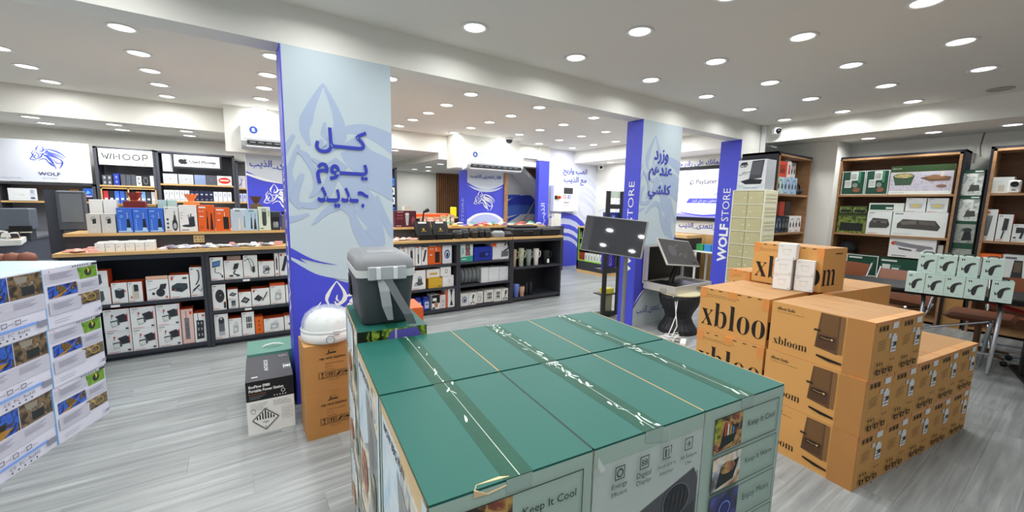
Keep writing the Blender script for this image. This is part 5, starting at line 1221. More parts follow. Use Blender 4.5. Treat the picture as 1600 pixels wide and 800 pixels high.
def a_garden(f): f.r(0, 0, 1, 1, GD1); f.frame(0, 0, 1, 1, .03, PAPER); f.r(.36, .6, .7, .96, PAPER); f.r(.14, .3, .44, .62, PAPER); [f.r(.16, .36 + i * .06, .4, .38 + i * .06, TXT) for i in range(4)]; [f.r(.4 + i * .05, .66, .42 + i * .05, .9, TXT) for i in range(5)]; f.e(.6, .4, .12, .1, M('#7f8f86')); f.e(.68, .2, .16, .1, M('#8a5a44')); f.r(.72, .5, .82, .98, M('#3f8a66'))
bp('green carton with white label and garden tool print, left of two on the top shelf', 2.335, 2.055, 1.735, .345, a_garden)
bp('green carton with white label and garden tool print, right of two on the top shelf', 2.05, 1.79, 1.735, .345, a_garden)
def a_basket(f): f.r(0, 0, 1, 1, M('#c9c4cf')); f.r(0, .78, 1, 1, M('#2f4a26')); f.p([(0, .1), (1, .1), (1, .66), (.2, .74), (0, .7)], photo(['#a8a4b4', '#cfcbd6', '#b8b2c2'], 30)); f.p([(.05, .62), (.4, .62), (.36, .32), (.1, .32)], M('#3f5a44')); f.e(.225, .66, .17, .09, photo(['#c9a04a', '#8a9a4a', '#d8c9a0', '#b0603a'], 40)); f.ring(.225, .62, .18, .1, .12, M('#2f4736')); f.p([(.5, .56), (.66, .44), (.95, .46), (.97, .58), (.7, .66)], M('#7a5a44')); f.e(.74, .58, .14, .07, M('#9a7050')); f.r(.8, .6, .86, .76, M('#d9d2c2')); f.e(.84, .28, .08, .05, M('#8a6650')); f.r(0, 0, 1, .12, PAPER); f.t('FOLDING BASKET', .15, .06, TXT, w=.24); f.t('GREEN LION', .1, .9, WHITE, w=.16)
bp('wide picnic basket carton with gingham cloth picture on the top shelf', 1.785, 1.165, 1.735, .39, a_basket)
def a_forestbox(f): f.r(0, 0, 1, 1, photo(['#20300f', '#48622a', '#8a9a4a', '#34441c'], 22)); f.p([(.1, .1), (.9, .1), (.9, .5), (.1, .52)], M('#1d2320')); f.r(0, .85, 1, 1, M('#3f4f2a'))
def a_pan(f): base(f); f.p([(.12, .28), (.85, .3), (.95, .45), (.85, .68), (.25, .72), (.12, .5)], M('#4a4744')); f.p([(.22, .62), (.84, .6), (.88, .5), (.3, .52)], M('#6e6a66')); f.e(.5, .55, .1, .04, D1); f.l([(.85, .6), (.9, .35)], .04, D1)
def a_pan2(f): f.r(.04, .9, .2, .94, TXT); f.p([(.1, .32), (.86, .26), (.9, .42), (.8, .66), (.2, .7), (.1, .5)], M('#4a4744')); f.p([(.15, .6), (.45, .66), (.47, .5), (.2, .46)], M('#6e6a66')); f.p([(.5, .66), (.8, .6), (.82, .46), (.52, .5)], M('#625e5a')); f.r(.04, .08, .4, .1, LG)
bp('carton with forest photo, left end of the middle shelf', 2.335, 1.985, 1.165, .295, a_forestbox, '#3a4a2a', x=7.68)
bp('small olive carton on the forest photo carton, left of two', 2.32, 2.158, 1.165, .104, a_forestbox, '#4a5230', lift=.297); bp('small olive carton on the forest photo carton, right of two', 2.155, 1.99, 1.165, .102, a_forestbox, '#4a5230', lift=.297)
bp('pale carton with grey grill pan, smaller of two on the middle shelf', 1.98, 1.705, 1.165, .33, a_pan)
bp('wide pale carton with long grey double grill on the middle shelf', 1.70, 1.16, 1.165, .33, a_pan2)
bp('long dark green carton lying on the grill pan carton', 1.975, 1.595, 1.165, .118, lambda f: (f.r(.02, .1, .98, .9, PAPER), f.r(.04, .18, .72, .82, GD1), f.r(.5, .3, .7, .5, PAPER)), '#dfe5df', lift=.332)
def a_dish(f): base(f); f.p([(.2, .3), (.8, .3), (.85, .6), (.15, .6)], LG); f.e(.5, .45, .22, .1, M('#d8c06a'))
bp('small pale carton with dish picture on the grills, left of two', 1.585, 1.38, 1.165, .19, a_dish, lift=.332); bp('small pale carton with dish picture on the grills, right of two', 1.375, 1.175, 1.165, .187, a_dish, lift=.332)
def a_gun(f): f.e(.1, .7, .06, .1, M('#d8453a')); f.p([(.12, .82), (.5, .7), (.92, .62), (.96, .5), (.8, .5), (.7, .34), (.6, .36), (.62, .48), (.3, .55), (.12, .62)], M('#8a8a92')); f.p([(.2, .5), (.5, .42), (.52, .34), (.24, .4)], D2); f.r(.08, .06, .4, .1, TXT)
bp('carton with grey and red massage gun picture on the green drill cartons', 1.70, 1.225, .865, .275, a_gun, '#efeeee')
bp('narrow pale carton beside the massage gun carton', 1.22, 1.165, .865, .2, None, '#d9d4d0', x=7.7)
bp('low wooden-brown carton filling the back of the lower shelf', 1.70, 1.165, .55, .312, None, '#8a6a48', d=.18, x=7.79)
def a_drill(f): f.r(0, 0, 1, 1, GD1); f.frame(0, 0, 1, 1, .03, PAPER); f.p([(.3, .5), (.75, .6), (.8, .4), (.45, .35)], D1); f.p([(.72, .5), (.86, .8), (.92, .78), (.84, .3), (.74, .2)], M('#2e5a44')); f.r(.35, .1, .68, .4, PAPER); f.e(.62, .28, .06, .07, D1); f.r(.08, .82, .5, .9, PAPER)
bp('green carton with drill picture, left on the lower shelf', 2.16, 1.785, .55, .3, a_drill, '#23503d', sides=GDT, d=.12)
def a_mult(f): f.r(0, 0, 1, 1, GD1); f.r(.05, .84, .4, .92, PAPER); f.r(.06, .55, .5, .7, M('#3a6a58')); f.r(.08, .2, .26, .7, PAPER); f.r(.3, .3, .46, .55, PAPER); f.r(.33, .36, .43, .46, D1); f.l([(.3, .14), (.8, .24)], .05, PAPER)
bp('long green carton with white label, right on the lower shelf', 1.78, 1.3, .55, .29, a_mult, '#23503d', sides=GDT, d=.12)
tag(MB().lathe([(.001, 0), (.1, .01), (.115, .06), (.09, .14), (.03, .17), (.001, .172)], M('#26282a', rough=.9, var=.5, scale=40), n=14, sx=.8, cap=False).build('plaid_cloth', None, (7.8, 2.2, .866)), 'folded black plaid cloth at the left of the lower bookcase shelf', 'cloth')
tag(MB().box((7.72, 2.1, .551), (7.94, 2.31, .865), M('#5a4030', rough=.6)).build('cloth_box'), 'brown box under the black plaid cloth', 'box')
def a_light(f): f.r(0, .86, 1, 1, GD1); f.r(0, 0, 1, .86, photo(['#b8c2bc', '#dfe3df', '#8f9a92', '#cfd2c8'], 8)); f.p([(.4, .15), (.9, .18), (.85, .4), (.5, .42)], M('#4a4c48')); f.r(.62, .4, .74, .76, M('#e3e6e2')); f.e(.5, .78, .25, .07, M('#e9ebe8')); f.r(.6, .9, .95, .95, PAPER)
def a_dark(f): f.r(0, .86, 1, 1, GD1); f.r(0, 0, 1, .86, photo(['#6f766e', '#a3aaa2', '#8a8f86'], 9)); f.p([(.45, .1), (.9, .15), (.8, .62), (.55, .6)], M('#26282a')); f.e(.66, .6, .2, .1, D1)
for k, (z, h) in enumerate(((.6, .325), (.93, .18), (1.115, .28), (1.397, .32), (1.719, .32))):
    if k == 1: continue
    bp(f'pale green-topped carton between the two bookcases, {("lowest", "", "second", "third", "topmost")[k]} in the stack', 1.112, .908, z if k else .6, h if k else .512, a_light if k > 2 else a_dark, '#b9c4bc', x=7.68, d=.2, group='stack between the bookcases')
bp('cardboard box at the foot of the stack between the bookcases', 1.112, .908, 0, .598, None, '#b88a52', x=7.68, d=.2, group='stack between the bookcases')
Cg = 'cartons on the right edge bookcase'
bp('pale carton with projector picture on the top shelf of the right bookcase', .835, .665, 1.745, .19, lambda f: (f.r(.05, .3, .5, .8, M('#d8dcd8')), f.r(.3, .1, .6, .5, M('#c9c2ae'))), '#dfe2de', group=Cg)
pj = empty('projector', 'small white projector with round lens on the right bookcase', 'projector', (7.65, .66, 1.746), -90)
MB().box((-.05, 0, 0), (.05, .12, .15), WHITE, bev=.012).build('body', pj); MB().lathe([(.032, 0), (.032, .012), (.02, .014), (.001, .006)], BLACK, cap=False).build('lens', pj).matrix_local = Matrix.Translation((0, 0, .105)) @ Matrix.Rotation(PI / 2, 4, 'X')
MB().box((-.015, -.001, .03), (.015, .001, .04), BLACK).build('badge', pj)
def a_hair(f): base(f); [f.l([(.25 + .08 * i, .15), (.35 + .1 * i, .8)], .06, D1) for i in range(4)]; f.r(.1, .88, .5, .93, RED)
def a_brushh(f): base(f); f.p([(.35, .4), (.7, .42), (.74, .84), (.42, .86)], D1); f.l([(.5, .4), (.4, .1)], .1, D1)
def a_dry(f): base(f); f.p([(.2, .5), (.85, .55), (.85, .8), (.2, .82)], D1); f.l([(.6, .55), (.5, .2)], .14, D1); f.r(.1, .2, .25, .3, D2)
bp('tall white carton with black hair clips on the right bookcase', .87, .745, 1.165, .383, a_hair, sides=dict(R=RED, T=RED), group=Cg); bp('white and red carton with black hair brush on the right bookcase', .742, .62, 1.165, .325, a_brushh, sides=dict(R=RED, T=RED), group=Cg); bp('white carton with black hair dryer at the right picture edge', .617, .48, 1.165, .213, a_dry, group=Cg)
tag(MB().box((7.65, .66, .601), (7.9, .86, .955), M('#cfd0cc')).build('pale_box'), 'pale box under the orange flat pack on the right bookcase', 'box'); tag(MB().box((7.64, .66, .956), (7.9, .86, 1.005), M('#ef6a2a')).build('orange_flat_pack'), 'orange flat pack on the right bookcase lower shelf', 'box')
bp('white carton with black blender picture on the lower shelf of the right bookcase', .655, .43, .6, .41, lambda f: (f.r(.1, .88, .5, .94, TXT), f.p([(.35, .1), (.8, .1), (.72, .85), (.42, .85)], D1), f.r(.45, .5, .7, .8, M('#6b5a4a'))), group=Cg)
# narrow bookcase
Hg = 'headphone cartons'
def hp(lab, x0, x1, z, h, bg, lift=0, fg=None):
    m = M(bg)
    def art(f):
        c = fg or D1
        f.ring(.5, .55, .3, .32, .16, c); f.r(.1, .14, .9, .5, m); f.e(.24, .45, .12, .17, c); f.e(.76, .45, .12, .17, c); f.r(.1, .06, .5, .1, TXT)
    return carton('headphone_carton', lab, 'carton', ((x0 + x1) / 2, 2.70, z + .001 + lift), (x1 - x0 - .006, .2, h), bg, 0, None, lambda fc: art(fc['F']), Hg)
hp('pale blue headphone carton, left on the upper shelf of the narrow bookcase', 6.40, 6.62, 1.72, .24, '#b9d6dc'); hp('blue-grey headphone carton, middle on the upper shelf of the narrow bookcase', 6.625, 6.85, 1.72, .243, '#a9c4dc'); hp('blue headphone carton, right on the upper shelf of the narrow bookcase', 6.855, 7.06, 1.72, .246, '#9fbede')
def a_red(f): f.p([(.1, .2), (.9, .2), (.8, .8), (.2, .75)], M('#a8321e')); f.e(.5, .4, .3, .12, M('#7a2416'))
carton('speaker_carton', 'orange red carton on the headphone cartons in the narrow bookcase', 'carton', (6.53, 2.70, 1.962), (.26, .2, .22), '#d8482c', 0, None, lambda fc: a_red(fc['F']), Hg); carton('speaker_carton', 'white and red carton beside the orange red one in the narrow bookcase', 'carton', (6.74, 2.70, 1.965), (.13, .2, .225), '#ecdcd8', 0, None, lambda fc: fc['F'].p([(.3, .2), (.8, .2), (.7, .8), (.4, .8)], M('#c9483a')), Hg)
carton('dark_carton', 'dark carton behind the white headphone cartons in the narrow bookcase', 'carton', (7.1, 2.82, 1.721), (.3, .2, .243), '#26272b')
hp('white headphone carton, left of two on the dark carton', 6.88, 7.09, 1.967, .27, '#f0f1ee'); hp('white headphone carton, right of two on the dark carton', 7.095, 7.27, 1.967, .245, '#eceeee')
for ob in (COL.objects[-1], COL.objects[-2]): ob.location.y = 2.82
hh = empty('headphones', 'black headphones standing beside the blue headphone cartons', 'headphones', (7.2, 2.74, 1.722))
MB().tube([(-.075 * math.cos(PI * i / 10), 0, .07 + .09 * math.sin(PI * i / 10)) for i in range(11)], .012, BLACK, 6).build('headband', hh)
for s in (-1, 1): MB().lathe([(.001, -.02), (.04, -.015), (.045, .01), (.001, .02)], D1, n=12, cap=False).build('ear_cup', hh).matrix_local = Matrix.Translation((s * .07, 0, .055)) @ Matrix.Rotation(PI / 2, 4, 'Y')
for k, (x0, x1, c, lab) in enumerate(((6.36, 6.47, '#e4e6ea', 'white'), (6.475, 6.68, '#1d2a4a', 'navy'), (6.685, 6.79, '#17181c', 'black'), (6.795, 6.92, '#26272c', 'charcoal'))):
    hp(f'{lab} headphone carton on the middle shelf of the narrow bookcase', x0, x1, 1.155, .235, c, fg=M('#8a8d95') if k else D1)
hp('white headphone carton, left of two on the middle shelf of the narrow bookcase', 6.925, 7.13, 1.155, .242, '#eeefec'); hp('white headphone carton, right of two on the middle shelf of the narrow bookcase', 7.135, 7.35, 1.155, .245, '#eee6e4')
for k in range(3): carton('dark_red_carton', f'dark red carton on the middle shelf cartons of the narrow bookcase, {pos[k]} of three', 'carton', (6.5 + k * .19, 2.72, 1.405), (.17, .18, .205), ('#6a1e18', '#a83418', '#26201f')[k], 0, None, None, Hg)
# ------------------------------------------------------------------ drawer tower with cushion carton
CR = M('#f0edd2', rough=.45, var=.02); dt = empty('drawer_tower', 'tall cream plastic drawer tower with clear doors beside the right blue pillar', 'drawer tower', (5.41, 2.80, 0), -90)
W_, D_, th = .40, .34, .1722
MB().box((0, 0, 0), (.015, D_, 1.73), CR).build('side_panel', dt); sd = MB().box((W_ - .015, 0, 0), (W_, D_, 1.73), CR)
for k in range(10):
    for q in range(3): sd.box((W_, .03, k * th + .03 + q * .045), (W_ + .004, D_ - .03, k * th + .055 + q * .045), M('#dedbb8', rough=.5))
sd.build('side_panel', dt); MB().box((.015, D_ - .01, 0), (W_ - .015, D_, 1.73), M('#ece5b0', rough=.5)).build('back_panel', dt)
for k in range(11): MB().box((.015, 0, k * th), (W_ - .015, D_ - .01, k * th + .013), CR).build('shelf', dt)
MB().box((W_ / 2 - .006, .01, 0), (W_ / 2 + .006, D_ - .01, 1.73), M('#ddd8a8', rough=.5)).build('divider', dt)
for k in range(10):
    for q in range(2):
        x = .017 + q * (W_ / 2 - .012); m = MB().box((x, .004, k * th + .016), (x + W_ / 2 - .026, .007, k * th + th - .004), glass('#efe8b8', .55, .15))
        f = Face(m, (x, .004, k * th + .016), (W_ / 2 - .026, 0, 0), (0, 0, th - .02)); f.ring(.82 if q == 0 else .18, .45, .07, .08, .3, M('#f2f0dc')); m.build('clear_door', dt)
def a_seat(f):
    f.r(0, 0, 1, 1, M('#e8eaec')); f.p([(.1, .82), (.34, .86), (.3, .94), (.1, .92)], M('#33363c')); f.t('Car', .2, .83, M('#22242a'), w=.3, off=.02); f.p([(.42, .35), (.5, .96), (.92, .98), (.86, .4)], M('#4a4c51')); f.p([(.46, .5), (.52, .92), (.86, .94), (.82, .5)], M('#5f6166')); f.p([(.12, .3), (.45, .38), (.9, .34), (.85, .2), (.3, .2)], M('#2a2b30')); f.l([(.05, .5), (.45, .62)], .02, D2); f.e(.25, .58, .1, .05, LG); f.p([(0, .22), (.5, .08), (1, .2), (1, .0), (0, 0)], M('#cfd8e0')); f.t('CUSHION SERIES', .5, .08, M('#5a6a80'), w=.5)
o = carton('seat_cushion_carton', 'pale carton with black car seat cushion picture on top of the drawer tower', 'carton', (5.44, 2.6, 1.732), (.34, .25, .38), '#b9bcc0', -90, None, lambda fc: a_seat(fc['F']))

# ------------------------------------------------------------------ table with pale mint cartons, chairs behind
TT = -16.0
tb = empty('folding_table', 'long black table with black column foot carrying pale mint cartons', 'table', (5.30, 1.6, 0), -90 + 14)
MB().box((0, 0, .725), (1.9, .62, .752), M('#1d1e22', rough=.4), bev=.008).build('table_top', tb)
for x in (1.42,):
    MB().box((x, .24, .03), (x + .09, .32, .725), BLACK, bev=.006).build('leg', tb); MB().box((x - .01, .0, 0), (x + .1, .6, .035), BLACK, bev=.01).build('foot', tb)
MB().box((.15, .24, .03), (.24, .32, .725), BLACK, bev=.006).build('leg', tb); MB().box((.14, .05, 0), (.25, .55, .035), BLACK, bev=.01).build('foot', tb)
MB().box((.24, .26, .66), (1.42, .3, .71), BLACK).build('beam', tb)
def a_clampm(fc):
    f = fc['F']; f.r(.14, .82, .2, .9, D1); f.r(.24, .82, .3, .9, D1); f.p(smooth([(.3, .42), (.42, .62), (.7, .74), (.85, .72)]) + smooth([(.85, .66), (.62, .58), (.56, .36), (.5, .2), (.36, .22)]), D1); f.l(smooth([(.3, .42), (.22, .34), (.2, .48)]), .05, D1); f.e(.74, .69, .1, .04, D2); f.r(.6, .12, .8, .14, LG); f.r(.1, .1, .3, .12, LG)
MI = '#c9e0d8'
fy = [(.995, .88), (.872, .757), (.752, .635), (.628, .513), (.487, .36)]
for k, (ya, yb) in enumerate(fy):
    o = carton('clamp_carton', f'pale mint carton with black clamp picture, {ORD[k]} from left in the bottom row', 'carton', (5.22 + .02 * k, (ya + yb) / 2, .753), (.122, .16, .182), MI, -90 + 8, dict(T=M('#a9beb8'), L=M('#3a4a44'), R=M('#39443f')), a_clampm, 'pale mint cartons on the table')
    if k > 0: tag(MB().tube([(-.035, .08, .182), (-.02, .08, .197), (.02, .08, .197), (.035, .08, .182)], .006, M('#33403a'), 5).build('handle', o))
    if k < 4:
        o2 = carton('clamp_carton', f'pale mint carton with black clamp picture, {ORD[k]} from left in the top row', 'carton', (5.27 + .02 * k, (.885, .765, .635, .497)[k], .936), (.122, .16, .178), MI, -90 + 8, dict(T=M('#a9beb8'), L=M('#3a4a44'), R=M('#39443f')), a_clampm, 'pale mint cartons on the table')
        MB().tube([(-.035, .08, .178), (-.02, .08, .193), (.02, .08, .193), (.035, .08, .178)], .006, M('#33403a'), 5).build('handle', o2)
LE = M('#6f3c1e', rough=.5, var=.1, bump=.05); AL = M('#b9bcc0', rough=.3, metal=.9)
def chair(x, y, rz, lab):
    o = empty('folding_chair', lab, 'chair', (x, y, 0), rz)
    mb = MB(); n = 8
    vs = []
    for i in range(n + 1):
        t = i / n; xx = -.27 + .54 * t; sag = -.05 * math.sin(PI * t)
        vs += [(xx, -.25, .44 + sag), (xx, .22, .40 + sag), (xx, -.25, .452 + sag), (xx, .22, .412 + sag)]
    mb.add(vs, [(4 * i, 4 * i + 1, 4 * i + 5, 4 * i + 4) for i in range(n)] + [(4 * i + 2, 4 * i + 6, 4 * i + 7, 4 * i + 3) for i in range(n)] + [(4 * i, 4 * i + 4, 4 * i + 6, 4 * i + 2) for i in range(n)] + [(4 * i + 1, 4 * i + 3, 4 * i + 7, 4 * i + 5) for i in range(n)], LE, smooth=True); mb.build('seat', o)
    mb = MB(); vs = []
    for i in range(n + 1):
        t = i / n; xx = -.28 + .56 * t; b = .05 * math.sin(PI * t)
        vs += [(xx, .2 + b, .42), (xx, .3 + b, .78), (xx, .212 + b, .42), (xx, .312 + b, .78)]
    mb.add(vs, [(4 * i, 4 * i + 4, 4 * i + 5, 4 * i + 1) for i in range(n)] + [(4 * i + 2, 4 * i + 3, 4 * i + 7, 4 * i + 6) for i in range(n)] + [(4 * i + 1, 4 * i + 5, 4 * i + 7, 4 * i + 3) for i in range(n)], LE, smooth=True); mb.build('backrest', o)
    for s in (-1, 1):
        MB().tube([(s * .29, -.26, .012), (s * .29, .24, .45)], .013, AL, 8).build('leg', o); MB().tube([(s * .275, .26, .012), (s * .275, -.26, .45)], .013, AL, 8).build('leg', o)
        MB().tube([(s * .29, .16, .4), (s * .29, .32, .8)], .013, AL, 8).build('back_post', o); MB().tube([(s * .31, -.26, .6), (s * .31, .24, .62)], .014, AL, 8).build('arm', o)
    MB().tube([(-.29, -.26, .012), (.29, -.26, .012)], .011, AL, 6).build('floor_bar', o); MB().tube([(-.275, .26, .012), (.275, .26, .012)], .011, AL, 6).build('floor_bar', o)
    return o
chair(6.42, 1.35, -104, 'brown leather folding chair with silver crossed legs under the black table')
chair(6.95, .32, -76, 'brown leather folding chair behind the black table near the right edge')
chair(6.9, 2.1, -110, 'brown folding chair farther back between the cartons and the bookcase')
oc = empty('office_chair_base', 'brown swivel chair with castors behind the black table', 'chair', (6.35, .62, 0))
for k in range(5):
    a = k * 2 * PI / 5 + .3; MB().tube([(0, 0, .1), (.26 * math.cos(a), .26 * math.sin(a), .07)], [.022, .014], M('#5a4028', rough=.4), 6).build('leg', oc); MB().lathe([(.001, -.014), (.026, -.012), (.026, .012), (.001, .014)], BLACK, n=12, cap=False).build('castor', oc).matrix_local = Matrix.Translation((.27 * math.cos(a), .27 * math.sin(a), .027)) @ Matrix.Rotation(a, 4, 'Z') @ Matrix.Rotation(PI / 2, 4, 'X')
MB().cyl((0, 0, .09), (0, 0, .4), .025, M('#6a4a2c', rough=.4)).build('column', oc); MB().box((-.24, -.24, .4), (.24, .24, .47), LE, bev=.03).build('seat', oc)
tf = empty('silver_trestle', 'silver tube trestle legs of a folded frame in front of the brown chairs', 'trestle', (5.62, .95, 0), -76)
for s in (0, .5):
    MB().tube([(s, -.02, .015), (s + .02, .0, .6), (s + .02, .06, .66), (s + .02, .2, .66)], .017, AL, 8).build('leg', tf); MB().tube([(s - .02, .22, .015), (s - .02, .0, .5)], .015, AL, 8).build('leg', tf)
MB().tube([(0, -.02, .18), (.5, -.02, .2)], .012, AL, 6).build('crossbar', tf); MB().tube([(-.3, .06, .22), (.5, .06, .5)], .013, AL, 6).build('brace', tf)
tag(MB().tube([(0, 0, 0), (.16, -.3, -.1)], .018, M('#b0201c', rough=.35), 6).build('red_strut', None, (6.0, .62, .66)), 'red diagonal strut beneath the black table at the right edge', 'strut')

# ------------------------------------------------------------------ suitcase screen on the black stool
sl_ = empty('rattan_stool', 'black ribbed hourglass stool under the open suitcase screen', 'stool', (4.39, 2.80, 0))
mb = MB(); n = 48; prof = [(.225, 0), (.215, .05), (.17, .12), (.145, .185), (.165, .25), (.215, .34), (.235, .43), (.225, .465)]
vs = []
for r, z in prof:
    for i in range(n): rr = r + (.004 if i % 2 else 0); vs.append((rr * math.cos(2 * PI * i / n), rr * math.sin(2 * PI * i / n), z))
mb.add(vs, [(k * n + i, k * n + (i + 1) % n, (k + 1) * n + (i + 1) % n, (k + 1) * n + i) for k in range(len(prof) - 1) for i in range(n)], M('#1c1d22', rough=.55)); mb.add(vs, [tuple(range(n - 1, -1, -1)), tuple(range((len(prof) - 1) * n, len(prof) * n))], M('#1c1d22')); mb.build('ribbed_body', sl_)
MB().lathe([(.226, .465), (.236, .472), (.236, .484), (.22, .49)], M('#d3cba8', rough=.5), n=32).build('cream_rim', sl_)
SV = M('#d6d1ca', rough=.3, metal=.35)
kc = empty('suitcase_screen', 'open silver suitcase with a tilted screen on an arm, on the black stool', 'screen', (4.53, 2.93, .491), 0)
tr = MB(); X, Y = .375, .225
for a, b in (((-X, -Y, 0), (X, -Y + .015, .09)), ((-X, Y - .015, 0), (X, Y, .09)), ((-X, -Y + .015, 0), (-X + .015, Y - .015, .09)), ((X - .015, -Y + .015, 0), (X, Y - .015, .09))): tr.box(a, b, SV)
tr.box((-X + .01, -Y + .01, 0), (X - .01, Y - .01, .02), M('#26272b')); tr.build('tray_case', kc)
MB().box((-.35, -.2, .02), (-.04, .2, .078), M('#15161a', rough=.4)).build('foam_block', kc); MB().box((-.02, -.2, .02), (.35, .2, .06), M('#4a4d55', rough=.35)).build('tray_panel', kc)
MB().box((.05, -Y - .008, .025), (.25, -Y, .06), M('#8a8680', rough=.4)).build('grip', kc); MB().box((-X - .008, -.1, .0), (-X, -.02, .05), M('#a9a59e', rough=.3)).build('latch', kc)
ld = MB().box((-X, Y + .005, .05), (X, Y + .03, .53), SV, bev=.01).box((-X, Y - .05, .1), (-X + .014, Y + .006, .53), SV).box((X - .014, Y - .05, .1), (X, Y + .006, .53), SV).box((-X + .014, Y - .05, .516), (X - .014, Y + .006, .53), SV); ld.build('lid_shell', kc); MB().box((-X + .016, Y - .02, .1), (X - .016, Y + .004, .514), M('#14151a', rough=.45)).build('lid_lining', kc)
MB().tube([(-.1, .04, .06), (-.04, .03, .2), (-.0, -.02, .42)], .03, BLACK, 8).build('arm', kc)
sc_ = MB(); sc_.box((-.335, -.012, -.18), (.335, .012, .18), M('#c9c5bf', rough=.3), bev=.005); so = sc_.build('screen_frame', kc)
sp_ = MB().box((-.323, -.0145, -.168), (.323, -.012, .168), M('#3f3e48', rough=.15, spec=.6)); f = Face(sp_, (-.323, -.0145, -.168), (.646, 0, 0), (0, 0, .336)); f.e(.3, .55, .12, .22, M('#57525f', rough=.2)); f.l(smooth([(.45, .35), (.55, .45), (.65, .3), (.72, .5)]), .02, M('#6b6874', rough=.2)); f.l([(.4, .7), (.55, .82)], .015, M('#6b6874', rough=.2)); f.r(.8, .08, .95, .14, M('#2c2b33', rough=.2)); f.r(.02, .18, .98, .19, M('#55535e', rough=.2)); so2 = sp_.build('display', so)
so.matrix_local = Matrix.Translation((-.08, -.03, .455)) @ Matrix.Rotation(math.radians(6), 4, 'Y') @ Matrix.Rotation(math.radians(-33), 4, 'X')
MB().box((-.36, -.2, -.07), (-.3, -.17, -.0), WHITE, bev=.005).build('power_adapter', kc)
wh = M('#e6e6e4', rough=.4)
cb = MB(); rnd = random.Random(3)
cb.tube([(4.18, 2.72, .44), (4.16, 2.68, .25), (4.05, 2.66, .12), (3.98, 2.66, .02)], .006, wh, 5).tube([(4.2, 2.7, .44), (4.12, 2.66, .3), (4.1, 2.62, .15), (4.0, 2.62, .02)], .006, wh, 5)
p = [(4.0 + .11 * math.cos(i * 1.9) + rnd.uniform(-.05, .05), 2.6 + .09 * math.sin(i * 1.3), .012 + .05 * abs(math.sin(i * .8))) for i in range(26)]
cb.tube(p, .006, wh, 5)
tag(cb.build('white_cable'), 'tangled white cables on the floor before the middle pillar and stool', 'cable')
tag(MB().box((-.09, -.03, 0), (.09, .03, .035), WHITE, bev=.006).build('power_strip', None, (4.02, 2.48, .001), 30), 'white power strip lying in the tangle of white cables', 'power strip')

# ------------------------------------------------------------------ tilted screen on a grey pole, black rack behind
ks = empty('stand_screen', 'large dark screen with grey rim tilted on a floor pole before the middle pillar', 'screen', (3.59, 2.98, 0), -66)
MB().lathe([(.2, 0), (.2, .015), (.05, .03)], M('#8a8d90', rough=.4), n=24).build('base', ks); MB().cyl((0, 0, .02), (0, 0, 1.15), .024, M('#8b9094', rough=.35, metal=.5)).build('pole', ks)
s1 = MB().box((-.35, -.02, -.205), (.35, .02, .205), M('#9a9b9c', rough=.35), bev=.006).build('screen_frame', ks)
MB().box((-.34, -.0235, -.195), (.34, -.02, .195), M('#35363c', rough=.04, spec=.7, coat=.5, var=.01)).build('display', s1)
s1.matrix_local = Matrix.Translation((-.13, -.09, 1.165)) @ Matrix.Rotation(math.radians(-13), 4, 'X') @ Matrix.Rotation(math.radians(4), 4, 'Y')
MB().box((-.12, -.07, 1.1), (.03, .02, 1.16), BLACK).build('bracket', ks)
rk = empty('black_rack', 'tall black perforated display rack beside the middle pillar behind the tilted screen', 'rack', (3.985, 3.66, 0), -8)
for x in (0, .235): MB().box((x, 0, .02), (x + .055, .03, 1.69), M('#26272b', rough=.5)).build('upright', rk)
for z in (.02, .62, .86, 1.46): MB().box((.055, .004, z), (.235, .026, z + .06), M('#26272b', rough=.5)).build('crossbar', rk)
for z in (.02, .3, .64, 1.2): MB().box((.0, .03, z), (.29, .2, z + .012), M('#2d2e33', rough=.5)).build('shelf', rk)
ah = math.radians(-8)
def rkbox(nm, lab, u, v, z, dims, c, art=None): carton(nm, lab, 'carton', (3.985 + u * math.cos(ah) - v * math.sin(ah), 3.66 + u * math.sin(ah) + v * math.cos(ah), z), dims, c, -8, None, art)
rkbox('purple_carton', 'tall purple blue carton in the lower part of the black rack', .145, .05, .653, (.15, .1, .31), '#3a2fb0', lambda fc: (fc['F'].t('BOOST', .5, .5, M('#a8a0f0'), h=.7, rot=90), fc['F'].r(.6, .8, .9, .9, WHITE)))
rkbox('blue_carton', 'dark blue carton in the upper part of the black rack', .16, .05, 1.213, (.2, .1, .2), '#2a3f9c', lambda fc: fc['F'].r(.35, .3, .6, .8, M('#8a9ad8')))
rkbox('yellow_carton', 'small yellow carton low in the black rack', .145, .05, .313, (.16, .1, .07), '#d8c93a'); rkbox('yellow_carton', 'tall grey and yellow carton at the bottom of the black rack', .145, .05, .033, (.12, .1, .26), '#8a8a6a')
tag(MB().box((4.03, 3.655, 1.6), (4.22, 3.66, 1.69), glass('#b9d0c2', .6)).build('plastic_sign'), 'pale green plastic sheet between the tops of the black rack uprights', 'sign')

# ------------------------------------------------------------------ back right: product stand, desk, screen
GL = M('#8ed23a', rough=.4); gs = empty('product_stand', 'dark product stand with lime green edging before the lettered wall', 'stand', (6.38, 6.70, 0), -90)
MB().box((0, .0, .06), (.04, .4, 1.0), CHAR).build('side_panel', gs); MB().box((.80, 0, .06), (.84, .4, 1.0), CHAR).build('side_panel', gs); MB().box((0, 0, 0), (.84, .4, .06), OAK).build('wood_plinth', gs); MB().box((0, 0, .06), (.84, .03, .26), CHAR).build('lower_panel', gs); MB().box((0, -.01, 1.0), (.84, .4, 1.03), OAK).build('wood_top', gs); MB().box((.04, .36, .26), (.8, .4, 1.0), M('#d3d8cf')).build('back_panel', gs)
for z in (.26, .52, .76): MB().box((.04, -.004, z), (.8, .36, z + .02), GL).build('shelf', gs)
for x in (.04, .785): MB().box((x, -.004, .26), (x + .015, .02, 1.0), GL).build('edge_strip', gs)
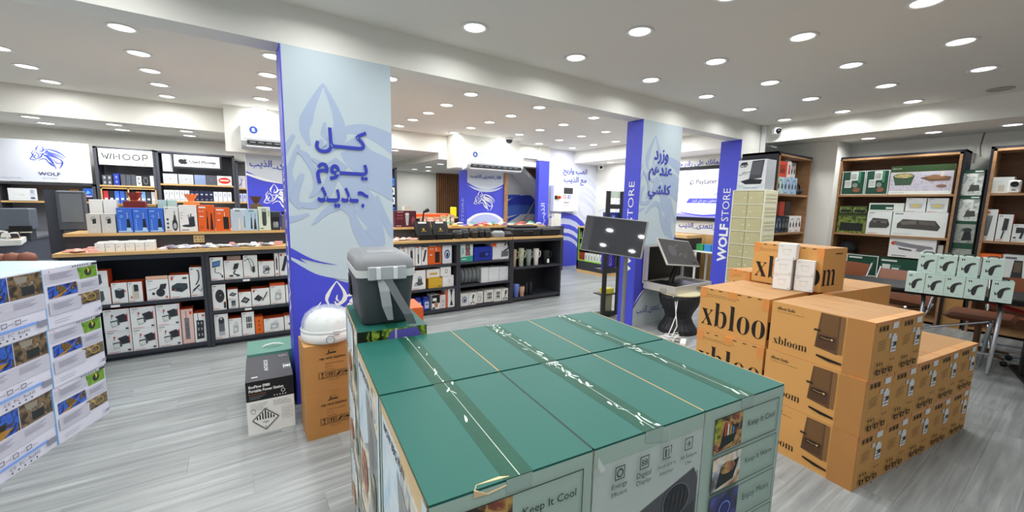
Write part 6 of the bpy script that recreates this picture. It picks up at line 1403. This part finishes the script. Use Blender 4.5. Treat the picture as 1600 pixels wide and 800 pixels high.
for r, z in enumerate((.281, .541, .781)):
    for k in range(8):
        c = (['#b8402a', '#a83a2a', '#f0f0ee', '#ececea', '#f0f0ee', '#eaeae8', '#f0f0ee', '#e6e6e4'], ['#2f5a34', '#9ab84a', '#2a2c30', '#3a6a44', '#e6e8e2', '#2f4a34', '#dfe2dc', '#2a2c30'], ['#2a2c30', '#3a3c40', '#26282c', '#4a4c50', '#33353a', '#2a2c30', '#3a3c40', '#26282c'])[r][k]
        o = carton('bottle_carton', f'small product pack on the lime-edged stand, {ORD[k]} from the left on its {("lower", "middle", "upper")[r]} shelf', 'carton', (6.41, 6.62 - k * .09, z), (.07, .06, (.17, .12, .15)[r]), c, -90, None, lambda fc, r=r: fc['F'].p([(.35, .1), (.65, .1), (.62, .6), (.5, .85), (.38, .6)], M('#26282c') if r == 0 else M('#d8d9d4')), 'small packs on the lime-edged stand')
cx_ = empty('control_box', 'square white wall control box with dark display, colour logo and red yellow knob', 'control box', (6.08, 7.22, 1.34))
MB().box((0, 0, 0), (.78, .155, .61), M('#e3e6ee', rough=.4, var=.01), bev=.008).build('cabinet', cx_)
MB().box((.3, -.012, .42), (.58, 0, .56), M('#2c2d33', rough=.3), bev=.006).build('display', cx_)
m = MB(); f = Face(m, (0, -.001, 0), (.78, 0, 0), (0, 0, .61))
f.ring(.42, .57, .05, .075, .35, M('#e8744a')); f.l([(.47, .62), (.47, .52), (.53, .52)], .018, M('#e8744a')); f.ring(.62, .57, .05, .075, .35, M('#4a6ad8')); f.l([(.56, .64), (.56, .5)], .018, M('#4a6ad8'))
f.t('WOLF', .5, .35, M('#8a3a4a'), w=.2, off=.02); f.t('play and win', .5, .24, M('#d8a08a'), w=.24); f.t('store', .12, .06, LG, w=.1); f.t('wolfstore', .85, .06, LG, w=.16); m.build('printed_logo', cx_)['kind'] = 'stuff'
MB().cyl((.12, 0, .33), (.12, -.03, .33), .045, M('#d8c02a', rough=.4)).build('knob_base', cx_); MB().cyl((.13, -.03, .33), (.13, -.07, .33), .035, M('#c8281e', rough=.35)).build('red_knob', cx_); MB().box((.03, -.03, .29), (.085, 0, .37), BLACK).build('switch_block', cx_)
tag(MB().box((5.93, 7.0, 1.02), (6.13, 7.1, 1.3), M('#e3e0da', rough=.5)).box((5.83, 6.98, 1.02), (5.95, 7.08, 1.2), M('#ded9d2')).box((5.78, 6.95, 0), (6.18, 7.15, 1.02), CHAR).build('white_speaker'), 'white box pair on a dark pedestal beneath the control box', 'pedestal')
pb = empty('wall_screen', 'large lit wall screen with a pale purple advertisement behind the right pillars', 'screen', (7.52, 5.45, 1.24), -90)
MB().box((0, 0, 0), (1.75, .08, 1.06), M('#1b1c20', rough=.4)).build('frame', pb)
m = MB().box((.04, -.004, .07), (1.71, 0, .99), M('#e6e4f8', emit=.75, var=.02, scale=1)); f = Face(m, (.04, -.004, .07), (1.67, 0, 0), (0, 0, .92))
e = lambda c: M(c, emit=.6, var=0)
f.ring(.42, .74, .026, .045, .32, e('#2a2c33')); f.r(.4, .68, .412, .74, e('#2a2c33')); f.t('PayLater', .6, .735, e('#33353f'), w=.25, off=.012); f.t('قسط فاتورتك من عند الذيب', .60, .50, e('#6f74cc'), w=.62)
f.p([(.36, .3), (1.0, .3), (1, .40), (.4, .40)], e('#5257c8')); f.t('أربع دفعات بالتعاون مع باي ليتر', .7, .35, e('#d8d8f4'), w=.52)
f.p([(0, 0), (1, 0), (1, .06)] + smooth([(1, .1), (.6, .05), (.2, .08), (0, .02)]), e('#8f8fe0')); f.l(smooth([(.3, .1), (.6, .04), (1, .12)]), .01, e('#5257c8'), w1=.03, wm=.02); f.p([(.0, .36), (.07, .42), (.07, .3)], e('#c3c0ee')); m.build('display', pb)
for sgn in (('نقسط لك بضمانك على رقم جوالك', 2.335, .15, 5.3, 1.75), ('#لا_تتعدى_الذيب', 1.125, .13, 4.98, .95)):
    m = MB(); f = Face(m, (7.597, sgn[3], sgn[1] - .06), (0, -sgn[4], 0), (0, 0, sgn[2])); f.t(sgn[0], .5, .5, INK, w=1, h=1, off=.018); o = m.build('wall_lettering'); tag(o, ('blue Arabic lettering above the wall screen', 'blue Arabic hashtag lettering below the wall screen')[sgn[1] < 2], 'lettering')
dk = empty('reception_desk', 'dark desk with oak top seen between the right pillars', 'desk', (6.85, 4.93, 0), -90)
MB().box((0, 0, .0), (.62, .5, .93), CHAR2).build('body', dk); MB().box((-.02, -.03, .93), (.64, .52, .985), OAK).build('top', dk)
st_ = empty('white_side_table', 'white side table with coloured boxes behind the right blue pillar', 'table', (6.98, 4.25, 0), -90)
MB().box((0, 0, .69), (.8, .45, .715), WHITE).build('top', st_)
for x, y in ((.02, .02), (.75, .02), (.02, .4), (.75, .4)): MB().box((x, y, 0), (x + .03, y + .03, .69), WHITE).build('leg', st_)
for k, (c, w) in enumerate((('#3a9a5a', .13), ('#3a8ac8', .13), ('#4a9ad8', .14), ('#e0b83a', .13), ('#d8a82a', .12))):
    carton('coloured_box', f'{("green", "blue", "bright blue", "yellow", "amber")[k]} box on the white side table', 'box', (7.02, 4.15 - k * .15, .716), (w, .12, .12), c, -90)

# ------------------------------------------------------------------ display wall at the back left
def disp(label, x0, x1, z1, zs, y0=8.42, y1=8.78):
    o = empty('wall_shelf_unit', label, 'shelf unit', (x0, y0, 0)); w, d = x1 - x0, y1 - y0
    MB().box((.03, d - .02, 0), (w - .03, d, z1), M('#8d8f98', rough=.6)).build('back_panel', o)
    for x in (0, w - .035): MB().box((x, 0, 0), (x + .035, d, z1), M('#4a4c55', rough=.5)).build('side_panel', o)
    MB().box((0, 0, z1 - .025), (w, d, z1), M('#4a4c55', rough=.5)).build('top_panel', o)
    for z in zs: MB().box((.035, 0, z - .025), (w - .035, d - .02, z), OAK).build('shelf', o)
    return o
disp('dark wall shelf unit under the store emblem sign, holding a white framed notice', -2.64, -1.68, 1.66, (1.41,))
disp('dark wall shelf unit with phone cartons under the thin-lettered white sign', -1.665, -.985, 2.215, (1.37, 1.66))
disp('wall shelf unit with tablets under the used phones sign', -.98, .035, 2.21, (1.44, 1.71))
disp('wall shelf unit beside the left blue banner, mostly hidden', .04, .75, 2.13, (1.44, 1.68))
wf = MB()
for a, b in (((-1.625, 8.40, 1.372), (-1.0, 8.42, 1.385)), ((-1.625, 8.4, 1.605), (-1.0, 8.42, 1.62)), ((-1.625, 8.4, 1.372), (-1.61, 8.42, 1.62)), ((-1.33, 8.4, 1.372), (-1.315, 8.42, 1.62)), ((-1.015, 8.4, 1.372), (-1.0, 8.42, 1.62))): wf.box(a, b, OAK)
tag(wf.build('oak_frame'), 'oak double frame around the coloured phone cases on the display wall', 'frame')
def sign(label, x0, x1, z0, z1, y, art, frame=None, m=None):
    o = empty('sign', label, 'sign', (x0, y, z0)); w, h = x1 - x0, z1 - z0
    if frame: MB().box((-.025, .0, -.025), (w + .025, .03, h + .025), M(frame, rough=.4)).build('frame', o)
    b = MB().box((0, -.006, 0), (w, .02, h), m or M('#eceef0', rough=.5, var=.01)); art(Face(b, (0, -.006, 0), (w, 0, 0), (0, 0, h))); b.build('panel', o); return o
def s_wolf(f): wolf(f, .555, .615, .38, M('#4050b0'), h=.60, k=1.05); f.t('WOLF', .545, .20, M('#3f4674'), w=.23, h=.085, off=.02); f.t('STORE', .55, .095, M('#a9aec8'), w=.15, h=.05); f.t('بالقسط اشتري الذيب', .15, .075, M('#7f86c0'), w=.21, h=.05)
sign('wide white sign with blue wolf emblem on the far left wall', -2.62, -1.70, 1.675, 2.235, 8.40, s_wolf, m=M('#dbdfea', rough=.5, var=.01))
def s_whoop(f):
    c = M('#3a3c42'); W0 = .02
    for a, b in (((.06, .72), (.10, .42)), ((.115, .6), (.145, .36)), ((.145, .36), (.185, .72)), ((.2, .36), (.235, .72)), ((.275, .36), (.275, .72)), ((.30, .54), (.35, .54)), ((.375, .36), (.375, .72))): f.l([a, b], W0, c)
    f.ring(.505, .54, .075, .19, .26, c, 24); f.ring(.685, .54, .075, .19, .26, c, 24); f.l([(.81, .36), (.81, .72)], W0, c); f.l(smooth([(.81, .72), (.88, .72), (.9, .62), (.88, .52), (.83, .52)]), W0, c); f.e(.935, .68, .006, .012, c, 8)
    f.e(.85, .12, .02, .03, TXT, 8); f.r(.88, .1, .94, .13, LG)
sign('white sign with thin black spaced lettering above the phone cartons', -1.61, -1.01, 1.955, 2.19, 8.41, s_whoop, m=M('#d6dace', rough=.5, var=.01))
def s_used(f):
    b = M('#1c1d21')
    ap = [(.2, .62), (.16, .66), (.115, .62), (.095, .5), (.1, .36), (.14, .24), (.175, .21), (.2, .235), (.225, .21), (.26, .25), (.29, .36), (.262, .43), (.26, .52), (.285, .6), (.245, .66)]
    f.p(smooth(ap + [ap[0]], 3)[:-1], b); f.p(smooth([(.2, .68), (.205, .75), (.24, .8), (.238, .73), (.2, .68)], 3), b)
    f.t('Used Phones', .62, .47, M('#2c2d33'), w=.58, off=.03); f.e(.84, .14, .02, .035, TXT, 8); f.r(.87, .12, .93, .15, LG)
sign('white framed sign with black apple mark and used phones wording', -.755, -.17, 1.985, 2.165, 8.39, s_used, '#33343b')
tag(MB().box((-.9, 8.415, 1.9), (-.78, 8.44, 2.17), M('#c9cbd0')).build('grey_board'), 'pale grey board left of the used phones sign', 'board')
Pg = 'phone accessories on the display wall'
def dp(lab, x0, x1, z, h, c, art=None, y=8.43, d=.1): return carton('phone_carton', lab, 'carton', ((x0 + x1) / 2, y, z + .001), (x1 - x0 - .004, d, h), c, 0, None, (lambda fc: art(fc['F'])) if art else None, Pg)
wl = 'under the thin-lettered sign'
for k in range(2):
    for r in range(2): dp(f'small dark grey carton {wl}, {("bottom", "top")[r]} {("left", "right")[k]} of four', -1.6 + k * .053, -1.55 + k * .053, 1.66 + r * .072, .07, '#5a5c64', lambda f: f.e(.5, .5, .25, .25, LG))
dp(f'upright blue carton {wl}', -1.477, -1.414, 1.66, .17, '#2a3fae', lambda f: (f.e(.5, .7, .2, .12, M('#8a9ae8')), f.e(.5, .3, .2, .12, M('#8a9ae8'))))
for k in range(3): dp(f'dark striped carton {wl}, {ORD[k]} of three', -1.40 + k * .058, -1.343 + k * .058, 1.66, .163, '#53565f', lambda f: [f.r(.1, .1 + i * .2, .9, .13 + i * .2, M('#74777f')) for i in range(4)])
dp(f'white carton with black watch {wl}', -1.226, -1.165, 1.66, .146, '#eceded', lambda f: (f.ring(.5, .5, .3, .35, .35, D1))); dp(f'black carton with band picture {wl}', -1.162, -1.073, 1.66, .157, '#2a2b30', lambda f: f.ring(.5, .5, .3, .35, .2, M('#8a8d95'))); dp(f'slim white carton {wl}', -1.068, -1.02, 1.66, .157, '#eaecea')
dp(f'orange and black carton at the right end {wl}', -1.016, -.995, 1.66, .125, '#e07a2a')
for k, c in enumerate(('#c83a4a', '#26272c', '#4a78d8', '#3f6ad0', '#5a5c66', '#2a2b30', '#e06a3a', '#7fa8dc', '#3a3b42', '#c9ccd6')): dp(f'{("red", "black", "sky blue", "blue", "grey", "black", "orange", "pale blue", "charcoal", "silver")[k]} phone case pack in the oak frame, {ORD[k]} from the left', -1.605 + k * .0595, -1.55 + k * .0595, 1.386, .185, c, lambda f: f.r(.2, .3, .8, .45, M('#e6e8ee')), 8.425)
ws = [('#c9cacd', 'silver', -.911, -.732), ('#c3c5c9', 'light grey', -.722, -.532), ('#8a9cc0', 'blue-grey', -.522, -.371), ('#5a5c66', 'dark grey', -.369, -.226), ('#f2f1ef', 'white with red oval', -.222, -.02)]
for c, n, a, b in ws: dp(f'{n} flat carton on the tablet shelf', a, b, 1.71, .155, c, (lambda f: (f.e(.5, .5, .42, .34, M('#d8452f')), f.r(.2, .46, .8, .58, M('#efe9e4')))) if 'oval' in n else (lambda f: f.e(.5, .5, .05, .06, M('#8a8d92'), 8)))
for k in range(5): dp(f'white phone carton on the lower tablet shelf, {ORD[k]} from the left', -.915 + k * .064, -.853 + k * .064, 1.44, .17, '#eceef2', lambda f: (f.r(.3, .55, .7, .85, LG), f.r(.2, .1, .8, .15, TXT)))
for k in range(5): dp(f'navy phone carton on the lower tablet shelf, {ORD[k]} from the left', -.594 + k * .062, -.534 + k * .062, 1.44, .168, '#232845', lambda f: (f.r(.25, .6, .75, .72, M('#c9cede')), f.r(.25, .12, .75, .2, M('#8a90b0'))))
for k in range(4): dp(f'white phone carton right of the navy ones, {ORD[k]} from the left', -.283 + k * .062, -.223 + k * .062, 1.44, .16, '#eceef2', lambda f: f.r(.3, .5, .7, .85, M('#b9c4dc')))
dp('carton with pale lilac petals beside the left blue banner', .055, .178, 1.68, .2, '#d9d4e4', lambda f: [f.l(smooth([(.1 + .2 * i, .1), (.5, .5), (.3 + .3 * i, .95)]), .05, M('#6a5a80'), w1=.02, wm=.06) for i in range(3)]); dp('pale lilac phone carton beside the left blue banner, left of two', .06, .118, 1.44, .143, '#c9cce8', lambda f: f.r(.3, .4, .7, .8, M('#8a92d0'))); dp('pale lilac phone carton beside the left blue banner, right of two', .122, .18, 1.44, .143, '#c9cce8', lambda f: f.r(.3, .4, .7, .8, M('#8a92d0')))
tag(MB().box((-.03, 8.41, 1.2), (.16, 8.5, 1.33), M('#dfe4f0')).build('low_white_carton'), 'low white carton under the tablet shelf end', 'carton')
def s_notice(f): f.r(.76, .1, .95, .9, M('#d3d9e4')); [f.r(.8, .6 + i * .1, .9, .64 + i * .1, M('#5a6a90')) for i in range(3)]; f.r(.79, .16, .93, .28, M('#4a4e5c')); f.e(.5, .5, .08, .08, M('#dfe6da'))
sign('white notice board with a side column on the shelf under the emblem sign', -2.53, -2.27, 1.412, 1.58, 8.42, s_notice)
sign('small orange brown framed picture behind the terminal', -1.965, -1.875, 1.5, 1.58, 8.5, lambda f: (f.r(0, 0, 1, 1, M('#b07a3a')), f.r(.15, .15, .85, .6, M('#e8d8b8'))))
sign('small bright blue picture on the grey board left of the phone cartons', -1.81, -1.715, 1.47, 1.6, 8.42, lambda f: (f.r(0, 0, 1, 1, M('#1f5ab8')), f.p([(.2, .3), (.8, .5), (.5, .8)], M('#6aa8e8')), f.r(.1, .05, .9, .2, M('#d8a89a'))))
# blue product rack far behind, right of the big pillar
rr = empty('accessory_rack', 'dark rack of blue and white accessory packs right behind the big pillar', 'rack', (2.42, 8.45, 0))
for x in (0, .37): MB().box((x, 0, 0), (x + .04, .35, 2.2), CHAR).build('side_panel', rr)
MB().box((.04, .3, 0), (.37, .33, 2.2), M('#6a6c74')).build('back_panel', rr); MB().box((0, 0, 2.17), (.41, .35, 2.2), CHAR).build('top_panel', rr)
for z in (1.24, 1.44, 1.64, 1.83): MB().box((.04, 0, z - .02), (.37, .3, z), CHAR).build('shelf', rr)
for r, z in enumerate((1.24, 1.44, 1.64, 1.83)):
    for k in range(3): carton('accessory_pack', f'accessory pack in the rack behind the big pillar, {pos[k]} on the {("lowest", "second", "third", "top")[r]} shelf', 'carton', (2.52 + k * .108, 8.46, z + .001), (.095, .1, .15), ['#e6e9ee', '#3a7ad8', '#2a5ac0', '#dfe4ea'][(r + k) % 4], 0, None, lambda fc: fc['F'].r(.3, .3, .7, .7, M('#2c3a58')), 'packs in the far rack')

# ------------------------------------------------------------------ left service counter with devices
sc2 = empty('service_counter', 'dark service counter running away along the left side', 'counter', (0, 0, 0))
MB().box((-2.75, 5.2, 0), (-1.95, 8.0, .985), M('#4f5360', rough=.45)).build('body', sc2); MB().box((-2.75, 5.2, .985), (-1.93, 8.0, 1.01), M('#5f636c', rough=.35)).build('top', sc2)
tag(MB().box((-2.7, 6.9, 1.01), (-2.05, 6.93, 1.29), M('#8f9296', rough=.5)).build('grey_screen_panel'), 'plain grey counter screen at the left picture edge', 'panel')
pt = empty('payment_terminal', 'large dark terminal with a grey screen at the end of the left counter', 'terminal', (-1.32, 5.62, 0), 0)
MB().box((-.16, .03, 0), (-.05, .2, 1.545), M('#43464f', rough=.5)).build('upright', pt)
s = MB().box((-.08, .0, 1.16), (.12, .05, 1.54), M('#565a63', rough=.45), bev=.01).build('screen_housing', pt); MB().box((-.055, -.004, 1.24), (.095, 0, 1.51), M('#74797f', rough=.25), bev=.0).build('display', s)
MB().box((-.05, .0, .95), (.1, .18, 1.16), M('#5f5b58', rough=.5)).build('lower_box', pt)
rp_ = empty('receipt_printer', 'blocky grey receipt printer behind the white tray of gadgets', 'printer', (-1.9, 6.35, 1.011), 0)
MB().box((-.1, 0, .12), (.12, .2, .34), M('#5d6570', rough=.5), bev=.008).build('body', rp_); MB().box((-.03, -.02, .1), (.12, .02, .16), BLACK).build('paper_slot', rp_); MB().box((-.07, .02, 0), (.1, .18, .12), M('#3a3d45')).build('base', rp_); MB().box((.0, -.05, .09), (.12, -.0, .1), M('#c9c5b8')).build('paper', rp_)
tr_ = empty('gadget_tray', 'white tray heaped with small white and black gadgets on the left counter', 'tray', (-2.02, 6.3, 1.011), -78)
MB().box((-.5, 0, 0), (.5, .2, .05), WHITE).build('tray', tr_)
rnd = random.Random(11)
gm = MB()
for k in range(34):
    x, y, z = -.46 + k * .028, rnd.uniform(.04, .16), .05 + rnd.uniform(0, .03); T = Matrix.Translation((x, y, z + .02)) @ Matrix.Rotation(rnd.uniform(0, 3), 4, 'Z') @ Matrix.Rotation(rnd.uniform(-.6, .6), 4, 'X')
    gm.box((-.03, -.016, -.02), (.03, .016, .02), M(rnd.choice(['#e6e4e0', '#2a2b30', '#dcdad6', '#3a3c42', '#c9a890', '#e6e4e0'])), T, top=.7)
o = gm.build('gadgets', tr_); o['kind'] = 'stuff'
tag(MB().box((-2.02, 5.35, 1.011), (-1.94, 5.5, 1.06), OAK, bev=.004).build('wood_block'), 'small wooden block on the near end of the left counter', 'block')
bb = tag(MB().box((-1.75, 4.62, 0), (-1.25, 4.92, .962), M('#3f434c', rough=.5)).build('dark_pedestal'), 'dark pedestal behind the pale lantern cartons', 'pedestal')
for k in range(4): 
    o = empty('leather_roll', f'brown leather roll on the dark pedestal behind the lantern cartons, {ORD[k]} from the left', 'leather roll', (-1.58 + k * .075, 4.68, .962), 0, 'brown leather rolls'); MB().lathe([(.03, 0), (.045, .02), (.05, .05), (.04, .08), (.001, .095)], M('#8a5644', rough=.5, bump=.1), n=14, sx=1.1).build('roll', o)
